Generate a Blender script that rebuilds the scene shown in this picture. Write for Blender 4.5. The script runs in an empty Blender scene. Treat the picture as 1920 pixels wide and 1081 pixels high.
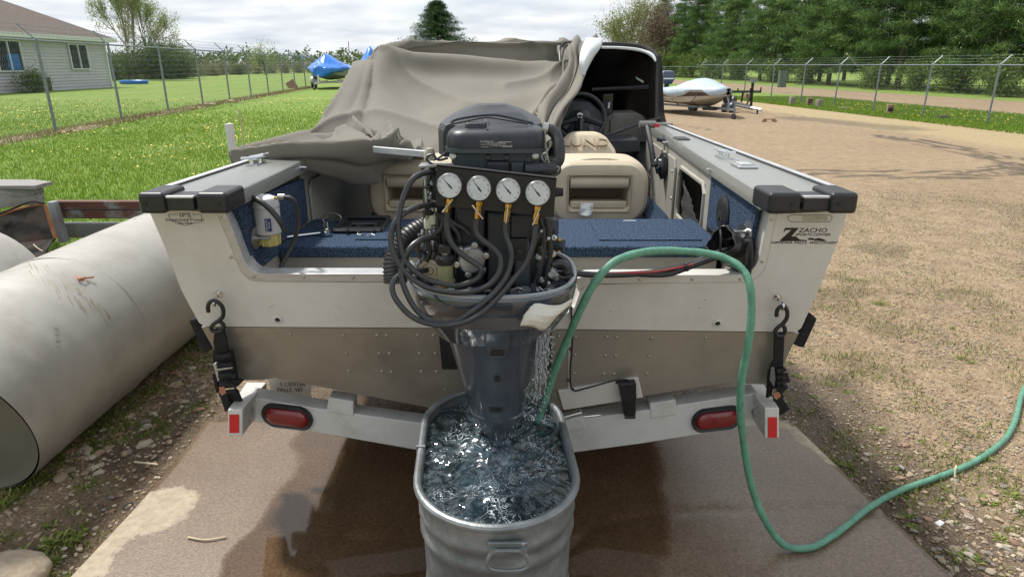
import bpy, bmesh, math, random
import numpy as np
from mathutils import Vector, Matrix
from math import sin, cos, pi, radians, sqrt, atan2
random.seed(7); rng = np.random.default_rng(7)
scn = bpy.context.scene
COL = scn.collection
# ---------------- camera ----------------
CAMH = 1.83; PITCH = radians(18.96); FPX = 1220.0
cd = bpy.data.cameras.new("camera"); cam = bpy.data.objects.new("camera", cd); COL.objects.link(cam)
cam.location = (0, 0, CAMH); cam.rotation_euler = (pi/2 - PITCH, 0, 0)
cd.sensor_width = 36; cd.lens = 36*FPX/1920; cd.clip_start = .05; cd.clip_end = 9000
scn.camera = cam
# ---------------- light ----------------
SUN_EL = radians(58); SUN_AZ = radians(-48)     # azimuth measured from +Y towards +X
world = bpy.data.worlds.new("World"); scn.world = world; world.use_nodes = True
wn = world.node_tree; wn.nodes.clear()
def N(t, typ, **k):
    n = t.nodes.new(typ)
    for a, v in k.items():
        if a.startswith('i_'):
            n.inputs[a[2:]].default_value = v
        else: setattr(n, a, v)
    return n
wo = N(wn, 'ShaderNodeOutputWorld'); wb = N(wn, 'ShaderNodeBackground'); wb.inputs[1].default_value = .105
sky = N(wn, 'ShaderNodeTexSky', sky_type='NISHITA', sun_disc=False, sun_elevation=SUN_EL, sun_rotation=SUN_AZ)
tc = N(wn, 'ShaderNodeTexCoord')
sp = N(wn, 'ShaderNodeSeparateXYZ'); wn.links.new(tc.outputs['Generated'], sp.inputs[0])
zz = N(wn, 'ShaderNodeMath', operation='MAXIMUM'); zz.inputs[1].default_value = 0.02; wn.links.new(sp.outputs[2], zz.inputs[0])
za = N(wn, 'ShaderNodeMath', operation='ADD'); za.inputs[1].default_value = 0.12; wn.links.new(zz.outputs[0], za.inputs[0])
dv = N(wn, 'ShaderNodeVectorMath', operation='DIVIDE'); wn.links.new(tc.outputs['Generated'], dv.inputs[0])
cb = N(wn, 'ShaderNodeCombineXYZ')
for i in range(3): wn.links.new(za.outputs[0], cb.inputs[i])
wn.links.new(cb.outputs[0], dv.inputs[1])
n1 = N(wn, 'ShaderNodeTexNoise'); n1.inputs['Scale'].default_value = .55; n1.inputs['Detail'].default_value = 7; n1.inputs['Roughness'].default_value = .52; n1.inputs['Distortion'].default_value = .4
wn.links.new(dv.outputs[0], n1.inputs['Vector'])
n2 = N(wn, 'ShaderNodeTexNoise'); n2.inputs['Scale'].default_value = 1.5; n2.inputs['Detail'].default_value = 6
wn.links.new(dv.outputs[0], n2.inputs['Vector'])
r1 = N(wn, 'ShaderNodeValToRGB'); wn.links.new(n2.outputs[0], r1.inputs[0])
r1.color_ramp.elements[0].position = .30; r1.color_ramp.elements[0].color = (4.3, 4.65, 5.2, 1)
r1.color_ramp.elements[1].position = .62; r1.color_ramp.elements[1].color = (6.6, 6.75, 6.9, 1)
r2 = N(wn, 'ShaderNodeValToRGB'); wn.links.new(n1.outputs[0], r2.inputs[0])
r2.color_ramp.elements[0].position = .33; r2.color_ramp.elements[0].color = (.55,)*3+(1,)
r2.color_ramp.elements[1].position = .5; r2.color_ramp.elements[1].color = (1,)*3+(1,)
mx = N(wn, 'ShaderNodeMix', data_type='RGBA')
wn.links.new(r2.outputs[0], mx.inputs[0]); wn.links.new(sky.outputs[0], mx.inputs[6]); wn.links.new(r1.outputs[0], mx.inputs[7])
wn.links.new(mx.outputs[2], wb.inputs[0]); wn.links.new(wb.outputs[0], wo.inputs[0])
sd = bpy.data.lights.new("sun", 'SUN'); sd.energy = 3.3; sd.angle = radians(5); sd.color = (1, .96, .9)
sun = bpy.data.objects.new("sun", sd); COL.objects.link(sun)
sv = Vector((sin(SUN_AZ)*cos(SUN_EL), cos(SUN_AZ)*cos(SUN_EL), sin(SUN_EL)))
sun.rotation_euler = sv.to_track_quat('Z', 'Y').to_euler(); sun.location = (0, 0, 30)
vs = scn.view_settings; vs.view_transform = 'Standard'; vs.look = 'None'; vs.exposure = 0.58; vs.gamma = 1; vs.use_curve_mapping = False

# ---------------- pixel to place (photograph survey) ----------------
def ray(px, py):
    u = (px-960)/FPX; v = (py-540.5)/FPX
    return Vector((u, cos(PITCH)-v*sin(PITCH), -sin(PITCH)-v*cos(PITCH)))
def W(px, py, Y):
    d = ray(px, py); t = Y/d.y; return Vector((d.x*t, Y, CAMH+d.z*t))
def G(px, py, z=0.):
    d = ray(px, py); t = (z-CAMH)/d.z; return Vector((d.x*t, d.y*t, z))
TR = .228
def T(px, py, off=0.):          # point on the raked transom plane (off = metres aft of it)
    d = ray(px, py)             # Y = 2.2 - off + (1.42-z)*TR
    t = (2.2-off+(1.42-CAMH)*TR)/(d.y+d.z*TR)
    return Vector((d.x*t, d.y*t, CAMH+d.z*t))
def scale_at(p):                # metres per photo pixel at a point
    return (p.y*cos(PITCH)+(CAMH-p.z)*sin(PITCH))/FPX

# ---------------- materials ----------------
MC = {}
def mat(name, c1, c2=None, rough=.5, metal=0., scale=8., bump=0., bscale=60., detail=5, spec=.5, coat=0., stretch=(1,1,1), lo=.35, hi=.65, rvar=0., c3=None, trans=0., sheen=0., dirt=None, dirts=3., sss=0):
    if name in MC: return MC[name]
    m = bpy.data.materials.new(name); m.use_nodes = True; t = m.node_tree
    b = t.nodes['Principled BSDF']; b.inputs['Roughness'].default_value = rough; b.inputs['Metallic'].default_value = metal
    b.inputs['Specular IOR Level'].default_value = spec; b.inputs['Coat Weight'].default_value = coat; b.inputs['Coat Roughness'].default_value = .08
    b.inputs['Transmission Weight'].default_value = trans
    if sheen: b.inputs['Sheen Weight'].default_value = sheen
    L = t.links
    tc = N(t, 'ShaderNodeTexCoord'); mp = N(t, 'ShaderNodeMapping'); mp.inputs['Scale'].default_value = stretch
    L.new(tc.outputs['Object'], mp.inputs[0])
    col = None
    n = N(t, 'ShaderNodeTexNoise'); n.inputs['Scale'].default_value = scale; n.inputs['Detail'].default_value = detail; n.inputs['Roughness'].default_value = .6
    L.new(mp.outputs[0], n.inputs['Vector'])
    if c2 is not None:
        r = N(t, 'ShaderNodeValToRGB'); L.new(n.outputs[0], r.inputs[0])
        e = r.color_ramp.elements; e[0].position = lo; e[0].color = (*c1, 1); e[1].position = hi; e[1].color = (*c2, 1)
        if c3 is not None:
            x = e.new((lo+hi)/2); x.color = (*c3, 1)
        col = r.outputs[0]
    else: b.inputs['Base Color'].default_value = (*c1, 1)
    if dirt is not None:
        nd = N(t, 'ShaderNodeTexNoise'); nd.inputs['Scale'].default_value = dirts; nd.inputs['Detail'].default_value = 8; nd.inputs['Roughness'].default_value = .7
        L.new(mp.outputs[0], nd.inputs['Vector'])
        rd = N(t, 'ShaderNodeValToRGB'); L.new(nd.outputs[0], rd.inputs[0]); rd.color_ramp.elements[0].position = .5; rd.color_ramp.elements[1].position = .78
        rd.color_ramp.elements[1].color = (.8, .8, .8, 1)
        mm = N(t, 'ShaderNodeMix', data_type='RGBA'); L.new(rd.outputs[0], mm.inputs[0])
        if col: L.new(col, mm.inputs[6])
        else: mm.inputs[6].default_value = (*c1, 1)
        mm.inputs[7].default_value = (*dirt, 1); col = mm.outputs[2]
    if col: L.new(col, b.inputs['Base Color'])
    if rvar:
        mr = N(t, 'ShaderNodeMapRange'); mr.inputs[3].default_value = max(0, rough-rvar); mr.inputs[4].default_value = min(1, rough+rvar)
        L.new(n.outputs[0], mr.inputs[0]); L.new(mr.outputs[0], b.inputs['Roughness'])
    if bump:
        nb = N(t, 'ShaderNodeTexNoise'); nb.inputs['Scale'].default_value = bscale; nb.inputs['Detail'].default_value = 3
        L.new(mp.outputs[0], nb.inputs['Vector'])
        bp = N(t, 'ShaderNodeBump'); bp.inputs['Strength'].default_value = bump; bp.inputs['Distance'].default_value = .01
        L.new(nb.outputs[0], bp.inputs['Height']); L.new(bp.outputs[0], b.inputs['Normal'])
    MC[name] = m; return m

# ---------------- mesh builder ----------------
ORG = {}
def org(o): return ORG.get(o.name, Vector((0, 0, 0))) if o is not None else Vector((0, 0, 0))
def tag(o, label=None, cat=None, group=None, kind=None):
    if label: o['label'] = label
    if cat: o['category'] = cat
    if group: o['group'] = group
    if kind: o['kind'] = kind
    return o
def empty(name, loc=(0, 0, 0), label=None, cat=None, group=None, rz=0.):
    o = bpy.data.objects.new(name, None); COL.objects.link(o); o.location = loc; o.rotation_euler.z = rz
    o.empty_display_size = .1
    ORG[o.name] = Vector(loc); tag(o, label, cat, group); return o
def spline(pts, n=8, closed=False):
    P = [Vector(p) for p in pts]; out = []; m = len(P)
    rngi = range(m if closed else m-1)
    for i in rngi:
        if closed: a, b, c, d = P[(i-1) % m], P[i], P[(i+1) % m], P[(i+2) % m]
        else: a, b, c, d = P[max(i-1, 0)], P[i], P[i+1], P[min(i+2, m-1)]
        for k in range(n):
            t = k/n
            out.append(.5*((2*b)+(c-a)*t+(2*a-5*b+4*c-d)*t*t+(3*b-a-3*c+d)*t**3))
    if not closed: out.append(P[-1])
    return out
class M:
    def __init__(s): s.v = []; s.f = []; s.mi = []; s.cur = 0
    def mat(s, i): s.cur = i; return s
    def add(s, vs, fs):
        o = len(s.v); s.v += [tuple(v) for v in vs]; s.f += [tuple(i+o for i in f) for f in fs]; s.mi += [s.cur]*len(fs); return s
    def box(s, c, d, R=None):
        c = Vector(c); hx, hy, hz = d[0]/2, d[1]/2, d[2]/2
        vs = [Vector((x, y, z)) for x in (-hx, hx) for y in (-hy, hy) for z in (-hz, hz)]
        if R is not None: vs = [R @ v for v in vs]
        vs = [v+c for v in vs]
        return s.add(vs, [(0, 1, 3, 2), (4, 6, 7, 5), (0, 4, 5, 1), (2, 3, 7, 6), (0, 2, 6, 4), (1, 5, 7, 3)])
    def hexa(s, a, b):    # two quads (lists of 4) -> solid
        return s.add(list(a)+list(b), [(3, 2, 1, 0), (4, 5, 6, 7), (0, 1, 5, 4), (1, 2, 6, 5), (2, 3, 7, 6), (3, 0, 4, 7)])
    def prism(s, poly, ex):
        n = len(poly); ex = Vector(ex); a = [Vector(p) for p in poly]; b = [p+ex for p in a]
        fs = [tuple(range(n-1, -1, -1)), tuple(range(n, 2*n))]+[(i, (i+1) % n, (i+1) % n+n, i+n) for i in range(n)]
        return s.add(a+b, fs)
    def loft(s, rings, closed=True, cap=True):
        n = len(rings[0]); vs = [p for r in rings for p in r]; fs = []
        for j in range(len(rings)-1):
            for i in range(n if closed else n-1):
                k = (i+1) % n
                fs.append((j*n+i, j*n+k, (j+1)*n+k, (j+1)*n+i))
        if cap and closed: fs += [tuple(range(n-1, -1, -1)), tuple((len(rings)-1)*n+i for i in range(n))]
        return s.add(vs, fs)
    def tube(s, pts, r, n=8, sm=0, closed=False, cap=True):
        if sm: pts = spline(pts, sm, closed)
        P = [Vector(p) for p in pts]; m = len(P); rs = r if isinstance(r, (list, tuple)) else None
        rings = []; up = None
        for i, p in enumerate(P):
            if closed: t = (P[(i+1) % m]-P[i-1])
            else: t = P[min(i+1, m-1)]-P[max(i-1, 0)]
            if t.length < 1e-9: t = Vector((0, 0, 1))
            t.normalize()
            if up is None:
                up = Vector((0, 0, 1)) if abs(t.z) < .9 else Vector((1, 0, 0))
            up = (up-t*up.dot(t))
            if up.length < 1e-6: up = t.orthogonal()
            up.normalize(); sd = t.cross(up)
            rr = rs[min(int(i*len(rs)/m), len(rs)-1)] if rs and len(rs) != m else (rs[i] if rs else r)
            rings.append([p+(up*cos(2*pi*k/n)+sd*sin(2*pi*k/n))*rr for k in range(n)])
        if closed:
            rings.append(rings[0]); return s.loft(rings, True, False)
        return s.loft(rings, True, cap)
    def cyl(s, a, b, r, n=16, r2=None):
        return s.tube([a, b], [r, r if r2 is None else r2], n)
    def lathe(s, prof, c, ax=(0, 0, 1), n=20):   # prof list of (radius, height)
        ax = Vector(ax).normalized(); u = ax.orthogonal().normalized(); w = ax.cross(u); c = Vector(c)
        rings = [[c+ax*h+(u*cos(2*pi*k/n)+w*sin(2*pi*k/n))*max(r, 1e-4) for k in range(n)] for r, h in prof]
        return s.loft(rings)
    def sph(s, c, r, n=8, sc=(1, 1, 1)):
        c = Vector(c); rings = []
        for j in range(n+1):
            th = pi*j/n; rr = max(sin(th), 1e-3)
            rings.append([c+Vector((rr*cos(2*pi*k/(n+2))*sc[0], rr*sin(2*pi*k/(n+2))*sc[1], -cos(th)*sc[2]))*r for k in range(n+2)])
        return s.loft(rings)
    def grid(s, rows):      # rows of points, open sheet
        return s.loft(rows, closed=False, cap=False)
    def obj(s, name, m, parent=None, bevel=0., seg=2, smooth=35, solid=0., sub=0, label=None, world=True, kind=None, link=True):
        o0 = org(parent) if world else Vector((0, 0, 0))
        me = bpy.data.meshes.new(name)
        V = np.array(s.v, dtype=float)-np.array(o0)
        me.from_pydata(V.tolist(), [], s.f)
        ms = m if isinstance(m, (list, tuple)) else [m]
        for x in ms: me.materials.append(x)
        if len(ms) > 1: me.polygons.foreach_set('material_index', s.mi)
        bm = bmesh.new(); bm.from_mesh(me); bmesh.ops.recalc_face_normals(bm, faces=bm.faces); bm.to_mesh(me); bm.free()
        if smooth is not None:
            me.polygons.foreach_set('use_smooth', [True]*len(me.polygons))
            me.set_sharp_from_angle(angle=radians(smooth))
        o = bpy.data.objects.new(name, me)
        if link: COL.objects.link(o)
        if parent is not None: o.parent = parent
        ORG[o.name] = o0
        if solid: md = o.modifiers.new('solid', 'SOLIDIFY'); md.thickness = solid; md.offset = 0
        if sub: md = o.modifiers.new('sub', 'SUBSURF'); md.levels = sub; md.render_levels = sub
        if bevel:
            md = o.modifiers.new('bevel', 'BEVEL'); md.width = bevel; md.segments = seg; md.limit_method = 'ANGLE'; md.angle_limit = radians(30); md.harden_normals = True
        if label: o['label'] = label
        if kind: o['kind'] = kind
        return o
def rawmesh(name, V, F, m, parent=None, smooth=False, attrs=None):
    """numpy verts (n,3), faces (k,3|4)"""
    me = bpy.data.meshes.new(name); V = np.asarray(V, dtype=np.float32); F = np.asarray(F, dtype=np.int32); k = F.shape[1]
    me.vertices.add(len(V)); me.vertices.foreach_set('co', V.ravel())
    me.loops.add(F.size); me.loops.foreach_set('vertex_index', F.ravel())
    me.polygons.add(len(F)); me.polygons.foreach_set('loop_start', np.arange(0, F.size, k, dtype=np.int32))
    try: me.polygons.foreach_set('loop_total', np.full(len(F), k, dtype=np.int32))
    except Exception: pass
    if smooth: me.polygons.foreach_set('use_smooth', np.ones(len(F), dtype=bool))
    me.update(calc_edges=True); me.validate()
    if attrs:
        for a, d in attrs.items():
            at = me.attributes.new(a, 'FLOAT', 'POINT'); at.data.foreach_set('value', np.asarray(d, dtype=np.float32))
    if m: me.materials.append(m)
    o = bpy.data.objects.new(name, me); COL.objects.link(o)
    if parent is not None: o.parent = parent
    return o
def copy_tree(o, parent=None):
    c = o.copy(); COL.objects.link(c)
    if parent is not None: c.parent = parent
    ORG[c.name] = org(o)
    for ch in CH(o): copy_tree(ch, c)
    return c
def CH(o):
    return [x for x in COL.objects if x.parent == o]
def R3(ax, deg): return Matrix.Rotation(radians(deg), 3, ax)
def text(name, body, mm, loc, right, up, size, parent, ext=.0004, shear=0., align='CENTER', sx=1., spacing=1.):
    cu = bpy.data.curves.new(name, 'FONT'); cu.body = body; cu.size = size; cu.extrude = ext; cu.shear = shear
    cu.align_x = align; cu.align_y = 'CENTER'; cu.space_character = spacing; cu.resolution_u = 2
    o = bpy.data.objects.new(name+'_src', cu); COL.objects.link(o)
    dg = bpy.context.evaluated_depsgraph_get(); me = bpy.data.meshes.new_from_object(o.evaluated_get(dg))
    bpy.data.objects.remove(o); me.name = name; me.materials.clear(); me.materials.append(mm)
    r = Vector(right).normalized(); u = Vector(up).normalized(); n = r.cross(u)
    Mx = Matrix(((r.x*sx, u.x, n.x), (r.y*sx, u.y, n.y), (r.z*sx, u.z, n.z)))
    o0 = org(parent)
    for v in me.vertices: v.co = Mx @ v.co + Vector(loc)-o0
    ob = bpy.data.objects.new(name, me); COL.objects.link(ob); ob.parent = parent; ORG[ob.name] = o0
    return ob

# ---------------- common materials ----------------
galv = mat('galvanised', (.17, .20, .23), (.26, .29, .32), .45, .55, 20, rvar=.1)
white = mat('white_paint', (.60, .59, .55), (.67, .66, .62), .3, 0, 3, coat=.25, dirt=(.48, .45, .38), dirts=2.4)
silver = mat('silver_gelcoat', (.20, .205, .19), (.29, .295, .275), .33, .25, 160, bump=.12, bscale=300, coat=.2)
tan = mat('tan_band', (.30, .28, .235), (.38, .355, .30), .32, .5, 2.5, coat=.25, dirt=(.18, .165, .14), dirts=2, bump=.02, bscale=8)
beige = mat('beige_panel', (.30, .285, .245), (.36, .345, .30), .5, 0, 5, bump=.05, bscale=200)
black = mat('black_plastic', (.013, .014, .016), (.022, .023, .026), .38, 0, 30, bump=.03, bscale=200)
blackm = mat('black_matte', (.010, .010, .011), (.018, .018, .02), .65, 0, 40)
rubber = mat('rubber', (.018, .018, .019), (.03, .03, .031), .45, 0, 14)
carpet = mat('blue_carpet', (.018, .031, .060), (.085, .130, .205), .95, 0, 150, bump=1., bscale=230, detail=2, lo=.40, hi=.60, spec=.15)
alu = mat('aluminium', (.50, .51, .52), (.62, .63, .64), .42, .55, 12, stretch=(1, 1, 6), rvar=.08)
chrome = mat('chrome', (.7, .71, .72), None, .12, 1.)
steel = mat('steel_bolt', (.35, .35, .34), (.5, .5, .49), .35, .9, 30)
brass = mat('brass', (.62, .40, .10), (.75, .52, .16), .25, 1., 40)
# ================= GROUND =================
def ss(a, b, x):
    t = np.clip((x-a)/(b-a), 0, 1); return t*t*(3-2*t)
def vnoise(x, y, s=1., seed=0):
    x = np.asarray(x)/s; y = np.asarray(y)/s
    xi = np.floor(x).astype(np.int64); yi = np.floor(y).astype(np.int64); fx = x-xi; fy = y-yi
    fx = fx*fx*(3-2*fx); fy = fy*fy*(3-2*fy)
    def h(a, b):
        n = (a*374761393+b*668265263+seed*1442695041) & 0x7fffffff
        n = ((n ^ (n >> 13))*1274126177) & 0x7fffffff
        return ((n ^ (n >> 16)) & 0xffff)/65535.
    return (h(xi, yi)*(1-fx)+h(xi+1, yi)*fx)*(1-fy)+(h(xi, yi+1)*(1-fx)+h(xi+1, yi+1)*fx)*fy
def fbm(x, y, s=1., o=4, seed=0):
    r = 0; a = .5
    for k in range(o): r = r+a*vnoise(x, y, s/2**k, seed+k*17); a *= .5
    return r/(1-.5**o)
def lawn_edge(y): return -2.95+.12*np.sin(y*.9)+0*y
def height(x, y):
    x = np.asarray(x, float); y = np.asarray(y, float)
    e = lawn_edge(y); z = .47*ss(e, e-1.1, x)
    lo = ss(60, 400, np.hypot(x, y)); z = z*(1-lo)
    near = np.clip(1-np.abs(y-6)/40, 0, 1)
    z = z+(.05*(fbm(x, y, 3., 3, 5)-.5)*ss(-3.2, -5, x)+.018*(fbm(x, y, .9, 3, 9)-.5)*ss(1.8, 2.6, x))*near
    z = z+.012*(fbm(x, y, .25, 2, 3)-.5)*((x > 1.7) | (x < -1.75))*np.clip(1-y/14, 0, 1)
    # the slab beds into a shallow recess
    ins = ss(-1.80, -1.70, x)*ss(1.76, 1.62, x)*ss(3.3, 3.16, y)
    z = z-.03*ins
    return z
def fenceR(y): return 17.5-.1*y
def roadn(y): return 20.6-.06*y
def roadf(y): return 30.4-.105*y
def seg_dist(x, y, pts):
    d = np.full(x.shape, 1e9)
    for (ax, ay), (bx, by) in zip(pts[:-1], pts[1:]):
        t = np.clip(((x-ax)*(bx-ax)+(y-ay)*(by-ay))/((bx-ax)**2+(by-ay)**2), 0, 1)
        d = np.minimum(d, np.hypot(x-ax-t*(bx-ax), y-ay-t*(by-ay)))
    return d
xs = np.unique(np.round(np.concatenate([-np.geomspace(60, 3000, 12), np.arange(-60, -14, 2.), np.arange(-14, -4.4, .3), np.arange(-4.4, -1.5, .05), np.arange(-1.5, 1.8, .1), np.arange(1.6, 4.6, .05), np.arange(4.6, 20, .14), np.arange(20, 40, .5), np.arange(40, 60, 3.), np.geomspace(60, 3000, 12)]), 3))
ys = np.unique(np.round(np.concatenate([-np.geomspace(2, 2000, 12), np.arange(-2, 1.2, .4), np.arange(1.2, 7, .05), np.arange(7, 26, .14), np.arange(26, 60, .5), np.arange(60, 110, 5), np.geomspace(110, 3500, 14)]), 3))
X, Y = np.meshgrid(xs, ys); Z = height(X, Y); nx, ny = len(xs), len(ys)
P3 = np.stack([X, Y, Z], -1).reshape(-1, 3)
# wet tyre tracks surveyed from the photograph
def gp(*l): return [tuple(G(a, b)[:2]) for a, b in l]
tracks = [gp((1245, 322), (1350, 327), (1480, 326), (1600, 330), (1760, 333), (1880, 330), (1960, 322)),
          gp((1300, 306), (1400, 315), (1520, 322), (1650, 320), (1800, 325), (1900, 312)),
          gp((1650, 254), (1720, 262), (1800, 277), (1860, 292), (1930, 300)),
          gp((1660, 257), (1740, 272), (1830, 290), (1900, 310), (1930, 325)),
          gp((1250, 300), (1290, 312), (1420, 325)), gp((1255, 232), (1300, 238), (1345, 246)), gp((1470, 214), (1560, 225), (1640, 238), (1760, 244))]
wet = np.zeros(X.shape)
for k, tr in enumerate(tracks):
    d = seg_dist(X, Y, tr); w = .07 if k < 4 else .08
    wet = np.maximum(wet, ss(w*1.7, w*.3, np.minimum(d+.16*(fbm(X, Y, .5, 3, k)-.5), np.abs(d-.20)+.14*(fbm(X, Y, .7, 3, k+40)-.35)))*(.85 if k < 4 else .55))
pud = gp((1500, 222), (1600, 232), (1680, 240)); wet = np.maximum(wet, .6*ss(1.6, .3, seg_dist(X, Y, pud)+1.2*(fbm(X, Y, 1.4, 3, 77)-.5)))
# damp soil about the slab and under the boat
bd = np.maximum(np.maximum(-1.66-X, X-1.6), Y-3.2)
wet = np.maximum(wet, .9*ss(.75, .0, bd+.5*(fbm(X, Y, .5, 3, 31)-.5))*ss(1.2, 2.2, Y))
ub = np.maximum(np.abs(X+.05)-1.3, np.abs(Y-4.6)-2.2); wet = np.maximum(wet, ss(.5, -.2, ub))
hose_w = gp((1480, 700), (1500, 780), (1540, 830)); wet = np.maximum(wet, .7*ss(.35, .05, seg_dist(X, Y, hose_w)+.2*(fbm(X, Y, .2, 3, 8)-.5)))
grass = np.maximum(ss(-2.95, -3.35, X+.5*(fbm(X, Y, .8, 3, 2)-.5)), ss(-1.7, -.9, X-fenceR(Y)+1.1*(fbm(X, Y, 2., 3, 4)-.5))*(Y > 8))
grass = np.maximum(grass, ss(43, 47, Y+2*(fbm(X, Y, 3, 3, 6)-.5)))
rd = np.minimum(X-roadn(Y), roadf(Y)-X); road = ss(-.4, .5, rd+.9*(fbm(X, Y, 1.5, 3, 12)-.5)); grass = grass*(1-road)
straw = ss(2.6, .9, np.abs(X-fenceR(Y)+2.8)+.9*(fbm(X, Y, 2, 3, 14)-.5))*(Y > 9)*(1-grass)
tuft = ss(.56, .70, fbm(X, Y, .55, 4, 21))*((X > 1.6) & (Y < 11) & (X < 9) | (X < -1.6) & (Y < 6))*ss(11, 6, Y)
cxm = .5*(X[:-1, :-1]+X[1:, 1:]); cym = .5*(Y[:-1, :-1]+Y[1:, 1:])
zone = np.zeros(cxm.shape, int)                                       # 0 gravel yard
zone[(cxm < lawn_edge(cym)-.05)] = 1                                  # lawn
zone[(cxm > fenceR(cym)-1.3) & (cym > -20) & (zone == 0)] = 2         # grass verge
zone[(cxm > roadn(cym)) & (cxm < roadf(cym))] = 3                      # road
fl = -9.58-.105*(cym-14)
zone[((cxm < fl-.2)) | (cym > 62) | (cym < -20) | (cxm > 42)] = 4      # field all round, to the horizon
zone[(cym > 62) & (cxm > roadn(cym)) & (cxm < roadf(cym)) & (cym < 140)] = 3

def ground_mat(name, mode):
    m = bpy.data.materials.new(name); m.use_nodes = True; t = m.node_tree; L = t.links; b = t.nodes['Principled BSDF']
    geo = N(t, 'ShaderNodeNewGeometry'); pos = geo.outputs['Position']
    def noise(s, d=4, r=.6):
        n = N(t, 'ShaderNodeTexNoise'); n.inputs['Scale'].default_value = s; n.inputs['Detail'].default_value = d; n.inputs['Roughness'].default_value = r; L.new(pos, n.inputs['Vector']); return n.outputs[0]
    def ramp(x, *st):
        r = N(t, 'ShaderNodeValToRGB'); L.new(x, r.inputs[0]); e = r.color_ramp.elements
        e[0].position = st[0][0]; e[0].color = (*st[0][1], 1); e[1].position = st[-1][0]; e[1].color = (*st[-1][1], 1)
        for p, c in st[1:-1]: q = e.new(p); q.color = (*c, 1)
        return r.outputs[0]
    def mix(f, a, c):
        x = N(t, 'ShaderNodeMix', data_type='RGBA')
        L.new(f, x.inputs[0]) if not isinstance(f, float) else setattr(x.inputs[0], 'default_value', f)
        for k, v in ((6, a), (7, c)):
            if isinstance(v, tuple): x.inputs[k].default_value = (*v, 1)
            else: L.new(v, x.inputs[k])
        return x.outputs[2]
    def attr(a): n = N(t, 'ShaderNodeAttribute', attribute_name=a); return n.outputs['Fac']
    def math(op, a, c=0., cl=False):
        x = N(t, 'ShaderNodeMath', operation=op); x.use_clamp = cl
        for k, v in ((0, a), (1, c)):
            if isinstance(v, (int, float)): x.inputs[k].default_value = v
            else: L.new(v, x.inputs[k])
        return x.outputs[0]
    # gravel: two sizes of stone cells over dirt
    def vor(s):
        v = N(t, 'ShaderNodeTexVoronoi'); v.inputs['Scale'].default_value = s; L.new(pos, v.inputs['Vector']); return v
    v1 = vor(38); v2 = vor(110)
    bw = N(t, 'ShaderNodeSeparateColor'); L.new(v1.outputs['Color'], bw.inputs[0])
    bw2 = N(t, 'ShaderNodeSeparateColor'); L.new(v2.outputs['Color'], bw2.inputs[0])
    pal = [(0., (.20, .15, .10)), (.2, (.40, .31, .21)), (.4, (.30, .225, .145)), (.55, (.50, .42, .30)), (.7, (.24, .165, .115)), (.85, (.44, .33, .22)), (1., (.17, .155, .14))]
    st1 = ramp(bw.outputs[0], *pal); st2 = ramp(bw2.outputs[0], *pal)
    dirt = ramp(noise(1.3, 6), (.3, (.24, .17, .105)), (.7, (.37, .275, .175)))
    near = ramp(noise(6, 4), (.4, (0, 0, 0)), (.62, (1, 1, 1)))
    g = mix(math('MULTIPLY', math('SUBTRACT', 1., math('MULTIPLY', v2.outputs['Distance'], 55.), True), .55, True), dirt, st2)
    g = mix(.72, dirt, st2)
    edge = math('LESS_THAN', v1.outputs['Distance'], .42)
    e1 = math('MULTIPLY', edge, math('MULTIPLY', bw.outputs[1], near, True), True)
    g = mix(e1, g, st1)
    g = mix(.22, g, ramp(noise(.35, 5), (.35, (.24, .18, .11)), (.65, (.40, .33, .22))))
    spk = N(t, 'ShaderNodeMix', data_type='RGBA', blend_type='MULTIPLY'); spk.inputs[0].default_value = 1.
    L.new(g, spk.inputs[6]); L.new(ramp(noise(34, 4, .8), (.32, (.55, .53, .50)), (.68, (1.32, 1.30, 1.26))), spk.inputs[7]); g = spk.outputs[2]
    spk2 = N(t, 'ShaderNodeMix', data_type='RGBA', blend_type='MULTIPLY'); spk2.inputs[0].default_value = 1.
    L.new(g, spk2.inputs[6]); L.new(ramp(noise(4.5, 8, .75), (.34, (.74, .72, .70)), (.66, (1.18, 1.17, 1.15))), spk2.inputs[7]); g = spk2.outputs[2]
    strw = mix(attr('straw'), g, ramp(noise(9, 5), (.3, (.34, .26, .13)), (.7, (.46, .38, .22))))
    g = mix(math('MULTIPLY', attr('straw'), .75), g, strw)
    soil = ramp(noise(14, 6), (.3, (.105, .075, .05)), (.7, (.20, .15, .10)))
    g = mix(math('MULTIPLY', attr('tuft'), .55), g, soil)
    # grass
    gr = ramp(noise(2.2, 8, .75), (.28, (.10, .165, .025)), (.5, (.16, .26, .035)), (.72, (.23, .33, .06)))
    gr = mix(ramp(noise(.23, 5), (.42, (0, 0, 0)), (.7, (.55, .55, .55))), gr, (.23, .27, .08))
    gr = mix(ramp(noise(40, 3), (.45, (0, 0, 0)), (.75, (.4, .4, .4))), gr, (.22, .24, .09))
    if mode == 'road': gr = g
    gm = ramp(math('ADD', attr('grass'), math('MULTIPLY', math('SUBTRACT', noise(7, 5), .5), .9)), (.42, (0, 0, 0)), (.58, (1, 1, 1)))
    if mode == 'field': gm = None
    c = gr if gm is None else mix(gm, g, gr)
    wt = ramp(math('ADD', attr('wet'), math('MULTIPLY', math('SUBTRACT', noise(5, 6), .5), .6)), (.25, (0, 0, 0)), (.75, (1, 1, 1)))
    dark = N(t, 'ShaderNodeMix', data_type='RGBA', blend_type='MULTIPLY'); L.new(math('MULTIPLY', wt, .9), dark.inputs[0]); L.new(c, dark.inputs[6]); dark.inputs[7].default_value = (.36, .34, .33, 1)
    L.new(dark.outputs[2], b.inputs['Base Color'])
    ro = N(t, 'ShaderNodeMapRange'); L.new(wt, ro.inputs[0]); ro.inputs[3].default_value = .92; ro.inputs[4].default_value = .38; L.new(ro.outputs[0], b.inputs['Roughness'])
    b.inputs['Specular IOR Level'].default_value = .3
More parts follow.
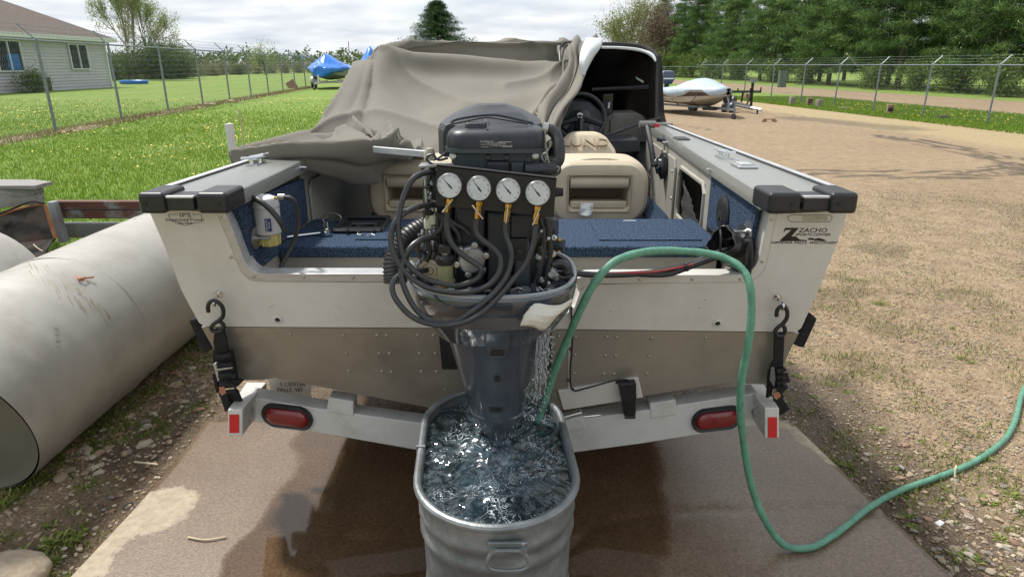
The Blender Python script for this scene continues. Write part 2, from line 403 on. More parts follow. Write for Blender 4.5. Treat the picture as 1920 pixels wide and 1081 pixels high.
    h = math('ADD', math('MULTIPLY', math('MULTIPLY', math('SUBTRACT', .45, v1.outputs['Distance']), e1), 1.6), math('ADD', math('MULTIPLY', v2.outputs['Distance'], -.5), noise(25, 5)))
    bp = N(t, 'ShaderNodeBump'); bp.inputs['Strength'].default_value = .8; bp.inputs['Distance'].default_value = .018; L.new(h, bp.inputs['Height']); L.new(bp.outputs[0], b.inputs['Normal'])
    return m
gm_yard = ground_mat('gravel_ground', 'yard'); gm_field = ground_mat('field_grass', 'field')
for z, nm, mm in ((0, 'gravel_yard', gm_yard), (1, 'lawn', gm_yard), (2, 'grass_verge', gm_yard), (3, 'dirt_road', gm_yard), (4, 'field', gm_field)):
    jj, ii = np.nonzero(zone == z); a = jj*nx+ii
    F = np.stack([a, a+1, a+nx+1, a+nx], 1); used, inv = np.unique(F, return_inverse=True)
    at = {k: v.ravel()[used] for k, v in dict(wet=wet, grass=grass, straw=straw, tuft=tuft).items()}
    o = rawmesh(nm, P3[used], inv.reshape(-1, 4), mm, smooth=True, attrs=at); tag(o, kind='structure')

# concrete slab (two bays either side of a crack)
def slab_mat():
    m = bpy.data.materials.new('wet_concrete'); m.use_nodes = True; t = m.node_tree; L = t.links; b = t.nodes['Principled BSDF']
    geo = N(t, 'ShaderNodeNewGeometry'); pos = geo.outputs['Position']
    def noise(s, d=5, r=.6, di=0):
        n = N(t, 'ShaderNodeTexNoise'); n.inputs['Scale'].default_value = s; n.inputs['Detail'].default_value = d; n.inputs['Roughness'].default_value = r; n.inputs['Distortion'].default_value = di; L.new(pos, n.inputs['Vector']); return n.outputs[0]
    def ramp(x, a, ca, c, cc):
        r = N(t, 'ShaderNodeValToRGB'); L.new(x, r.inputs[0]); e = r.color_ramp.elements; e[0].position = a; e[0].color = (*ca, 1); e[1].position = c; e[1].color = (*cc, 1); return r.outputs[0]
    A = N(t, 'ShaderNodeAttribute', attribute_name='dry').outputs['Fac']
    B = N(t, 'ShaderNodeAttribute', attribute_name='film').outputs['Fac']
    def mth(op, a, c, cl=False):
        x = N(t, 'ShaderNodeMath', operation=op); x.use_clamp = cl
        for k, v in ((0, a), (1, c)):
            if isinstance(v, (int, float)): x.inputs[k].default_value = v
            else: L.new(v, x.inputs[k])
        return x.outputs[0]
    base = ramp(noise(2.2, 7, .65), .3, (.25, .185, .125), .7, (.365, .285, .20))
    sp_ = ramp(noise(75, 3, .7), .35, (.6, .6, .6), .7, (1.25, 1.22, 1.2))
    mu = N(t, 'ShaderNodeMix', data_type='RGBA', blend_type='MULTIPLY'); mu.inputs[0].default_value = 1.; L.new(base, mu.inputs[6]); L.new(sp_, mu.inputs[7])
    vo = N(t, 'ShaderNodeTexVoronoi'); vo.inputs['Scale'].default_value = 60; L.new(pos, vo.inputs['Vector'])
    dry = ramp(mth('ADD', A, mth('MULTIPLY', mth('SUBTRACT', noise(16, 8, .75), .5), 1.3)), .40, (0, 0, 0), .62, (1, 1, 1))
    film = ramp(mth('ADD', B, mth('MULTIPLY', mth('SUBTRACT', noise(3, 5), .5), .5)), .42, (0, 0, 0), .56, (1, 1, 1))
    wetc = N(t, 'ShaderNodeMix', data_type='RGBA', blend_type='MULTIPLY'); L.new(mth('SUBTRACT', 1., dry), wetc.inputs[0]); L.new(mu.outputs[2], wetc.inputs[6]); wetc.inputs[7].default_value = (.60, .56, .53, 1)
    wet2 = N(t, 'ShaderNodeMix', data_type='RGBA', blend_type='MULTIPLY'); L.new(film, wet2.inputs[0]); L.new(wetc.outputs[2], wet2.inputs[6]); wet2.inputs[7].default_value = (.58, .50, .42, 1)
    br = N(t, 'ShaderNodeMix', data_type='RGBA'); L.new(dry, br.inputs[0]); L.new(wet2.outputs[2], br.inputs[6])
    dc = ramp(noise(30, 5), .3, (.30, .245, .17), .7, (.44, .37, .27)); L.new(dc, br.inputs[7])
    L.new(br.outputs[2], b.inputs['Base Color'])
    r1 = N(t, 'ShaderNodeMapRange'); L.new(film, r1.inputs[0]); r1.inputs[3].default_value = .33; r1.inputs[4].default_value = .035
    r2 = N(t, 'ShaderNodeMix', data_type='FLOAT'); L.new(dry, r2.inputs[0]); L.new(r1.outputs[0], r2.inputs[2]); r2.inputs[3].default_value = .9; L.new(r2.outputs[0], b.inputs['Roughness'])
    hh = mth('MULTIPLY', noise(150, 3, .6), mth('SUBTRACT', 1.05, film))
    rip = mth('MULTIPLY', noise(9, 4, .6, .8), mth('MULTIPLY', film, .25))
    bp = N(t, 'ShaderNodeBump'); bp.inputs['Strength'].default_value = .11; bp.inputs['Distance'].default_value = .01; L.new(mth('ADD', hh, rip), bp.inputs['Height']); L.new(bp.outputs[0], b.inputs['Normal'])
    b.inputs['Specular IOR Level'].default_value = .6
    return m
slabm = slab_mat()
cx_ = np.arange(-1.72, 1.74, .03); cy_ = np.arange(-.5, 3.2, .03)
def slab_edges(y):
    l = -1.63-.03*(y-3.1)*0-.02+.02*np.sin(y*3); r = np.interp(y, [-1, 1.97, 3.09, 3.3], [1.98, 1.653, 1.50, 1.48]); return l, r
nxs, nys = 116, 150
yy = np.linspace(-.5, 3.10, nys); V = []; 
for y in yy:
    l, r = slab_edges(y); xx = np.linspace(l, r, nxs); V.append(np.stack([xx, np.full(nxs, y), np.full(nxs, 0.)], 1))
V = np.array(V); Vx = V[..., 0]; Vy = V[..., 1]
crk = np.array([(-1.7, 1.62), (-1., 1.66), (-.5, 1.75), (0, 1.9), (.35, 2.26), (.62, 2.33), (1., 2.36), (1.35, 2.36), (1.62, 2.33)])
cd_ = seg_dist(Vx+.03*(fbm(Vx, Vy, .15, 2, 3)-.5), Vy+.05*(fbm(Vx, Vy, .12, 3, 5)-.5), [tuple(c) for c in crk])
zz_ = .012+.006*(fbm(Vx, Vy, .8, 3, 1)-.5)-.010*np.exp(-(cd_/.018)**2)
V[..., 2] = zz_
dryA = gp((130, 1081), (180, 1010), (240, 960), (300, 960)); dryB = gp((1470, 800), (1540, 850), (1600, 900))
dry = .95*ss(.24, .0, seg_dist(Vx, Vy, dryA)+.16*(fbm(Vx, Vy, .3, 3, 41)-.5)); dry = np.maximum(dry, .8*ss(.16, .0, seg_dist(Vx, Vy, dryB)+.25*(fbm(Vx, Vy, .35, 4, 43)-.5)))
film = ss(1.05, .62, np.abs(Vx+.16)+.35*(fbm(Vx, Vy, .5, 3, 45)-.5)-.1*(Vy-2)); film = film*(1-.45*ss(.3, .8, Vx))
top = V.reshape(-1, 3); idx = np.arange(nxs*nys).reshape(nys, nxs)
F = np.stack([idx[:-1, :-1].ravel(), idx[:-1, 1:].ravel(), idx[1:, 1:].ravel(), idx[1:, :-1].ravel()], 1)
ring = np.concatenate([idx[0, :], idx[1:, -1], idx[-1, -2::-1], idx[-2:0:-1, 0]])
bot = top[ring].copy(); bot[:, 2] -= .12; n0 = len(top); k = len(ring); rr = np.arange(k)
F = np.concatenate([F, np.stack([ring, n0+rr, n0+(rr+1) % k, ring[(rr+1) % k]], 1)])
o = rawmesh('concrete_pad', np.concatenate([top, bot]), F, slabm, smooth=True, attrs={'dry': np.concatenate([dry.ravel(), dry.ravel()[ring]]), 'film': np.concatenate([film.ravel(), film.ravel()[ring]])})
tag(o, kind='structure')

# ================= grass blades, weeds, stones =================
def mat_pal(name, stops, rough=.7, sub=0., by='island', trans=.0):
    m = bpy.data.materials.new(name); m.use_nodes = True; t = m.node_tree; b = t.nodes['Principled BSDF']; b.inputs['Roughness'].default_value = rough
    if by == 'island': g = N(t, 'ShaderNodeNewGeometry'); src = g.outputs['Random Per Island']
    elif by == 'attr': src = N(t, 'ShaderNodeAttribute', attribute_name='needle_tone').outputs['Fac']
    else: src = N(t, 'ShaderNodeObjectInfo').outputs['Random']
    r = N(t, 'ShaderNodeValToRGB'); t.links.new(src, r.inputs[0]); e = r.color_ramp.elements
    e[0].position = stops[0][0]; e[0].color = (*stops[0][1], 1); e[1].position = stops[-1][0]; e[1].color = (*stops[-1][1], 1)
    for p, c in stops[1:-1]: q = e.new(p); q.color = (*c, 1)
    if by == 'object':
        n = N(t, 'ShaderNodeTexNoise'); n.inputs['Scale'].default_value = 60; mu = N(t, 'ShaderNodeMix', data_type='RGBA', blend_type='MULTIPLY'); mu.inputs[0].default_value = .6
        t.links.new(r.outputs[0], mu.inputs[6]); t.links.new(n.outputs[0], mu.inputs[7]); 
        r3 = N(t, 'ShaderNodeValToRGB'); t.links.new(n.outputs[0], r3.inputs[0]); r3.color_ramp.elements[0].color = (.5, .5, .5, 1); r3.color_ramp.elements[1].color = (1.3, 1.3, 1.3, 1)
        t.links.new(r3.outputs[0], mu.inputs[7]); t.links.new(mu.outputs[2], b.inputs['Base Color'])
    else: t.links.new(r.outputs[0], b.inputs['Base Color'])
    b.inputs['Specular IOR Level'].default_value = .25
    if trans:
        tr = N(t, 'ShaderNodeBsdfTranslucent'); t.links.new(r.outputs[0], tr.inputs[0]); ms = N(t, 'ShaderNodeMixShader'); ms.inputs[0].default_value = trans
        t.links.new(b.outputs[0], ms.inputs[1]); t.links.new(tr.outputs[0], ms.inputs[2]); t.links.new(ms.outputs[0], t.nodes['Material Output'].inputs[0])
    return m
bladem = mat_pal('grass_blade', [(0, (.09, .17, .02)), (.3, (.15, .27, .03)), (.7, (.23, .36, .045)), (.9, (.31, .40, .08)), (1, (.36, .33, .14))], .6, trans=.4)
def blades(name, x, y, h, w, m=bladem, lean=.45, n=1):
    k = len(x); z = height(x, y); a = rng.uniform(0, 2*pi, k); l = rng.uniform(0, lean, k)*h; la = rng.uniform(0, 2*pi, k)
    dx, dy = np.cos(a)*w/2, np.sin(a)*w/2
    A = np.stack([x-dx, y-dy, z-.005], 1); B = np.stack([x+dx, y+dy, z-.005], 1); C = np.stack([x+np.cos(la)*l, y+np.sin(la)*l, z+h*.95], 1)
    V = np.stack([A, B, C], 1).reshape(-1, 3); F = np.arange(3*k).reshape(-1, 3)
    return rawmesh(name, V, F, m)
# lawn: density falls with distance
def lawn_pts(n):
    yv = 2.6*(28/2.6)**(rng.random(n)); xv = -3.0-rng.random(n)*np.minimum(yv*.95+1, 24); return xv, yv
x, y = lawn_pts(260000); keep = (x < -3.05-.35*rng.random(len(x))); x, y = x[keep], y[keep]
pat = fbm(x, y, 1.5, 3, 51); keep = rng.random(len(x)) < (.35+pat)*(.12+.88*ss(29, 12, y)); x, y = x[keep], y[keep]
h = (.022+.036*rng.random(len(x)))*(.7+.7*fbm(x, y, 1., 3, 55)); w = .006+.0009*y
o = blades('lawn_grass', x, y, h, w); tag(o, 'short bright green lawn grass between the chain link fence and the boat', 'grass', kind='stuff')
x = 17.5-1.5+rng.random(60000)*6; y = 14+rng.random(60000)**.8*26; x = x-.1*y
o = blades('verge_grass', x, y, .05+.08*rng.random(len(x)), .02+.001*y); tag(o, 'grass strip growing along the foot of the right hand fence', 'grass', kind='stuff')
# ragged tall grass and dirt under the left fence
# ground cover beside the slab
n = 620000; x = rng.uniform(-4.2, 8, n); y = 1.0+rng.random(n)**1.3*8.5
tm = ss(.50, .68, fbm(x, y, .55, 4, 21))*.9+ss(.54, .66, fbm(x, y, .18, 3, 23))*.55
out = (x > np.interp(y, [-1, 1.97, 3.09, 3.3, 12], [1.98, 1.653, 1.50, 1.48, 1.48])+.02) | (x < -1.67) & (x > -3)
out &= ~((np.abs(x+.05) < 1.1) & (y > 3)); keep = out & (rng.random(n) < tm*np.where(x > 0, 1.1/(1+.14*y*y), 1.4)); x, y = x[keep], y[keep]
weedm = mat_pal('weed_blade', [(0, (.09, .13, .025)), (.4, (.17, .23, .04)), (.75, (.26, .32, .07)), (1, (.38, .35, .15))], .6, trans=.3)
o = blades('ground_cover_weeds', x, y, .010+.030*rng.random(len(x)), np.full(len(x), .008), weedm, 1.2); tag(o, 'low patchy weeds and moss growing through the gravel', 'weeds', kind='stuff')
# dandelions
yelm = mat('dandelion_yellow', (.80, .52, .02), (.85, .62, .03), .6)
V = []; F = []
def disc(c, r, V, F, tilt):
    o = len(V); V.append((c[0], c[1], c[2]+r*.35))
    for k in range(6): V.append((c[0]+r*cos(k*pi/3), c[1]+r*sin(k*pi/3)*.9, c[2]+tilt*sin(k)))
    for k in range(6): F.append((o, o+1+k, o+1+(k+1) % 6))
for i in range(2000):
    yv = 4.2+rng.random()**.9*24; xv = -3.4-rng.random()*(yv*.95)
    if fbm(np.array([xv]), np.array([yv]), 1.8, 3, 61)[0] < .55+.15*rng.random(): continue
    zv = float(height(xv, yv)); disc((xv, yv, zv+.035+.03*rng.random()), .012+.0008*yv*rng.random(), V, F, .004)
for i in range(230):
    yv = 18+rng.random()*16; xv = fenceR(yv)-.6+rng.random()*4; disc((xv, yv, .10), (.012+.022*rng.random()), V, F, .004)
o = rawmesh('dandelion_blossoms', np.array(V), np.array(F), yelm); tag(o, 'scattered yellow dandelion blossoms over the lawn and verge', 'dandelions', kind='stuff')
# stones
stonem = mat_pal('gravel_stone', [(0, (.17, .15, .13)), (.15, (.40, .31, .21)), (.3, (.28, .17, .12)), (.45, (.46, .39, .29)), (.6, (.22, .20, .18)), (.75, (.36, .27, .17)), (.9, (.52, .47, .38)), (1, (.30, .16, .12))], .8, by='object')
stonei = mat_pal('gravel_stone_small', [(0, (.17, .15, .13)), (.15, (.38, .29, .19)), (.3, (.26, .17, .12)), (.45, (.44, .36, .26)), (.6, (.20, .18, .16)), (.75, (.36, .26, .17)), (.9, (.50, .45, .36)), (1, (.28, .16, .12))], .85)
ico = bmesh.new(); bmesh.ops.create_icosphere(ico, subdivisions=1, radius=1.); IV = np.array([v.co[:] for v in ico.verts]); IF = np.array([[v.index for v in f.verts] for f in ico.faces]); ico.free()
OV = np.array([(1, 0, 0), (-.9, .2, 0), (0, 1, .1), (.1, -1, 0), (0, 0, 1), (0, 0, -1)], float); OF = np.array([(0, 2, 4), (2, 1, 4), (1, 3, 4), (3, 0, 4), (2, 0, 5), (1, 2, 5), (3, 1, 5), (0, 3, 5)])
def stones(name, x, y, r, m, zf=.45, IV=IV, IF=IF):
    k = len(x); z = height(x, y)
    nv = len(IV); V = IV[None]*(1+.5*(rng.random((k, nv, 1))-.5)); sc = np.stack([r*rng.uniform(.8, 1.4, k), r*rng.uniform(.6, 1., k), r*rng.uniform(.3, .6, k)], 1)
    V = V*sc[:, None]; a = rng.uniform(0, 2*pi, k); ca, sa = np.cos(a)[:, None], np.sin(a)[:, None]
    X_ = V[..., 0]*ca-V[..., 1]*sa; Y_ = V[..., 0]*sa+V[..., 1]*ca; V = np.stack([X_+x[:, None], Y_+y[:, None], V[..., 2]+(z+sc[:, 2]*zf)[:, None]], -1)
    F = IF[None]+np.arange(k)[:, None, None]*nv; return rawmesh(name, V.reshape(-1, 3), F.reshape(-1, 3), m)
def off_slab(x, y): return ((x > np.interp(y, [-1, 1.97, 3.09, 3.3, 12], [1.98, 1.653, 1.50, 1.48, 1.48])+.03) | (x < -1.68)) & (x > -2.9)
n = 150000; x = rng.uniform(1.4, 9, n); y = 1.0+rng.random(n)**1.1*9; d_ = fbm(x, y, .6, 4, 71)
keep = off_slab(x, y) & (rng.random(n) < (.25+.9*ss(.35, .65, d_))*(1/(1+.035*y*y))); x, y = x[keep], y[keep]
o1 = stones('gravel_stones', x, y, .004+.009*rng.random(len(x))**2.2+.0003*y, stonei, .35, OV, OF); tag(o1, 'loose small tan and brown gravel stones beside the concrete slab', 'gravel', kind='stuff')
n = 5000; x = rng.uniform(-2.9, -1.6, n); y = rng.uniform(1.4, 5, n); keep = off_slab(x, y); x, y = x[keep], y[keep]
o1 = stones('rubble_bits', x, y, .004+.012*rng.random(len(x))**2, stonei); tag(o1, 'broken stone crumbs in the dirt beside the steel tank', 'gravel', kind='stuff')
# individually lying stones (shared shapes)
sm_ = []
for k in range(5):
    V = IV*(1+.45*(rng.random((12, 1))-.5))*np.array([1.15, .85, .5]); me = bpy.data.meshes.new('stone'); me.from_pydata(V.tolist(), [], IF.tolist()); me.materials.append(stonem); sm_.append(me)
def lay_stone(x, y, r, lab, grp):
    o = bpy.data.objects.new('stone', random.choice(sm_)); COL.objects.link(o); o.location = (x, y, float(height(x, y))+r*.22); o.scale = (r*random.uniform(.9, 1.3), r*random.uniform(.8, 1.1), r*random.uniform(.7, 1.2))
    o.rotation_euler = (random.uniform(-.25, .25), random.uniform(-.25, .25), random.uniform(0, 6.28)); tag(o, lab, 'stone', grp); return o
cnt = 0
while cnt < 130:
    px = random.uniform(1560, 1920); py = random.uniform(830, 1081); g = G(px, py)
    if g.x < np.interp(g.y, [1.9, 3.09], [1.68, 1.54]) or random.random() > (px-1400)/520*(py-760)/320: continue
    lay_stone(g.x, g.y, random.uniform(.008, .02), 'rounded river stone in the coarse gravel at the lower right, beyond the slab', 'coarse stones right of the slab'); cnt += 1
for i in range(70):
    tt = random.random(); px = 60+tt*310+random.uniform(-10, 70); py = 865-tt*215+random.uniform(5, 75); g = G(px, py)
    if g.x > -1.72: continue
    lay_stone(g.x, g.y, random.uniform(.015, .034), 'pale buff rubble stone lying along the foot of the big steel tank', 'rubble stones along the steel tank')
for i in range(30):
    g = G(random.uniform(150, 420), random.uniform(700, 830))
    if g.x > -1.72: continue
    lay_stone(g.x, g.y, random.uniform(.012, .022), 'pale buff rubble stone lying along the foot of the big steel tank', 'rubble stones along the steel tank')
# weed rosettes (things)
def weed_mesh(k, n=26, L=.06):
    V = []; F = []; r = np.random.default_rng(k); n = (60, 34, 90, 46, 70, 28)[k]; wf = (.05, .16, .04, .10, .07, .2)[k]; sp0 = (.5, .2, .6, .4, .5, .15)[k]
    for i in range(n):
        a = r.uniform(0, 2*pi); el = r.uniform(.15, (1.35, .6, 1.4, 1.0, 1.2, .5)[k]); l = L*r.uniform(.3, 1.0)*(.8, .7, .6, .8, .6, .8)[k]; w = l*wf; d = np.array([cos(a)*cos(el), sin(a)*cos(el), sin(el)]); sd_ = np.array([-sin(a), cos(a), 0])*w
        o = len(V); a2 = r.uniform(0, 6.28); b0 = np.array([cos(a2), sin(a2), 0])*r.uniform(0, 1)*sp0*L; mid = b0+d*l*.6; tip = b0+d*l+np.array([0, 0, -.2*l]); V += [b0, mid-sd_, tip, mid+sd_]; F.append((o, o+1, o+2, o+3))
    me = bpy.data.meshes.new('weed_clump'); me.from_pydata([tuple(v) for v in V], [], F); me.materials.append(weedm); return me
wm = [weed_mesh(k) for k in range(6)]
for (px, py, s) in [(1500, 705, 1.5), (1530, 745, 1.2), (1500, 765, 1.2), (1560, 722, 1.6), (1590, 735, 1.3), (1650, 570, 1.8), (1680, 585, 1.5), (1620, 590, 1.1), (1500, 590, .9), (1600, 525, 1.6), (1700, 552, 1.), (1800, 672, 1.5), (1820, 680, 1.4), (1785, 615, .9), (1585, 862, 1.5), (1600, 868, 1.3), (1570, 855, 1.3),
                    (1650, 805, 1.1), (1665, 770, .8), (1705, 965, 1.3), (1720, 985, 1.2), (1690, 930, 1.3), (1740, 905, 1.1), (1770, 915, 1.2), (1800, 1040, 1.6), (1830, 1050, 1.3), (1850, 940, 1.5), (1900, 930, 1.6), (1915, 960, 1.5), (1880, 1010, 1.3), (1730, 830, 1.), (1780, 860, .9), (1680, 880, 1.1),
                    (1545, 835, .9), (1640, 690, .9), (1690, 745, 1.), (1480, 680, 1.3), (1850, 860, 1.1)]:
    g = G(px, py); o = bpy.data.objects.new('weed_clump', random.choice(wm)); COL.objects.link(o); o.location = (g.x, g.y, float(height(g.x, g.y))-.003); o.scale = (s*random.uniform(.6, 1.1), s*random.uniform(.6, 1.1), s*random.uniform(.4, .8)); o.rotation_euler.z = random.uniform(0, 6)
    tag(o, 'low green weed clump in the gravel right of the concrete slab', 'weed', 'weed clumps right of the slab')
for (px, py, s) in [(60, 905, 2.), (30, 925, 2.2), (85, 898, 1.5), (10, 950, 1.8), (110, 1015, 1.8), (140, 1005, 1.5), (75, 1070, 1.8), (40, 1045, 1.6), (90, 1055, 1.4), (190, 770, 1.5), (250, 765, 1.3), (230, 800, 1.2), (290, 730, 1.3), (170, 800, 1.6), (330, 690, 1.2), (360, 675, 1.3), (170, 910, 1.1), (125, 1075, 1.3), (15, 1010, 1.3), (95, 985, 1.)]:
    g = G(px, py); o = bpy.data.objects.new('weed_clump', random.choice(wm)); COL.objects.link(o); o.location = (g.x, g.y, float(height(g.x, g.y))-.003); o.scale = (s,)*3; o.rotation_euler.z = random.uniform(0, 6)
    tag(o, 'green weed clump in the dirt between the steel tank and the slab', 'weed', 'weed clumps left of the slab')
# small litter
lt = M(); p = G(1470, 0+820)
def thing(m, name, mm, label, cat, **k):
    o = m.obj(name, mm, None, **k); tag(o, label, cat); return o
sandm = mat('dry_stick', (.45, .38, .24), (.58, .50, .34), .8, 0, 30)
g1, g2, g3 = G(352, 1006, .02), G(385, 1011, .02), G(424, 1005, .02)
thing(M().tube([g1, g2, g3], .004, 6, 5), 'dried_stalk', sandm, 'thin pale curved stem lying on the wet slab left of the metal tub', 'stick')
thing(M().tube([G(252, 865, .02), G(296, 870, .02)], .005, 6), 'dry_stick', sandm, 'short straight pale stick on the dirt below the steel tank', 'stick')
thing(M().tube([G(45, 1035, .02), G(70, 1025, .025)], .007, 6), 'dark_twig', mat('bark_bit', (.08, .06, .045), (.14, .11, .08), .9), 'short dark twig in the dirt at the lower left', 'stick')
c = G(240, 948, .02); thing(M().tube([c+Vector((.018*cos(a), .022*sin(a), 0)) for a in np.linspace(.4, 5.8, 14)], .004, 6), 'broken_ring', black, 'small broken black plastic ring on the slab near its left edge', 'litter')
c = G(1678, 726+150, .02); thing(M().cyl(G(1687, 874, .012), G(1696, 880, .012), .010, 10), 'cartridge_cap', steel, 'small grey metal tube stub lying in the gravel above the green hose', 'litter')
papm = mat('litter_white', (.75, .74, .70), None, .7)
thing(M().prism([G(1752, 980, .03), G(1762, 975, .028), G(1771, 980, .03), G(1762, 987, .026)], (0, 0, .004)), 'paper_scrap', papm, 'small white square scrap lying among the coarse gravel', 'litter')
V = []; rock = M().sph((0, 0, 0), 1., 10); rock.v = [tuple(Vector(v)*(1+.18*(fbm(np.array([v[0]*1.7+v[2]]), np.array([v[1]*1.7]), 1., 3, 5)[0]-.5))) for v in rock.v]
g = G(30, 1085); rock.v = [(g.x+v[0]*.15-.02, g.y+v[1]*.11, .03+v[2]*.06) for v in rock.v]
thing(rock, 'boulder', mat('buff_rock', (.33, .26, .18), (.46, .38, .28), .85, 0, 14, bump=.6, bscale=40), 'smooth buff boulder at the lower left corner', 'rock', smooth=80)
# ================= FENCES =================
FH = 1.83
def link_bay(L=3.0, H=1.68, s=.066, r=.0018):
    V = []; F = []; nc = int(round(L/s)); nr = int(H/s); rows = nr
    for c in range(nc):
        pts = []
        for k in range(rows+1):
            side = (k+0) % 2; pts.append((c*s+(s if side else 0), (.0035 if side else -.0035), .06+k*s))
        for k in range(rows):
            a = np.array(pts[k]); b_ = np.array(pts[k+1]); d = b_-a; d /= np.linalg.norm(d); n1 = np.array([0, 1, 0.]); n2 = np.cross(d, n1); o = len(V)
            for q in (a, b_):
                for j in range(3): V.append(q+(n1*cos(j*2.0944)+n2*sin(j*2.0944))*r)
            for j in range(3): j2 = (j+1) % 3; F.append((o+j, o+j2, o+3+j2, o+3+j))
    return np.array(V), np.array(F)
bayV, bayF = link_bay()
wirem = mat('fence_wire', (.16, .18, .195), (.24, .26, .275), .5, .4, 30)
wiref = mat('fence_wire_right', (.20, .215, .225), (.28, .295, .305), .5, .4, 30)
def fence(name, pts, label, out, zf, first_arm=True, r=.03, wm_=None, barb=True, heavy=None):
    root = empty(name, (pts[0][0], pts[0][1], zf(*pts[0])), label, 'fence'); O = org(root)
    post = M(); post.lathe([(r, -.3), (r, FH), (r*1.25, FH+.01), (r*.5, FH+.05)], (0, 0, 0), n=10); pm = None
    arm = M(); arm.cyl((0, 0, FH), (out[0]*.30, out[1]*.30, FH+.30), .016, 8)
    bay = None
    for i, p in enumerate(pts):
        z = zf(*p)
        if pm is None: o = post.obj('post', galv, root, world=False); pm = o
        else: o = pm.copy(); COL.objects.link(o); o.parent = root
        o.location = Vector((p[0], p[1], z))-O
        if barb:
            if i == 0: a = arm.obj('barb_arm', galv, root, world=False); am = a
            else: a = am.copy(); COL.objects.link(a); a.parent = root
            a.location = o.location
    for i in range(len(pts)-1):
        a, b = pts[i], pts[i+1]; ang = atan2(b[1]-a[1], b[0]-a[0]); L = sqrt((b[0]-a[0])**2+(b[1]-a[1])**2)
        if bay is None:
            bay = rawmesh('chain_link_panel', bayV, bayF, wm_ or wirem, root); c = bay
        else: c = bay.copy(); COL.objects.link(c); c.parent = root
        c.location = Vector((a[0], a[1], zf(*a)+.02))-O; c.rotation_euler.z = ang; c.scale = (L/3.0, 1, 1.04)
        za_, zb_ = zf(*a), zf(*b)
        M().tube([(a[0], a[1], za_+FH-.01), (b[0], b[1], zb_+FH-.01)], .02, 8).obj('top_rail', galv, root)
    if barb:
        for k in (0.35, .68, 1.):
            P = []
            for i, p in enumerate(pts):
                q = Vector((p[0]+out[0]*.3*k, p[1]+out[1]*.3*k, zf(*p)+FH+.3*k)); 
                if i: m_ = (P[-1]+q)/2-Vector((0, 0, .02)); P.append(m_)
                P.append(q)
            w = M().tube(P, .0028, 4)
            for i in range(len(P)-1):
                n_ = 10
                for j in range(n_):
                    q = P[i].lerp(P[i+1], (j+.5)/n_); w.box(q, (.006, .006, .03), R3('X', 45))
            w.obj('barbed_wire', wirem, root)
    return root
zl = lambda x, y: .47
ptsL = [(-9.58-.105*(y-14), y) for y in np.arange(8, 45, 3.)]
fence('left_chain_link_fence', ptsL, 'chain link fence with barbed wire arms running along the left lawn', (-1, 0), zl)
ptsR = [(17.5-.1*y, y) for y in (12.6, 15.6, 18.6, 21.6, 24.6, 27.5, 30.3, 33.2, 36.3, 39.6, 43, 46.6)]
fence('right_chain_link_fence', ptsR, 'chain link fence with barbed wire arms between the gravel yard and the dirt road', (1, 0), lambda x, y: 0., wm_=wiref)
ptsB = [(12.84-3*k, 46.6+.5*k) for k in range(0, 4)]
fence('rear_chain_link_fence', ptsB[:], 'short rear run of chain link fence behind the silver covered boat', (0, 1), lambda x, y: -.12, barb=False)
# bare earth and dead grass under the left fence: low mound
edm = mat('bare_earth', (.17, .125, .08), (.34, .28, .17), .95, 0, 12, bump=.6, bscale=50)
rows = []
for w_ in np.linspace(-.28, .28, 9):
    r_ = []
    for y in np.arange(8, 44, .25):
        x0 = -9.58-.105*(y-14); k = float(fbm(np.array([y]), np.array([w_*3]), .8, 3, 9)[0]); zz2 = float(height(x0+w_, y))-.03+.085*max(0, cos(w_/.28*pi/2))*(.4+k)*(1.15 if y < 30 else .9)
        r_.append((x0+w_*(1+.8*(k-.5)), y, zz2))
    rows.append(r_)
o = M().grid(rows).obj('earth_strip', edm, None, smooth=80); tag(o, kind='structure')
dg_m = mat_pal('dead_grass', [(0, (.30, .24, .12)), (.5, (.22, .22, .08)), (1, (.42, .36, .2))], .8)
n = 9000; yv = 9+rng.random(n)**1.4*34; xv = -9.58-.105*(yv-14)+rng.normal(0, .14, n)
o = blades('dead_grass', xv, yv, .06+.10*rng.random(n), .012+.0006*yv, dg_m, 1.4); tag(o, 'dry dead grass tufts along the foot of the left fence', 'grass', kind='stuff')

# ================= HOUSE =================
sid = mat('lilac_siding', (.47, .455, .49), (.52, .505, .54), .6, 0, 3); trimw = mat('white_trim', (.62, .66, .64), None, .5)
shing = mat('roof_shingles', (.080, .062, .052), (.145, .118, .10), .95, 0, 9, bump=.8, bscale=30, stretch=(1, 1, 3)); gl = mat('window_glass', (.03, .035, .045), (.06, .07, .09), .08, 0, 2)
hs = empty('house', (-26, 36, .4), 'lilac grey sided house with hip roof beyond the left fence', 'house')
hx0, hx1, hy0, hy1, hz0, hz1 = -38, -25.6, 22.0, 43.5, .3, 3.35
w = M(); w.box(((hx0+hx1)/2, (hy0+hy1)/2, (hz0+hz1)/2), (hx1-hx0-.06, hy1-hy0-.06, hz1-hz0)); w.obj('wall', sid, hs)
w = M(); nb = 18; hb = (hz1-hz0-.1)/nb
for i in range(nb):
    z = hz0+i*hb
    w.hexa([(hx1-.02, hy0, z), (hx1+.045, hy0, z), (hx1+.012, hy0, z+hb), (hx1-.02, hy0, z+hb)], [(hx1-.02, hy1, z), (hx1+.045, hy1, z), (hx1+.012, hy1, z+hb), (hx1-.02, hy1, z+hb)])
w.obj('siding', sid, hs, kind='stuff', smooth=None)
for yb in (hy0, hy1): M().box((hx1+.03, yb, (hz0+hz1)/2), (.14, .14, hz1-hz0)).obj('corner_board', trimw, hs)
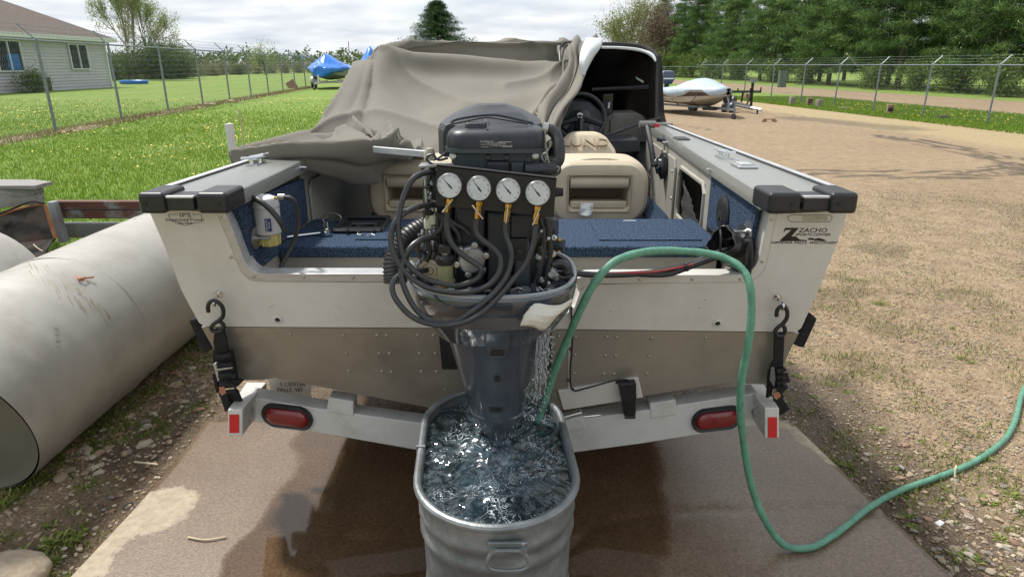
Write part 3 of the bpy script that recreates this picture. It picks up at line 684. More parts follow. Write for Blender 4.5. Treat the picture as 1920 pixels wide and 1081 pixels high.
def house_window(y0, y1, z0, z1, blue=False):
    f = M(); xw = hx1+.10; t_ = .07
    for a, b, c, d in ((y0-t_, y1+t_, z0-t_, z0), (y0-t_, y1+t_, z1, z1+t_), (y0-t_, y0, z0, z1), (y1, y1+t_, z0, z1), ((y0+y1)/2-t_/2, (y0+y1)/2+t_/2, z0, z1)):
        f.box((xw, (a+b)/2, (c+d)/2), (.08, b-a, d-c))
    fo = f.obj('window', trimw, hs); M().box((xw-.03, (y0+y1)/2, (z0+z1)/2), (.02, y1-y0, z1-z0)).obj('pane', gl, fo)
    if blue:
        M().box((xw-.015, y1-.35*(y1-y0), z0+.3*(z1-z0)), (.012, .5*(y1-y0), .55*(z1-z0))).obj('blue_curtain', mat('blue_curtain', (.03, .16, .42), None, .8), fo)
house_window(39.9, 41.5, 1.62, 2.92); house_window(34.2, 35.9, 1.55, 2.95, True)
e = .55; rz = 6.75; ins = (hx1-hx0)/2+e
A = [(hx1+e, hy0-e, hz1), (hx1+e, hy1+e, hz1), (hx0-e, hy1+e, hz1), (hx0-e, hy0-e, hz1)]; R1 = ((hx0+hx1)/2, hy0-e+ins, rz); R2 = ((hx0+hx1)/2, hy1+e-ins, rz)
m = M(); m.add(A+[R1, R2], [(0, 1, 5, 4), (1, 2, 5), (2, 3, 4, 5), (3, 0, 4), (3, 2, 1, 0)]); ro = m.obj('roof', shing, hs, smooth=None)
fa = M(); fa.box((hx1+e+.02, (hy0+hy1)/2, hz1-.09), (.05, hy1-hy0+2*e, .22)); fa.box(((hx0+hx1)/2, hy1+e+.02, hz1-.09), (hx1-hx0+2*e, .05, .22)); fa.obj('fascia', trimw, ro)
M().box((hx1+e/2, (hy0+hy1)/2, hz1-.12), (e, hy1-hy0+2*e-.1, .03)).obj('soffit', trimw, hs)
M().box((hx1+.04, 37.0, .8), (.1, 1.5, .75)).obj('cellar_hatch', mat('dark_hatch', (.05, .035, .03), (.09, .06, .05), .7, 0, 12), hs)
M().lathe([(.16, 0), (.16, .5), (.24, .5), (.24, .62), (.02, .7)], ((-31.5), 32.9, 6.4), n=10).obj('roof_vent', galv, ro)

# ================= TREES =================
def leafcloud(C, N_, size, spread, asp=.45, up=.15):
    """C (k,3) clump centres -> triangles"""
    k = len(C); c = np.repeat(C, N_, 0)+rng.normal(0, 1, (k*N_, 3))*spread
    d = rng.normal(0, 1, (k*N_, 3)); d[:, 2] += up; d /= np.linalg.norm(d, axis=1)[:, None]; q = rng.normal(0, 1, d.shape); s_ = np.cross(d, q); s_ /= np.linalg.norm(s_, axis=1)[:, None]
    L = size*rng.uniform(.6, 1.3, (k*N_, 1)); V = np.stack([c-s_*L*asp*.5, c+s_*L*asp*.5, c+d*L], 1).reshape(-1, 3); return V
def addtris(name, V, m, parent): return rawmesh(name, V, np.arange(len(V)).reshape(-1, 3), m, parent)
bark = mat('bark', (.07, .055, .045), (.14, .115, .095), .95, 0, 12, bump=.6, bscale=20, stretch=(1, 1, .3)); pbark = mat('pale_bark', (.20, .17, .14), (.32, .28, .23), .9, 0, 12)
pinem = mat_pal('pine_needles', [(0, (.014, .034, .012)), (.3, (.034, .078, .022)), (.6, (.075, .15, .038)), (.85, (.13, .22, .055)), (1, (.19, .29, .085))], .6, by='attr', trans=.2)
def pine(H=13., Rm=3.4, seed=1, low=.8, dens=1.):
    global rng
    sv_ = rng; rng = np.random.default_rng(seed); root = empty('pine_tree', (0, 0, 0))
    t = M().tube([(0, 0, -.3), (.05, .03, H*.3), (-.04, 0, H*.65), (0, 0, H)], [.22, .17, .10, .02], 8, 0); clump = []; val = []
    z = low
    while z < H-.3:
        f = z/H; nb = 5 if f < .8 else 4; a0 = rng.uniform(0, 6.28)
        for b in range(nb):
            if rng.random() < .16: continue
            a = a0+b*2*pi/nb+rng.normal(0, .2); L = Rm*(1-f**1.6)*rng.uniform(.6, 1.12)+.25; rise = rng.uniform(-.08, .22)*L
            P = [Vector((0, 0, z)), Vector((cos(a)*L*.5, sin(a)*L*.5, z+rise*.2-.03*L)), Vector((cos(a)*L, sin(a)*L, z+rise+.06*L))]
            t.tube(P, [.035, .022, .008], 4)
            nc = int(2+L*2.7*dens)
            for q in range(nc):
                u = rng.uniform(.35, 1.03)**.8; bp = P[0].lerp(P[1], u*2) if u < .5 else P[1].lerp(P[2], u*2-1)
                sp_ = .32*L*(1.15-u)
                cc = np.array(bp)+np.array([rng.normal(0, sp_), rng.normal(0, sp_), rng.normal(.08, .07)])
                clump.append(cc); val.append(.12+.6*u+rng.normal(0, .18)+.15*f)  # needles darker inward, lighter at tips and top: crown shade put in the colour
        z += rng.uniform(.34, .56)
    clump = np.array(clump); NN = 46
    V = leafcloud(clump, NN, .38, np.array([.25, .25, .085]), .10, .55)
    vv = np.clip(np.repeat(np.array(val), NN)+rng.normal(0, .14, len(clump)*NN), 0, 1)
    t.obj('trunk', bark, root); o = addtris('crown', V, pinem, root); at = o.data.attributes.new('needle_tone', 'FLOAT', 'POINT'); at.data.foreach_set('value', np.repeat(vv, 3).astype(np.float32))
    rng = sv_; return root
def broad(name, H, Rc, seed, leafm, barkm, nleaf=5, leaf=.16, depth=4, trunks=1, dens=1., low=.25, wid=.5, fill=0):
    global rng
    sv_ = rng; rng = np.random.default_rng(seed); root = empty(name, (0, 0, 0)); t = M(); tips = []
    def grow(p, d, L, r, lev):
        q = p+d*L; mid = (p+q)/2+Vector(rng.normal(0, .05*L, 3)); t.tube([p, mid, q], [r, r*.85, r*.65], 5 if lev > 1 else 7)
        if lev >= 2: tips.extend([mid, q, p.lerp(q, .75)])
        if lev >= depth: return
        for k in range(3 if lev else 5):
            nd = (d*(1.0-.1*lev)+Vector(rng.normal(0, wid, 3))+Vector((0, 0, .12))).normalized(); u = rng.uniform(.45, 1) if lev else rng.uniform(.3, 1)
            grow(p.lerp(q, u), nd, L*rng.uniform(.55, .8), r*.55, lev+1)
        grow(q, (d+Vector(rng.normal(0, .12, 3))).normalized(), L*.72, r*.62, lev+1)
    for k in range(trunks):
        a = k*2.4; grow(Vector((cos(a)*.3*(trunks > 1), sin(a)*.3*(trunks > 1), -.2)), Vector((cos(a)*.12*(trunks > 1), 0, 1)).normalized(), H*.36, H*.011+.02, 0)
    C = np.array([tuple(x) for x in tips])
    t.obj('trunk', barkm, root)
    C = C[rng.random(len(C)) < dens]; C = C[C[:, 2] > H*low*.6]
    if fill:
        a = rng.uniform(0, 6.28, fill); e2 = np.arccos(rng.uniform(-1, 1, fill)); rr = rng.random(fill)**.45
        C2 = np.stack([np.cos(a)*np.sin(e2)*rr*Rc, np.sin(a)*np.sin(e2)*rr*Rc, H*.52+np.cos(e2)*rr*H*.5], 1)
        C2[:, 0] *= 1+.35*(vnoise(C2[:, 2]*2, C2[:, 1], 1, seed)-.5); C = np.concatenate([C, C2])
    V = leafcloud(C, nleaf, leaf, leaf*2.0, .7); addtris('crown', V, leafm, root); rng = sv_; return root
def place(tree, x, y, z=0, s=1., rz=0, label=None, cat='tree', group=None, first=[None]):
    tree.location = (x, y, z); tree.scale = (s, s, s); tree.rotation_euler.z = rz; tag(tree, label, cat, group)
pv = [pine(13, 3.6, 11, 1.6), pine(12, 3.3, 12, 1.0), pine(14, 3.9, 13, 2.4), pine(12.5, 3.7, 14, 1.2)]
used = [False]*4
pl = [(33.5, 30), (32.8, 35), (33.2, 40.5), (31.5, 45), (32.4, 50), (30.6, 54.5), (31.2, 60), (29.8, 64.5), (30.6, 70), (29.2, 76), (29.8, 82), (28.6, 89), (28.9, 96), (27.6, 104), (27.9, 113), (26.6, 122),
      (37.5, 38), (37, 46), (36.5, 56), (36, 66), (35, 77), (34.5, 90), (33.5, 104), (33, 120), (42, 50), (41, 64), (40, 82)]
for i, (x, y) in enumerate(pl):
    k = (i*3+i//4) % 4
    if not used[k]: tr = pv[k]; used[k] = True
    else: tr = copy_tree(pv[k])
    s = random.uniform(.95, 1.25)
    od = ['first', 'second', 'third', 'fourth', 'fifth', 'sixth', 'seventh', 'eighth', 'ninth', 'tenth', 'eleventh', 'twelfth', 'thirteenth', 'fourteenth', 'fifteenth', 'sixteenth']
    if i < 16: lab = 'tall front row pine across the dirt road, %s from the right' % od[i]; gr = 'pines in the front row along the road'
    else: lab = 'tall pine behind the front row, %s back pine from the right' % od[i-16]; gr = 'pines behind the front row'
    place(tr, x+random.uniform(-.4, .4), y, -.1, s, random.uniform(0, 6), lab, 'tree', gr)
palem = mat_pal('spring_leaves', [(0, (.14, .17, .05)), (.5, (.22, .25, .08)), (1, (.34, .36, .14))], .6, trans=.35)
brownm = mat_pal('brown_twigs', [(0, (.14, .10, .075)), (.5, (.24, .18, .13)), (1, (.30, .24, .15))], .8)
bushm = mat_pal('bush_leaves', [(0, (.06, .09, .035)), (.5, (.11, .155, .055)), (1, (.17, .21, .085))], .7, trans=.2)
undm = mat_pal('understory_leaves', [(0, (.07, .11, .03)), (.5, (.15, .22, .05)), (1, (.26, .33, .09))], .7, trans=.3)
greym = mat_pal('grey_brush', [(0, (.17, .165, .10)), (.5, (.25, .25, .14)), (1, (.33, .31, .21))], .8)
t1 = broad('deciduous_tree', 13, 4.0, 21, palem, pbark, 5, .22, 4, fill=700); place(t1, 19.5, 118, 0, 1., 0, 'pale yellow green spring tree at the left end of the wood', 'tree')
t2 = broad('deciduous_tree', 14, 4.2, 22, palem, pbark, 4, .2, 4, fill=600); place(t2, 23.5, 126, 0, 1.05, 1, 'taller pale green spring tree right behind the first one beside the wood', 'tree')
t3 = broad('deciduous_tree', 11, 3.6, 23, brownm, bark, 5, .2, 4, fill=700); place(t3, 22.8, 112, 0, 1., 2, 'brown budding tree with no green leaves between pale trees and pines', 'tree')
t4 = broad('deciduous_tree', 11.5, 3.6, 24, brownm, bark, 5, .2, 4, fill=700); place(t4, 25.6, 116, 0, 1., 3, 'brown twiggy tree tight against the leftmost pine', 'tree')
# understory at the edge of the pines
ub_ = [broad('understory_bush', 2.6, 1.6, 31, undm, bark, 7, .13, 3, low=.05, fill=260, wid=.7), broad('understory_bush', 2.2, 1.5, 32, undm, bark, 7, .13, 3, low=.05, fill=240, wid=.8)]
for i, (x, y, s) in enumerate([(29.5, 41, 1.), (30, 46.5, 1.2), (29.4, 50, .9), (28.6, 53.5, 1.), (28.5, 66, 1.1), (28, 73, 1.2), (27.4, 84, 1.2), (27, 92, 1.4), (26, 100, 1.4), (24.5, 106, 1.8), (22, 108, 1.7), (30.5, 36.5, .9)]):
    tr = ub_[i] if i < 2 else copy_tree(ub_[i % 2]); place(tr, x, y, -.05, s, i*1.3, 'light green bush at the foot of the pines, %s from the right' % od[i], 'bush', 'bushes at the foot of the pines')
# dead fallen branches
for i, (a, b) in enumerate([((1588, 101), (1608, 125)), ]):
    M().tube([W(a[0], a[1], 34), W(b[0], b[1], 34.2)], [.05, .03], 6).obj('leaning_dead_branch', pbark); tag(COL.objects['leaning_dead_branch'], 'pale bare branch leaning against the right fence in front of the pines', 'branch')
# lone spruce beyond the cover
def spruce():
    root = empty('spruce_tree', (0, 0, 0)); t = M().tube([(0, 0, 0), (0, 0, 8.6)], [.18, .02], 8); Cl = []; val = []
    for z in np.arange(.6, 8.5, .26):
        Rr = 7.6*(1-z/8.9)**.9*(.85+.25*rng.random())+.1; nb = 20
        for b in range(nb):
            a = rng.uniform(0, 6.28); L = Rr*rng.uniform(.75, 1.1)
            for q in np.arange(.2, 1.01, .16):
                Cl.append((cos(a)*L*q, sin(a)*L*q, z-.18*L*q+.12*q*q*L+rng.normal(0, .04))); val.append(q*.35)  # inner needles toned darker: crown shade put in the colour
    NN = 15; V = leafcloud(np.array(Cl), NN, .24, np.array([.16, .16, .07]), .22, .1); t.obj('trunk', bark, root); o = addtris('crown', V, pinem, root)
    at = o.data.attributes.new('needle_tone', 'FLOAT', 'POINT'); at.data.foreach_set('value', np.repeat(np.clip(np.repeat(val, NN)+rng.normal(0.02, .1, len(val)*NN), 0, 1), 3).astype(np.float32)); return root
g = W(822, 100, 80); place(spruce(), g.x, 80, .25, .98, 0, 'lone dark spruce rising behind the boat cover', 'tree')
# left side: airy cottonwood, brush, hedge, far woods
airy = mat_pal('airy_leaves', [(0, (.20, .25, .08)), (.5, (.30, .36, .13)), (1, (.42, .46, .22))], .6, trans=.35)
g = W(255, 140, 66); place(broad('cottonwood_tree', 13.5, 4, 41, airy, pbark, 8, .16, 4, trunks=2, dens=.9, wid=.34), g.x, 66, .3, 1., .4, 'airy tall cottonwood with sparse young leaves behind the house corner', 'tree'); COL.objects['cottonwood_tree'].scale = (.5, .5, 1.1)
g = W(283, 140, 70); place(broad('cottonwood_tree', 11, 3.4, 42, airy, pbark, 9, .17, 4, trunks=1, dens=.95, wid=.45), g.x, 70, .3, 1., 2, 'shorter airy cottonwood right beside the tall one', 'tree'); COL.objects['cottonwood_tree.001'].scale = (.55, .55, .95)
brm = [broad('brush_bush', 2.6, 2.2, 51, greym, bark, 8, .14, 3, low=.05, fill=340, wid=.8), broad('brush_bush', 3.0, 2.1, 52, bushm, bark, 8, .14, 3, low=.05, fill=340, wid=.8)]
bl = [(205, 62, 1.1, 1), (222, 70, 1.2, 0), (240, 66, 1.2, 1), (262, 72, 1.25, 1), (285, 70, 1.0, 0), (300, 68, 1.5, 1), (325, 72, 1.5, 1), (345, 70, 1.2, 1), (300, 78, 1.8, 1), (330, 80, 1.8, 0), (368, 84, 1.0, 0), (390, 92, 1.1, 0), (414, 96, 1.2, 0), (436, 100, 1.1, 0), (460, 104, 1.2, 0), (484, 108, 1.2, 0), (508, 112, 1.2, 0), (535, 116, 1.2, 0), (560, 120, 1.2, 0), (585, 124, 1.2, 0), (400, 88, .9, 0), (450, 98, .9, 1)]
fu = [True, True]
ODN = ['first', 'second', 'third', 'fourth', 'fifth', 'sixth', 'seventh', 'eighth', 'ninth', 'tenth', 'eleventh', 'twelfth', 'thirteenth', 'fourteenth', 'fifteenth', 'sixteenth', 'seventeenth', 'eighteenth', 'nineteenth', 'twentieth', 'twenty-first', 'twenty-second']
bl.sort()
for i, (px, Yb, s, k) in enumerate(bl):
    tr = brm[k] if fu[k] else copy_tree(brm[k]); fu[k] = False; gg = W(px, 140, Yb)
    place(tr, gg.x, Yb, float(height(gg.x, Yb))-.1, s*(.62 if px > 350 else .78), i*1.1, 'grey brown brush beyond the left fence, %s bush from the left' % ODN[i] if k == 0 else 'dark green shrub in the thicket beyond the left fence, %s bush from the left' % ODN[i], 'bush', 'grey brush beyond the left fence' if k == 0 else 'dark shrubs beyond the left fence')
g = W(497, 130, 98); place(broad('small_tree', 5.2, 2, 61, airy, bark, 5, .16, 3, fill=160), g.x, 98, .2, 1., 0, 'small round pale tree beyond the middle of the left fence', 'tree')
hb_ = broad('house_bush', 1.5, 1.0, 71, bushm, bark, 8, .09, 3, low=.05, fill=300, wid=.8); place(hb_, -24.6, 35.0, .45, .8, 0, 'rounded dark green bush against the house wall', 'bush')
# far woods to the horizon (one mass)
C = []
for i in range(5200):
    a = rng.uniform(-1.15, 1.15); D = rng.uniform(330, 480); h_ = 5+4*vnoise(np.array([a*60]), np.array([0.]), 1., 3)[0]+2*vnoise(np.array([a*300]), np.array([0.]), 1., 5)[0]
    C.append((D*sin(a), D*cos(a), rng.random()*h_-1))
V = leafcloud(np.array(C), 9, 1.6, 1.1, .8); o = addtris('far_woods', V, bushm, None); tag(o, 'distant band of woods along the horizon', 'woods', kind='stuff')
# reeds tops behind blue boats
M().tube([W(655, 100, 60), W(653, 78, 60)], .03, 4).obj('bare_sapling', bark); tag(COL.objects['bare_sapling'], 'bare thin sapling showing above the first blue wrapped boat', 'sapling')
# ================= FISHING BOAT =================
TU = Vector((0, -TR, 1)).normalized(); TN = Vector((0, -1, -TR)).normalized(); TX = Vector((1, 0, 0))
boat = empty('fishing_boat', (-.05, 4.5, .4), 'white and tan open aluminum fishing boat seen from its transom, on a trailer', 'boat')
# --- transom plate with the motor cut-out
outer_l = [(278, 392), (306, 455), (340, 544), (400, 652), (437, 713)]
bottom = [(492, 712), (516, 708), (786, 760), (925, 786), (1044, 769), (1358, 717), (1404, 719)]
outer_r = [(1452, 721), (1482, 655), (1536, 540), (1566, 465), (1590, 395)]
def arc(pts, n=6): return spline([Vector((a, b, 0)) for a, b in pts], n)
notch_r = arc([(1457, 401), (1448, 440), (1441, 480), (1431, 508), (1408, 526), (1375, 529)], 5)
notch_l = arc([(500, 528), (470, 524), (452, 508), (438, 476), (422, 436), (405, 397)], 5)
mid = [Vector((1200, 531, 0)), Vector((1100, 534, 0)), Vector((1088, 545, 0)), Vector((1070, 600, 0)), Vector((800, 600, 0)), Vector((770, 540, 0)), Vector((757, 529, 0))]
allp = [(a, b) for a, b in outer_l+bottom+outer_r]+[(v.x, v.y) for v in notch_r]+[(v.x, v.y) for v in mid]+[(v.x, v.y) for v in notch_l]
# split the plate: white above the paint line, tan below
line_y = lambda x: np.interp(x, [355, 415, 800, 1100, 1400, 1540], [611, 612, 614, 617, 621, 623])
up = [(278, 392), (306, 455), (340, 544), (377, 611.5)]; lowl = [(377, 611.5), (400, 652), (437, 713)]
upr = [(1499, 622), (1536, 540), (1566, 465), (1590, 395)]
Pw = [T(*p) for p in up]+[T(x, float(line_y(x))) for x in (500, 800)]+[T(800, 600), ]  # left wing meets the motor well
def plate(poly, name, m, ex=.045, off=0.): return M().prism([T(a, b, off) for a, b in poly], (0, ex, ex*0)).obj(name, m, boat, bevel=.0, smooth=20)
nl = [(v.x, v.y) for v in notch_l]; nr = [(v.x, v.y) for v in notch_r]
white_poly = up+[(x, float(line_y(x))) for x in (500, 650, 800, 925, 1070, 1200, 1300, 1400)]+upr+nr+[(1200, 531), (1100, 534), (1088, 545), (1078, 575), (1060, 590), (800, 590), (775, 575), (770, 540), (757, 529)]+nl
wm_ = M()
def strip(A, B):
    P = [T(*a) for a in A]; Q = [T(*b) for b in B]; e_ = Vector((0, .045, 0)); wm_.loft([[P[i], Q[i], Q[i]+e_, P[i]+e_] for i in range(len(P))], True, True)
nlf = nl[::-1]; k_ = len(nlf)                      # left wing: outer edge paired with the notch curve
def along(poly, t):
    L = [0.]
    for a, b in zip(poly[:-1], poly[1:]): L.append(L[-1]+sqrt((a[0]-b[0])**2+(a[1]-b[1])**2))
    s = t*L[-1]
    for i in range(len(poly)-1):
        if s <= L[i+1]+1e-9: q = (s-L[i])/max(1e-9, L[i+1]-L[i]); return (poly[i][0]+(poly[i+1][0]-poly[i][0])*q, poly[i][1]+(poly[i+1][1]-poly[i][1])*q)
    return poly[-1]
lo_ = up+[(500, float(line_y(500)))]; strip([along(lo_, i/(k_-1)) for i in range(k_)], nlf)
ro_ = upr[::-1]+[(1375, float(line_y(1375)))]; k2 = len(nr); strip(nr, [along(ro_, i/(k2-1)) for i in range(k2)])
strip([(500, 528), (757, 529), (770, 540), (800, 590), (1060, 590), (1078, 575), (1088, 545), (1100, 534), (1200, 531), (1375, 529)], [(x, float(line_y(x))) for x in (500, 757, 770, 800, 1060, 1078, 1088, 1100, 1200, 1375)])
wm_.obj('transom_upper', white, boat, smooth=20)
tan_poly = [(377.6, 613)]+[(400, 652), (437, 713)]+bottom+[(1452, 721), (1482, 655), (1498.2, 624)]+[(x, float(line_y(x))+1.4) for x in (1400, 1300, 1200, 1070, 925, 800, 650, 500)]
plate(tan_poly, 'transom_lower', tan)
# --- capping channel round the cut-out
def trim(outer, inner, name, m):
    a = [T(p[0], p[1], .004) for p in outer]; b = [T(p[0], p[1], .004) for p in inner]
    c = [p+Vector((0, .075, 0)) for p in b]; d = [p+Vector((0, .075, 0)) for p in a]
    M().loft([[a[i], b[i], c[i], d[i]] for i in range(len(a))], True, True).obj(name, m, boat, smooth=50, bevel=.002, seg=1)
trl_o = nl[::-1]; trl_i = [(v.x, v.y) for v in arc([(420, 394), (436, 428), (451, 468), (463, 496), (480, 510), (505, 513)], 5)]
trl_o = trl_o+[(560, 528), (640, 528), (757, 529)]; trl_i = trl_i+[(560, 513), (640, 513), (757, 513)]
trim(trl_o, trl_i, 'transom_cap', alu)
trr_i = [(v.x, v.y) for v in arc([(1443, 400), (1433, 440), (1426, 474), (1417, 497), (1399, 512), (1370, 515)], 5)]
trim(nr+[(1300, 530), (1200, 531), (1130, 532), (1098, 536), (1084, 546)], trr_i+[(1300, 515), (1200, 516), (1130, 516), (1100, 517), (1080, 522)], 'transom_cap', white)
# bolts along the caps, rivets over the tan band
bolt = M().lathe([(.0055, 0), (.0055, .003), (.003, .0045)], (0, 0, 0), TN, 8); bo = None
def put(proto, first, p, name, m, par):
    if first is None: o = proto.obj(name, m, par, world=False); first = o
    else: o = first.copy(); COL.objects.link(o); o.parent = par
    o.location = p-org(par); return first
for (a, b) in [(414, 406), (433, 482), (476, 517.5), (570, 518.5), (662, 519), (730, 519), (1447, 411), (1429, 490), (1388, 523), (1298, 523), (1200, 523), (1110, 523)]: bo = put(bolt, bo, T(a, b, .004), 'bolt', steel, boat)
riv = M().lathe([(.0072, 0), (.0068, .0025), (.003, .0050), (.0008, .0055)], (0, 0, 0), TN, 10); rv = None
rivm = mat('rivet', (.30, .275, .24), (.36, .33, .29), .35, .5, 30)
rl = [(544, 626), (643, 628), (707, 628), (725, 628), (783, 628), (813, 628), (649, 662), (711, 662), (730, 662), (787, 662), (816, 662), (654, 695), (716, 696), (734, 696), (790, 696), (818, 696),
      (1047, 630), (1079, 631), (1138, 631), (1156, 632), (1222, 633), (1323, 633), (1046, 665), (1078, 665), (1135, 666), (1154, 666), (1217, 667), (1076, 699), (1132, 700), (1151, 700), (1213, 700)]
for a, b in rl: rv = put(riv, rv, T(a, b), 'rivet', rivm, boat)
darkh = mat('hole_dark', (.02, .02, .02), None, .8)
for a, b in ((521, 598), (1345, 605)):
    c = T(a, b); f = M().lathe([(.017, 0), (.017, .004), (.0105, .006), (.0105, .0015)], c, TN, 18).obj('drain_port', white, boat); M().lathe([(.0103, 0), (.0103, .0018)], c, TN, 14).obj('drain_hole', darkh, f)
for a, b in ((1144, 583), (1322, 562), (1311, 577), (507, 575), (513, 572)): M().lathe([(.0022, 0), (.002, .0006)], T(a, b), TN, 6).obj('paint_chip', darkh, boat)
# dark clamp plates either side of the midsection
M().prism([T(822, 618, .006), T(858, 618, .006), T(858, 692, .006), T(829, 692, .006)], (0, .01, 0)).obj('clamp_plate', black, boat); M().prism([T(1000, 618, .006), T(1034, 618, .006), T(1034, 693, .006), T(1000, 693, .006)], (0, .01, 0)).obj('clamp_plate', black, boat)
# seam strip + wire down the right of the motor
M().prism([T(1067, 560, .002), T(1072, 560, .002), T(1070, 735, .002), T(1065, 735, .002)], (0, .004, 0)).obj('seam_strip', white, boat)
# --- lettering
inkm = mat('black_ink', (.015, .015, .017), None, .4); inkg = mat('grey_ink', (.12, .12, .12), None, .4)
def ttxt(body, px, py, hpx, name, m=inkm, **k):
    p = T(px, py, .0012); return text(name, body, m, p, TX, TU, hpx*scale_at(p)*1.38, boat, .0003, **k)
ttxt('IPS', 347, 403.5, 9, 'maker_lettering', inkg, sx=1.5)
ttxt('Integrated Power', 347, 412, 6, 'maker_lettering', inkg, sx=1.25); ttxt('Stroke', 347, 418, 6, 'maker_lettering', inkg, sx=1.25)
fr = [(315, 402), (334, 402)], [(360, 402), (378, 402), (378, 416), (365, 418), (348, 423), (330, 418), (321, 414), (315, 402)]
for q in fr: M().tube([T(a, b, .0008) for a, b in q], .0008, 4).obj('maker_outline', inkg, boat)
ttxt('ZACHO', 1525, 432, 9.5, 'dealer_lettering', sx=1.15); ttxt('SPORTS CENTER', 1524, 440, 5.2, 'dealer_lettering', sx=1.25, shear=.2); ttxt('CHIPPEWA FALLS, WISCONSIN', 1504, 455, 5.2, 'dealer_lettering', sx=1.3, shear=.25)
def decal(poly): M().prism([T(a, b, .0012) for a, b in poly], (0, .0006, 0)).obj('dealer_emblem', inkm, boat, smooth=None)
decal([(1472, 427), (1498, 427), (1484, 443), (1471, 451), (1462, 451), (1484, 431), (1474, 431), (1469, 436)])
decal([(1484, 443), (1492, 443), (1500, 449), (1512, 450), (1513, 452), (1462, 452)])
decal([(1514, 449), (1517, 446), (1524, 446), (1527, 448), (1535, 446), (1543, 448), (1550, 451), (1545, 452), (1530, 451)])
cap_o = [(1478, 406), (1483, 403), (1556, 403), (1561, 408), (1556, 416), (1483, 416), (1478, 411)]
M().tube([T(a, b, .001) for a, b in cap_o], .0009, 4, closed=True).obj('capacity_plate_edge', inkg, boat)
M().prism([T(a, b, .001) for a, b in ((1505, 405), (1552, 405), (1552, 414), (1505, 414))], (0, .0005, 0)).obj('capacity_sticker', mat('faded_sticker', (.36, .34, .24), (.5, .48, .4), .5, 0, 60), boat)
# --- hull shell (sides and V bottom run forward to the bow)
XB = -.05
def xy(p): return (p.x, p.y, p.z)
secs = []
base = [T(278, 392), T(340, 544), T(377.5, 612.5), T(437, 713), T(505, 711), T(925, 786), T(1404, 719), T(1452, 721), T(1498, 623), T(1536, 540), T(1590, 395)]
for (dy, wx, dzb, kz) in ((0, 1, 0, 0), (1.2, .985, 0, 0), (2.6, .96, .01, .0), (3.9, .80, .05, .05), (4.8, .48, .13, .18), (5.5, .06, .30, .42)):
    r_ = []
    for i, p in enumerate(base):
        q = Vector((XB+(p.x-XB)*wx, p.y+dy+.047 if dy == 0 else p.y+dy, p.z))
        if 3 <= i <= 7: q.z += dzb+(kz if i == 5 else kz*.6)
        if i in (0, 10): q.z += .12*(dy/5.5)**2
        r_.append(q)
    secs.append(r_)
hm = M()
hm.loft(secs, closed=False, cap=False); hull = hm.obj('hull_side', [white, tan], boat, smooth=25)
# tan below the paint line
for p in hull.data.polygons:
    k = p.index % 10
    if 2 <= k <= 7: p.material_index = 1
# --- gunwales
gz = 1.42
def gunwale(xi0, xo0, xi1, xo1, y0, y1, name):
    s = 1 if xo0 > xi0 else -1
    m = M(); rings = []
    for t in np.linspace(0, 1, 6):
        y = y0+(y1-y0)*t; xi = xi0+(xi1-xi0)*t; xo = xo0+(xo1-xo0)*t
        rings.append([Vector((xi, y, gz-.055)), Vector((xi, y, gz-.006)), Vector((xi+s*.006, y, gz)), Vector((xo-s*.02, y, gz)), Vector((xo-s*.02, y, gz-.03)), Vector((xi+s*.02, y, gz-.055))])
    m.loft(rings); g_ = m.obj(name, silver, boat, smooth=60)
    r = M(); r.loft([[Vector((xo0+(xo1-xo0)*t-s*.019, max(y0+(y1-y0)*t, y0+.09), gz-.04)), Vector((xo0+(xo1-xo0)*t-s*.019, y0+(y1-y0)*t, gz+.006)), Vector((xo0+(xo1-xo0)*t+s*.008, y0+(y1-y0)*t, gz+.006)), Vector((xo0+(xo1-xo0)*t+s*.014, y0+(y1-y0)*t, gz-.04))] for t in np.linspace(0, 1, 6)])
    r.obj('rub_rail', alu, g_, smooth=40)
    k = M(); k.tube([(xo0+(xo1-xo0)*t-s*.026, y0+(y1-y0)*t, gz+.003) for t in (0, 1)], .005, 6); k.obj('rub_rail_insert', black, g_)
    return g_
gl_ = gunwale(-.945, -1.232, -.955, -1.10, 2.17, 4.9, 'left_gunwale'); gr_ = gunwale(.84, 1.142, .985, 1.115, 2.17, 4.78, 'right_gunwale')
gl_.name = 'gunwale'; gr_.name = 'gunwale'
# corner caps and end bars
def corner(p4, name='corner_cap'):
    pts = [W(a, b, y) for a, b, y in p4]; return pts
for (a0, a1, b0, b1) in ((256, 306, 365, 424), (1560, 1612, 1443, 1505)):
    for (u0, u1) in ((a0, a1), (b0, b1)):
        p = W(u0, 362, 2.10); q = W(u1, 362, 2.10); c = (p+q)/2
        M().box((c.x, 2.175, gz-.018), (q.x-p.x, .16, .07)).obj('corner_cap', black, boat, bevel=.014, seg=3)
        M().lathe([(.007, 0), (.006, .003)], ((c.x+(q.x-p.x)*.22*(1 if u0 in (b0,) else -1)), 2.095, gz-.02), (0, -1, 0), 10).obj('cap_screw', blackm, boat)
    l, r_ = sorted(((a0, a1), (b0, b1))); p = W(l[1], 372, 2.12); q = W(r_[0], 372, 2.12)
    M().box(((p.x+q.x)/2, 2.160, gz-.022), (q.x-p.x, .10, .048)).obj('end_bar', black, boat, bevel=.006)
    M().box(((p.x+q.x)/2, 2.118, gz+.000), (q.x-p.x, .018, .008)).obj('end_bar_strip', alu, boat, bevel=.002)
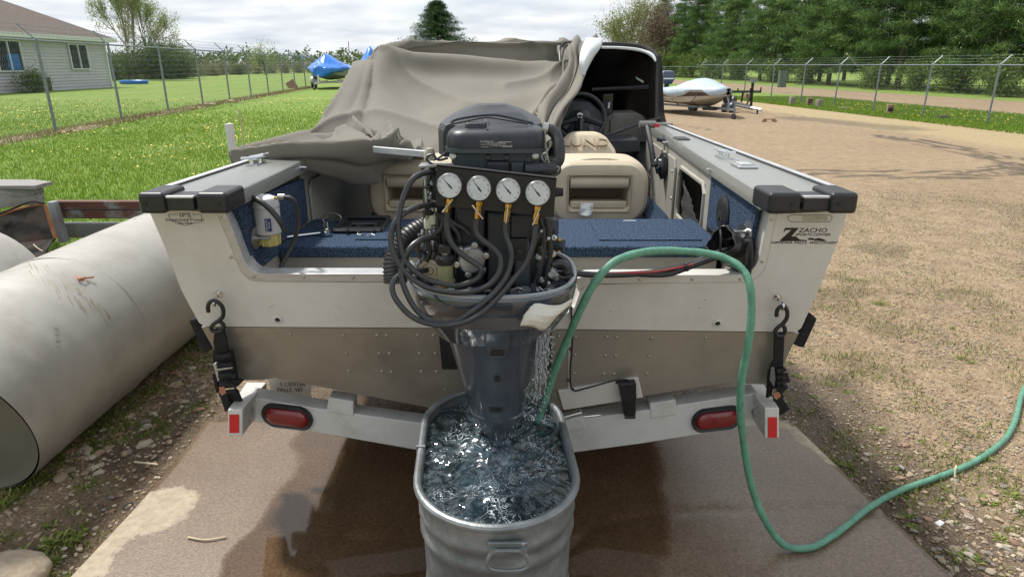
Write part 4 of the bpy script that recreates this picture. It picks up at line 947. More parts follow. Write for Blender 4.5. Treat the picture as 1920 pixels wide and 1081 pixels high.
# --- inner walls
XL, XR = -.965, .862
def wall(pts, name, m, th=.012, sgn=1, bevel=.0): return M().prism(pts, (sgn*th, 0, 0)).obj(name, m, boat, bevel=bevel)
Lp = lambda y, z: Vector((XL-.02, y, z)); 
wall([Lp(2.325, 1.09), Lp(2.62, 1.09), Lp(2.62, 1.13), Lp(3.02, 1.13), Lp(3.02, 1.33), Lp(2.262, 1.365)], 'side_carpet', carpet, .02)
wall([(XL-.02, 3.025, .85), (XL-.02, 4.9, .85), (XL-.02, 4.9, 1.37), (XL-.02, 3.025, 1.37)], 'side_liner', beige, .012)
wall([(XL-.005, 3.10, .9), (XL-.005, 4.2, .9), (XL-.005, 4.2, 1.31), (XL-.005, 3.13, 1.31), (XL-.005, 3.08, 1.27)], 'locker_door', beige, .012, bevel=.004)
wall([(XL-.03, 2.362, .93), (XL-.03, 2.62, .93), (XL-.03, 2.62, 1.088), (XL-.03, 2.326, 1.088)], 'well_side', beige, .02)
def rx(y): return .862+(y-2.2)*.048
def rw(y, z): return Vector((rx(y), y, z))
def rprism(pl, name, m, th=.015, bevel=0.): return M().prism([rw(a, b) for a, b in pl], (th, 0, 0)).obj(name, m, boat, bevel=bevel)
rprism([(2.325, 1.09), (2.60, 1.09), (2.60, 1.13), (2.93, 1.13), (2.93, 1.365), (2.262, 1.365)], 'side_carpet', carpet)
rprism([(2.362, .93), (2.62, .93), (2.62, 1.088), (2.326, 1.088)], 'well_side', beige)
# panel with the net pocket: frame of four pieces
y0, y1, z0, z1 = 2.935, 4.9, .86, 1.37; oy0, oy1, oz0, oz1 = 3.02, 3.62, 1.03, 1.30
for q in ([(y0, z0), (oy0, z0), (oy0, z1), (y0, z1)], [(oy1, z0), (y1, z0), (y1, z1), (oy1, z1)], [(oy0, z0), (oy1, z0), (oy1, oz0), (oy0, oz0)], [(oy0, oz1), (oy1, oz1), (oy1, z1), (oy0, z1)]):
    rprism(q, 'side_liner', beige)
pk = M(); pk.prism([Vector((rx(a)+.14, a, b)) for a, b in ((oy0-.05, oz0-.1), (oy1+.05, oz0-.1), (oy1+.05, oz1+.05), (oy0-.05, oz1+.05))], (.01, 0, 0)); pk.box((rx(3.3)+.08, 3.3, oz0-.05), (.16, .7, .01)); pk.obj('pocket_back', blackm, boat)
M().tube([rw(oy0+.03, oz0), rw(oy0, oz0+.04), rw(oy0, oz1-.04), rw(oy0+.04, oz1), rw(oy1-.04, oz1), rw(oy1, oz1-.04), rw(oy1, oz0+.04), rw(oy1-.03, oz0)], .012, 6, closed=True).obj('pocket_rim', beige, boat)
nm = M()
for k in range(26):
    t = k/25; a = oy0+(oy1-oy0)*t
    for sg in (1, -1):
        P = []
        for j in range(10):
            u = a+sg*j*.024; zt = oz0+j*.022
            sag = oz0+.05+.17*((u-oy0)/(oy1-oy0))**1.5
            if u < oy0 or u > oy1 or zt > sag: break
            P.append(Vector((rx(u)+.022+.006*sin(j*1.3), u, zt)))
        if len(P) > 1: nm.tube(P, .0022, 3)
nm.obj('storage_net', mat('net', (.09, .09, .085), None, .8), boat)
rprism([(3.70, .90), (4.55, .90), (4.55, 1.325), (3.74, 1.325), (3.70, 1.28)], 'locker_door', beige, -.014, bevel=.004)
for a, b in ((3.74, .95), (3.76, 1.25), (4.1, 1.28), (3.73, 1.1)): M().lathe([(.009, 0), (.006, .004)], rw(a, b)+Vector((-.015, 0, 0)), (-1, 0, 0), 8).obj('panel_screw', steel, boat)
# --- rear deck (blue carpet) with hatch lids
dz = 1.12
def deckbox(x0, x1, y0_, y1_, name='rear_deck', z=dz, th=.05): return M().box(((x0+x1)/2, (y0_+y1_)/2, z-th/2), (x1-x0, y1_-y0_, th)).obj(name, carpet, boat, bevel=.012, seg=3)
deckbox(XL-.01, -.32, 2.60, 3.12); deckbox(-.316, .20, 2.80, 3.12, 'centre_deck'); deckbox(.204, rx(2.8)-.004, 2.60, 3.12)
M().box(((.36+.78)/2+.02, 2.88, dz+.003), (.44, .38, .006)).obj('hatch_lid', carpet, boat, bevel=.002); M().box((.56, 3.03, dz+.008), (.06, .012, .006)).obj('hatch_latch', alu, boat, bevel=.002)
M().box((-.52, 2.88, dz+.003), (.30, .36, .006)).obj('hatch_lid', carpet, boat, bevel=.002)
M().box(((XL-.32)/2, 2.635, 1.0), (-.32-XL, .02, .14)).obj('well_bulkhead', beige, boat); M().box(((.21+.86)/2, 2.635, 1.0), (.86-.21, .02, .14)).obj('well_bulkhead', beige, boat)
M().box((-.06, 2.83, 1.0), (.54, .02, .14)).obj('well_bulkhead', beige, boat)
M().box((-.06, 2.50, .945), (1.86, .26, .02)).obj('splash_well_floor', beige, boat)
# cockpit floor
M().box((-.05, 4.9, .84), (1.86, 3.6, .03)).obj('cockpit_floor', carpet, boat); M().box((-.05, 3.125, .97), (1.84, .02, .25)).obj('deck_riser', carpet, boat)
M().box((-.05, 6.6, .84), (1.4, .4, .03)).obj('bow_floor', carpet, boat)
M().hexa([(XR-.02, 3.15, .86), (XR+.05, 3.15, .86), (XR+.05, 4.6, .86), (XR+.06, 4.6, .86)], [(XR+.02, 3.15, .94), (XR+.05, 3.15, .98), (XR+.08, 4.6, .98), (XR+.09, 4.6, .94)]).obj('floor_fillet', carpet, boat)
# --- fittings
def cleat(c, dirv, name='cleat'):
    d = Vector(dirv).normalized(); m = M(); c = Vector(c); m.box(c+Vector((0, 0, .004)), (.05, .11, .008)); m.tube([c+d*-.085+Vector((0, 0, .036)), c+d*-.03+Vector((0, 0, .030)), c+d*.03+Vector((0, 0, .030)), c+d*.085+Vector((0, 0, .036))], [.006, .011, .011, .006], 8, 4)
    for s in (-.03, .03): m.cyl(c+d*s, c+d*s+Vector((0, 0, .03)), .010, 8, .008)
    return m.obj(name, chrome, boat)
cleat((-1.115, 2.86, gz), (.35, 1, 0)); cleat((.985, 3.06, gz), (-.25, 1, 0))
m = M(); m.box((.985, 2.78, gz+.006), (.085, .11, .012)); cc = m.obj('rod_holder_cover', chrome, boat, bevel=.005); M().box((.985, 2.78, gz+.014), (.05, .075, .006)).obj('cover_lid', alu, cc, bevel=.002)
vb = M().box((.985, 3.86, gz+.004), (.075, .11, .008)).obj('vent_grille', mat('grille', (.10, .11, .11), None, .4, .4), boat, bevel=.002)
for k in range(6): M().box((.985, 3.815+.018*k, gz+.010), (.06, .006, .004)).obj('grille_slat', silver, vb)
for c, s in (((-.95, 2.93, gz-.025), 1), ((.895, 2.90, gz-.03), -1), ((.945, 4.02, gz-.035), -1)):
    m = M(); m.lathe([(.011, 0), (.011, .006), (.006, .01), (.006, .03), (.009, .034)], c, (s, 0, 0), 10); m.cyl(Vector(c)+Vector((s*.03, -.014, 0)), Vector(c)+Vector((s*.03, .014, 0)), .004, 6); m.obj('snap_hook', chrome, boat)
m = M(); c = Vector((.935, 4.05, gz-.03)); m.cyl(c, c+Vector((-.05, 0, .01)), .012, 10); m.obj('rope_clamp', black, boat)
# washers with threaded studs on both side carpets
for c, s in (((XL+.002, 2.37, 1.215), 1), ((rx(2.33)-.001, 2.33, 1.25), -1)):
    m = M(); m.lathe([(.042, 0), (.042, .003), (.03, .003)], c, (s, 0, 0), 22); m.lathe([(.012, .003), (.012, .01), (.006, .01), (.006, .055)], c, (s, 0, 0), 8); m.obj('stud_washer', steel, boat)
# access hatch (round black) and cable boot on the right carpet
hc = Vector((rx(2.62)-.001, 2.66, 1.245)); f = M().lathe([(.075, 0), (.075, .006), (.066, .012), (.02, .012)], hc, (-1, 0, 0), 28).obj('access_plate', black, boat)
for k in range(2): M().box(hc+Vector((-.014, (k-.5)*.03, -.012)), (.006, .02, .035), R3('X', 35*(k*2-1))).obj('finger_slot', blackm, f)
bc = Vector((rx(2.34)-.001, 2.36, 1.15)); M().lathe([(.115, 0), (.115, .004), (.09, .008), (.085, .02), (.07, .022)], bc, (-1, 0, 0), 26).obj('boot_flange', rubber, boat)
# boot: crumpled cone reaching aft and inboard
vinyl = mat('boot_vinyl', (.012, .012, .013), (.03, .03, .03), .28, 0, 12, bump=.5, bscale=14)
rg = []; A_ = bc; Bp = W(1352, 452, 2.26)
for j, t in enumerate(np.linspace(0, 1, 14)):
    c = A_.lerp(Bp, t); r = .062*(1-t)+.046*t+.010*sin(t*9); r_ = []
    ax = (Bp-A_).normalized(); u = ax.orthogonal().normalized(); w_ = ax.cross(u)
    for k in range(22):
        a = k*2*pi/22; rr = r*(1+.13*sin(3*a+t*6)+.07*sin(7*a-t*11))
        r_.append(c+(u*cos(a)+w_*sin(a))*rr)
    rg.append(r_)
o = M().loft(rg, cap=False).obj('cable_boot', vinyl, boat, smooth=80, solid=.003)
M().tube([p for p in [Bp+Vector((-.01, -.01, .045)), Bp+Vector((-.012, -.03, .02)), Bp+Vector((-.01, -.03, -.02)), Bp+Vector((0, -.005, -.045))]], .004, 5, 4).obj('boot_edge', rubber, boat)
# loom of control cables from the boot to the motor
cab = M(); yy_ = 2.30
def pl(*l): return [W(a, b, y) for a, b, y in l]
cab.tube(pl((1385, 462, 2.30), (1345, 474, 2.26), (1300, 492, 2.24), (1240, 508, 2.22), (1180, 514, 2.20), (1120, 515, 2.16), (1070, 512, 2.10), (1030, 512, 2.05)), .0115, 8, 5)
cab.tube(pl((1380, 468, 2.29), (1340, 482, 2.25), (1290, 500, 2.23), (1250, 513, 2.22), (1200, 513, 2.21)), .013, 8, 5)
cab.obj('control_cable', rubber, boat); M().tube(pl((1300, 495, 2.22), (1230, 509, 2.205), (1150, 512, 2.18), (1085, 512, 2.12)), .004, 6, 5).obj('red_cable', mat('red_wire', (.25, .02, .02), None, .5), boat)
for (a, b, y) in ((1287, 500, 2.22), (1345, 478, 2.25)): M().lathe([(.017, -.004), (.017, .004)], W(a, b, y), (1, 0, .25), 12).obj('cable_tie', blackm, boat)
# --- seats
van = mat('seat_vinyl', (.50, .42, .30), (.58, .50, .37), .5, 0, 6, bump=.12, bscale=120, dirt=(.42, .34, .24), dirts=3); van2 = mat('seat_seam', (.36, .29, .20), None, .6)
def seat(cx, y, label=None, tagp=True):
    W2 = .27; zb, zt = 1.03, 1.375
    s = M()
    # outer wrap: lofted rounded hoop
    def rr(xa, za, w, h, r, n=6):
        P = []
        for (sx, sz, a0) in ((1, 1, 0), (-1, 1, 90), (-1, -1, 180), (1, -1, 270)):
            for k in range(n+1):
                a = radians(a0+90*k/n); P.append((xa+sx*(w-r)+r*cos(a), za+sz*(h-r)+r*sin(a)))
        return P
    cz = (zb+zt)/2; hh = (zt-zb)/2; rings = []
    for yy2, w, h, r, dz_ in ((y+.46, W2*.80, hh*.70, .10, .0), (y+.38, W2*.98, hh*.95, .12, .0), (y+.18, W2*1.0, hh, .13, 0), (y+.04, W2*.98, hh*.98, .12, -.0), (y, W2*.90, hh*.90, .11, -.005)):
        rings.append([Vector((cx+a, yy2, b+dz_)) for a, b in rr(0, cz, w, h, r)])
    # inner opening edge
    ih = rr(0, cz+.0, .155, .085, .03)
    rings.append([Vector((cx+a, y+.002, b)) for a, b in ih]); rings.append([Vector((cx+a*.99, y+.02, b)) for a, b in ih]); rings.append([Vector((cx+a*.96, y+.34, b)) for a, b in ih]); rings.append([Vector((cx+a*.94, y+.35, b)) for a, b in ih])
    base_ = s.loft(rings, True, True).obj('seat', van, boat, smooth=50, sub=1)
    M().tube([(cx-.15, y+.04, cz+.052), (cx+.15, y+.04, cz+.052)], .034, 14).obj('seat_roll', van, base_)
    M().hexa([(cx-.15, y+.015, cz-.085), (cx+.15, y+.015, cz-.085), (cx+.15, y+.015, cz-.045), (cx-.15, y+.015, cz-.045)], [(cx-.15, y+.2, cz-.085), (cx+.15, y+.2, cz-.085), (cx+.13, y+.2, cz-.062), (cx-.13, y+.2, cz-.062)]).obj('seat_cushion', van, base_, bevel=.010, seg=3)
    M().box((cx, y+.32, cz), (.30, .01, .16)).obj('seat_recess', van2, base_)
    for (x0, x1, za, zb2) in ((cx-.162, cx-.162, cz-.095, cz+.095), (cx+.162, cx+.162, cz-.095, cz+.095), (cx-.16, cx+.16, cz+.093, cz+.093), (cx-.16, cx+.16, cz-.098, cz-.098)):
        M().tube([(x0, y-.003, za), (x1, y-.003, zb2)], .0035, 5).obj('seat_piping', van2, base_)
    M().tube([(cx+W2*cos(a)*.99, y+.05, cz+.06+.11*sin(a)) for a in np.linspace(0.1, pi-.1, 14)], .003, 5).obj('seat_piping', van2, base_)
    M().box((cx, y+.06, zb-.01), (.34, .06, .05)).obj('seat_hinge', mat('hinge_tan', (.42, .37, .28), None, .5), base_, bevel=.006)
    for sx in (-.13, -.08, .08, .13): M().lathe([(.013, 0), (.011, .012), (.004, .014)], (cx+sx, y+.03, zb-.0), (0, -1, 0), 10).obj('hinge_bolt', van, base_)
    M().cyl((cx, y+.2, .855), (cx, y+.2, zb), .04, 14).obj('seat_pedestal', alu, base_)
    return base_
s1 = seat(.452, 3.34); s2 = seat(-.50, 3.36)
M().add([W(1090, 380, 3.30), W(1112, 381, 3.30), W(1110, 402, 3.29), W(1100, 406, 3.28), W(1084, 402, 3.30)], [(0, 1, 2, 3, 4)]).obj('seat_tag', mat('clear_tag', (.55, .55, .53), (.8, .8, .78), .25, 0, 60), s1, solid=.002)
# driver seat back with raised lettering
lb = [W(1062, 262, 4.0), W(1075, 252, 4.0), W(1128, 252, 4.0), W(1143, 262, 4.0), W(1156, 282, 4.0), W(1160, 300, 4.0), W(1040, 300, 4.0), W(1048, 280, 4.0)]
db = M(); up_s = [Vector((p.x, 4.0-.0+(p.z-1.3)*.9, p.z)) for p in lb]; db.prism(up_s, (0, .10, 0)); drs = db.obj('driver_seat', van, boat, bevel=.03, seg=3)
pz = W(1100, 271, 4.0); text('seat_lettering', 'LUND', van2, Vector((pz.x, 4.0+(pz.z-1.3)*.9-.022, pz.z+.004)), (1, 0, 0), (0, .67, .74), .078, drs, .008, sx=1.35, shear=0)
M().cyl((.43, 4.05, .86), (.43, 4.05, 1.25), .04, 12).obj('seat_pedestal', alu, drs)
# --- console, dash, wheel, windshield
dk = mat('dash_dark', (.03, .033, .04), (.05, .055, .065), .45, 0, 20); dgrey = mat('dash_grey', (.14, .135, .12), (.17, .165, .15), .5, 0, 10, bump=.1, bscale=150); smoke = mat('smoked_acrylic', (.003, .003, .004), None, .22, 0, spec=.3)
blk_c = mat('black_pile', (.008, .008, .009), (.022, .022, .024), .95, 0, 120, bump=.8, bscale=160)
con = M().prism([W(1040, 262, 5.0), W(1040, 200, 5.15), W(1070, 186, 5.2), W(1105, 190, 5.2), W(1128, 210, 5.15), W(1135, 262, 5.0)], (0, .4, 0)).obj('console', dk, boat, bevel=.02)
M().prism([Vector((.20, 5.35, .86)), Vector((1.0, 5.35, .86)), Vector((1.0, 5.35, 1.30)), Vector((.20, 5.35, 1.30))], (0, .12, 0)).obj('console_bulkhead', dk, boat)
for (a, b, r) in ((1095, 218, .045), (1078, 220, .05), (1110, 240, .03), (1062, 236, .03)):
    c = W(a, b, 4.99+.0); M().lathe([(r, -.02), (r, .006), (r*.88, .009)], c, (0, -1, .3), 20).obj('dash_gauge', mat('dial_dark', (.05, .055, .07), None, .15), con)
def wheel():
    c = W(1087, 219, 4.78); ax = Vector((0, -.86, .5)).normalized(); u = Vector((1, 0, 0)); w_ = ax.cross(u); R = .178
    m = M().tube([c+(u*cos(a)+w_*sin(a))*R for a in np.linspace(0, 2*pi, 36, endpoint=False)], .0165, 8, closed=True); o = m.obj('steering_wheel', black, boat)
    s_ = M()
    for a in (200, 340, 90+180): s_.tube([c, c+(u*cos(radians(a))+w_*sin(radians(a)))*R], [.028, .018], 6)
    s_.lathe([(.05, -.02), (.05, .012), (.03, .02)], c, ax, 16); s_.obj('wheel_spokes', black, o)
    M().lathe([(.022, .02), (.02, .024)], c, ax, 16).obj('wheel_emblem', mat('emblem_white', (.7, .7, .7), None, .4), o); M().cyl(c, c-ax*.25, .025, 10).obj('steering_column', black, o)
wheel()
gb = [(1125, 268), (1133, 222), (1150, 212), (1195, 211), (1207, 218), (1218, 232), (1222, 268)]
gx = M().prism([W(a, b, 5.1) for a, b in gb], (0, .3, 0)).obj('glove_box', dgrey, boat, bevel=.015)
M().prism([W(a, b, 5.085) for a, b in ((1143, 262), (1144, 226), (1152, 219), (1190, 219), (1197, 226), (1198, 262))], (0, .03, 0)).obj('glove_door', dgrey, gx, bevel=.006)
M().prism([W(a, b, 4.6) for a, b in ((1140, 262), (1200, 262), (1200, 285), (1150, 288))], (0, .35, 0)).obj('console_shelf', dk, gx, bevel=.01)
# handheld unit on the console
hu = M().prism([W(a, b, 5.05) for a, b in ((1130, 213), (1131, 177), (1150, 176), (1148, 214))], (0, .03, 0)).obj('depth_finder', black, boat, bevel=.005); M().prism([W(a, b, 5.045) for a, b in ((1134, 203), (1134, 181), (1146, 180), (1145, 203))], (0, .01, 0)).obj('screen', mat('screen_black', (.01, .01, .012), None, .05), hu)
M().prism([W(a, b, 5.043) for a, b in ((1139, 203), (1141, 193), (1144, 191), (1143, 203))], (0, .008, 0)).obj('screen_label', mat('pale_label', (.6, .6, .58), None, .4), hu)
# throttle box on the right side
th_ = M(); c = W(1206, 275, 4.15); th_.lathe([(.075, -.03), (.08, .01), (.06, .02)], (.915, 3.97, 1.25), (-1, 0, 0), 20); tb = th_.obj('control_box', black, boat); M().lathe([(.045, .02), (.05, .035), (.02, .045)], (.915, 3.97, 1.25), (-1, 0, 0), 16).obj('control_hub', chrome, tb)
M().tube([(.86, 3.97, 1.25), (.85, 4.05, 1.36), (.845, 4.2, 1.47)], [.02, .018, .02], 8, 4).obj('throttle_lever', black, tb)
M().tube([(.80, 4.2, 1.475), (.90, 4.2, 1.475)], .022, 10).obj('throttle_grip', dgrey, tb); M().box((.905, 4.19, 1.47), (.035, .03, .02)).obj('trim_switch', mat('red_switch', (.5, .03, .02), None, .4), tb)
# dark tinted windshield, full width (left half lies under the cover)
wsy = 5.55
ws_pts = [(1060, 235), (1070, 120), (1095, 92), (1130, 84), (1180, 85), (1212, 92), (1229, 102), (1242, 118), (1246, 225), (1246, 240)]
ws = M(); fr_ = [W(a, b, wsy) for a, b in ws_pts]; fr_ = [Vector((p.x, wsy+(2.0-p.z)*.35, p.z)) for p in fr_]
ws.prism(fr_, (0, .012, 0)); wo_ = ws.obj('windshield', smoke, boat)
M().prism([Vector((.15, 5.85, .9)), Vector((1.12, 5.85, .9)), Vector((1.12, 5.9, 1.93)), Vector((.15, 5.9, 1.95))], (0, .01, 0)).obj('windshield_shade', smoke, wo_)
ws = M(); ws.prism([Vector((-.95, wsy, 1.42)), Vector((-.95, wsy, 1.85)), Vector((-.85, wsy, 1.95)), Vector((-.1, wsy, 1.95)), Vector((-.1, wsy, 1.42))], (0, .012, 0)); ws.obj('windshield', smoke, boat)
# wrap-round wing: from the windshield aft along the gunwale, rounded top corner
wing = M(); rows = []
for t in np.linspace(0, 1, 8):
    y = wsy+.02-t*.80; a0 = W(1236+0*t, 120, wsy); xo = 1.22-.17*t**1.0-.0
    ztop = 1.93-.02*t; rows.append([Vector((xo, y, 1.42)), Vector((xo+.005, y, 1.7)), Vector((xo-.01, y, ztop-.10)), Vector((xo-.05, y, ztop-.02)), Vector((xo-.13, y, ztop+.03))])
# inner black shade behind glass (hood lining)
M().tube([W(1120, 84, 5.2), W(1160, 84, 5.2), W(1200, 88, 5.2), W(1222, 96, 5.15), W(1234, 107, 5.1)], .018, 8, 4).obj('windshield_frame', blackm, wo_)
M().tube([W(1128, 89, 5.17), W(1165, 90, 5.17), W(1198, 94, 5.17), W(1220, 102, 5.12), W(1231, 115, 5.07)], [.010, .011, .012, .014, .012], 8, 4).obj('windshield_highlight', mat('highlight_white', (.72, .74, .74), None, .25), wo_)  # white tube added as a painted highlight along the windshield's top edge
# thick black pile edge at the side
M().loft([[W(a0, b, y), W(a1, b, y), W(a1, b, y)+Vector((0, .35, 0)), W(a0, b, y)+Vector((0, .35, 0))] for (a0, a1, b, y) in ((1231, 1240, 104, 5.05), (1234, 1243, 130, 5.0), (1234, 1244, 170, 4.95), (1233, 1246, 210, 4.9), (1233, 1249, 226, 4.85), (1234, 1252, 230, 4.84))]).obj('windshield_pile_edge', blk_c, wo_, bevel=.01)
M().loft([[W(a, b, y) for (a, b, y) in ((1100, 84, 5.22), (1180, 85, 5.22), (1222, 95, 5.15), (1236, 108, 5.1))], [Vector(p)+Vector((0, .6, -.02)) for p in [W(a, b, y) for (a, b, y) in ((1100, 84, 5.22), (1180, 85, 5.22), (1222, 95, 5.15), (1236, 108, 5.1))]]], closed=False, cap=False).obj('windshield_hood', smoke, wo_, solid=.01)
M().tube([W(1110, 168, 5.4), W(1150, 166, 5.4), W(1195, 164, 5.4), W(1234, 161, 5.35)], .014, 8, 3).obj('windshield_crossbar', dk, wo_)
M().prism([W(a, b, 5.46) for a, b in ((1192, 144), (1193, 148), (1206, 156), (1207, 152))], (0, .004, 0)).obj('windshield_sticker', mat('sticker_green', (.45, .58, .52), None, .4), wo_)
M().tube([W(1127, 258, 4.5), W(1160, 246, 4.55), W(1200, 231, 4.7), W(1236, 222, 4.86)], [.007, .012, .011, .01], 8, 4).obj('side_strap', black, wo_)
M().prism([W(a, b, 4.75) for a, b in ((1216, 231), (1262, 231), (1262, 238), (1216, 238))], (0, .12, 0)).obj('gunwale_step', silver, boat, bevel=.004)

# --- fuel filter on the left wall
fm = mat('filter_grey', (.42, .43, .43), (.46, .47, .47), .4, 0, 5, coat=.3); fy = 2.42
head = W(505, 372, fy); fx = W(500, 400, fy); cx0 = fx.x+.0; czt = W(500, 388, fy).z; czb = W(500, 437, fy).z; rF = .048
ff = M().lathe([(rF*.9, czb), (rF, czb+.004), (rF, czt-.004), (rF*.96, czt)], (cx0, fy, 0), n=28).obj('fuel_filter', fm, boat)
hd = M(); hd.lathe([(rF*1.04, czt), (rF*1.04, czt+.012), (rF*.9, czt+.035), (rF*.45, czt+.045)], (cx0, fy, 0), n=20); hd.box((cx0-.03, fy, czt+.035), (.09, .05, .03), R3('Y', 12)); hd.box((cx0-.075, fy, czt+.045), (.02, .07, .06)); hd.obj('filter_head', mat('cast_grey', (.5, .52, .53), (.58, .6, .6), .45, .2, 20), ff, bevel=.004)
bw_ = M(); bw_.lathe([(.0405, czb), (.0405, czb-.035), (.034, czb-.045), (.012, czb-.048)], (cx0, fy, 0), n=22); bw_.obj('filter_bowl', mat('amber_bowl', (.62, .52, .10), (.75, .68, .28), .12, 0, 25, trans=.45), ff)
M().lathe([(.037, czb-.028), (.036, czb-.040), (.030, czb-.044)], (cx0, fy, 0), n=20).obj('bowl_fuel', mat('fuel_yellow', (.70, .50, .02), None, .15), ff)
for k in range(10): a = k*pi/5; M().cyl((cx0+.041*cos(a), fy+.041*sin(a), czb-.002), (cx0+.039*cos(a), fy+.039*sin(a), czb-.042), .0022, 5).obj('bowl_rib', mat('amber_rib', (.55, .50, .2), None, .2), ff)
pL = Vector((cx0+.018, fy-rF*.97, (czt+czb)/2-.008)); blu = mat('label_navy', (.02, .03, .14), None, .4); wht = mat('label_white', (.7, .7, .7), None, .4)
M().box(pL, (.022, .006, .048)).obj('filter_label', blu, ff); text('filter_lettering', 'FUEL FILTER', wht, pL+Vector((-.004, -.0034, 0)), (0, 0, 1), (-1, 0, 0), .0078, ff, .0003); text('filter_lettering', 'WATER', wht, pL+Vector((.005, -.0034, 0)), (0, 0, 1), (-1, 0, 0), .0078, ff, .0003)
text('filter_lettering', 'FILTER', mat('print_grey', (.25, .25, .26), None, .5), Vector((cx0-.03, fy-rF*.80, (czt+czb)/2)), (0, 0, 1), (-.8, .6, 0), .009, ff, .0004)
for a, b in ((446, 368), (528, 369)): c = W(a, b, fy-.02); M().lathe([(.011, -.012), (.011, .012)], c, (1, 0, 0), 12).obj('hose_clamp', steel, ff)
M().lathe([(.006, -.014), (.006, .014)], W(522, 371, fy-.02), (1, 0, 0), 10).obj('hose_barb', brass, ff)
M().tube(pl((448, 368, 2.39), (470, 369, 2.36), (492, 380, 2.33), (512, 398, 2.32), (527, 418, 2.32), (534, 432, 2.34)), .0105, 10, 6).obj('fuel_hose', rubber, ff)
M().tube(pl((530, 370, 2.40), (548, 373, 2.39), (557, 392, 2.40), (559, 420, 2.42), (552, 450, 2.44), (537, 480, 2.42), (527, 500, 2.38), (524, 515, 2.34)), .0085, 10, 6).obj('fuel_hose', rubber, ff)

# ================= BOAT COVER =================
cvm = mat('cover_canvas', (.150, .136, .108), (.182, .166, .133), .85, 0, 1.4, bump=.25, bscale=420, dirt=(.175, .152, .122), dirts=1.1, sheen=.15)
def cr(P, n):     # catmull-rom resample of list of Vectors to (len-1)*n+1
    return spline(P, n)
def sheet(rows, nu, nv, fold):
    R = [cr([W(*p) for p in r], nu) for r in rows]; cols = list(zip(*R)); C = [cr(list(c), nv) for c in cols]      # C[u][v]
    nu_, nv_ = len(C), len(C[0]); out = []
    for v in range(nv_):
        r_ = []
        for u in range(nu_):
            p = C[u][v]; du = (C[min(u+1, nu_-1)][v]-C[max(u-1, 0)][v]); dv_ = (C[u][min(v+1, nv_-1)]-C[u][max(v-1, 0)])
            n_ = du.cross(dv_)
            if n_.length < 1e-9: n_ = Vector((0, -1, 0))
            n_.normalize()
            if n_.y > 0: n_ = -n_
            r_.append(p+n_*fold(u/(nu_-1), v/(nv_-1)))
        out.append(r_)
    return out
cov = empty('boat_cover', (-.4, 4.8, 1.4), 'taupe canvas boat cover pulled back in folds over the windshield', 'boat cover')
def ridge(d, w): return math.exp(-(d/w)**2)
CREASE = [([(.13, .14), (.33, .29), (.64, .37), (.86, .34)], .035, -.07), ([(.13, .12), (.36, .22), (.62, .27), (.80, .25)], .03, .045), ([(.11, .12), (.10, .35), (.05, .62)], .05, .06), ([(.14, .14), (.30, .42), (.52, .66)], .04, .045),
    ([(.13, .15), (.19, .45), (.22, .75)], .045, -.05), ([(.02, .80), (.20, .66), (.42, .74), (.60, .90)], .035, .05), ([(.0, .9), (.22, .78), (.5, .92)], .03, -.045), ([(.55, .06), (.60, .2), (.72, .33)], .03, .03), ([(.74, .05), (.80, .18), (.93, .30)], .03, .035),
    ([(.95, .25), (.78, .45), (.60, .52)], .035, .04), ([(.97, .4), (.80, .60), (.66, .80)], .035, .045), ([(.98, .5), (.88, .7), (.80, .95)], .03, -.045), ([(.3, .06), (.34, .2)], .025, .02), ([(.44, .05), (.43, .2)], .02, .018)]
def fold_main(u, v):
    f = 0
    # radiating creases from the upper left peak
    du, dv_ = (u-.12)*3.2, v-.12; a = atan2(dv_, du); r = sqrt(du*du+dv_*dv_)
    f += .045*(abs(sin(a*4.5+.4))-.5)*min(r, 1.2)*ss(0, .3, r)*ridge(u-.35, .45)
    f += .05*ridge((v-.30)-.22*(u-.2), .06)*ss(.15, .3, u)*ss(.95, .75, u)
    f -= .035*ridge((v-.40)-.10*(u-.2), .05)*ss(.2, .4, u)
    f += .028*ridge((v-.62)+.25*(u-.6), .05)*ss(.3, .5, u)
    f += .022*(1-abs(sin(u*15+v*4))*2)*ss(.6, 1, v)
    f += .008*float(fbm(np.array([u*6]), np.array([v*4]), 1., 3, 7)[0]-.5)*2
    f += .012*float(fbm(np.array([u*9+v*3]), np.array([v*5-u*4]), 1., 2, 8)[0]-.5)
    for P_, w_c, h_c in CREASE:
        d_c = 9.
        for (au, av), (bu, bv) in zip(P_[:-1], P_[1:]):
            k_c = max(0, min(1, ((u-au)*(bu-au)*6+(v-av)*(bv-av))/((bu-au)**2*6+(bv-av)**2))); d_c = min(d_c, sqrt(((u-au-k_c*(bu-au))**2)*6+(v-av-k_c*(bv-av))**2))
        f += h_c*math.exp(-d_c/w_c)
    f -= .012*ridge(v-.235, .006)
    return f
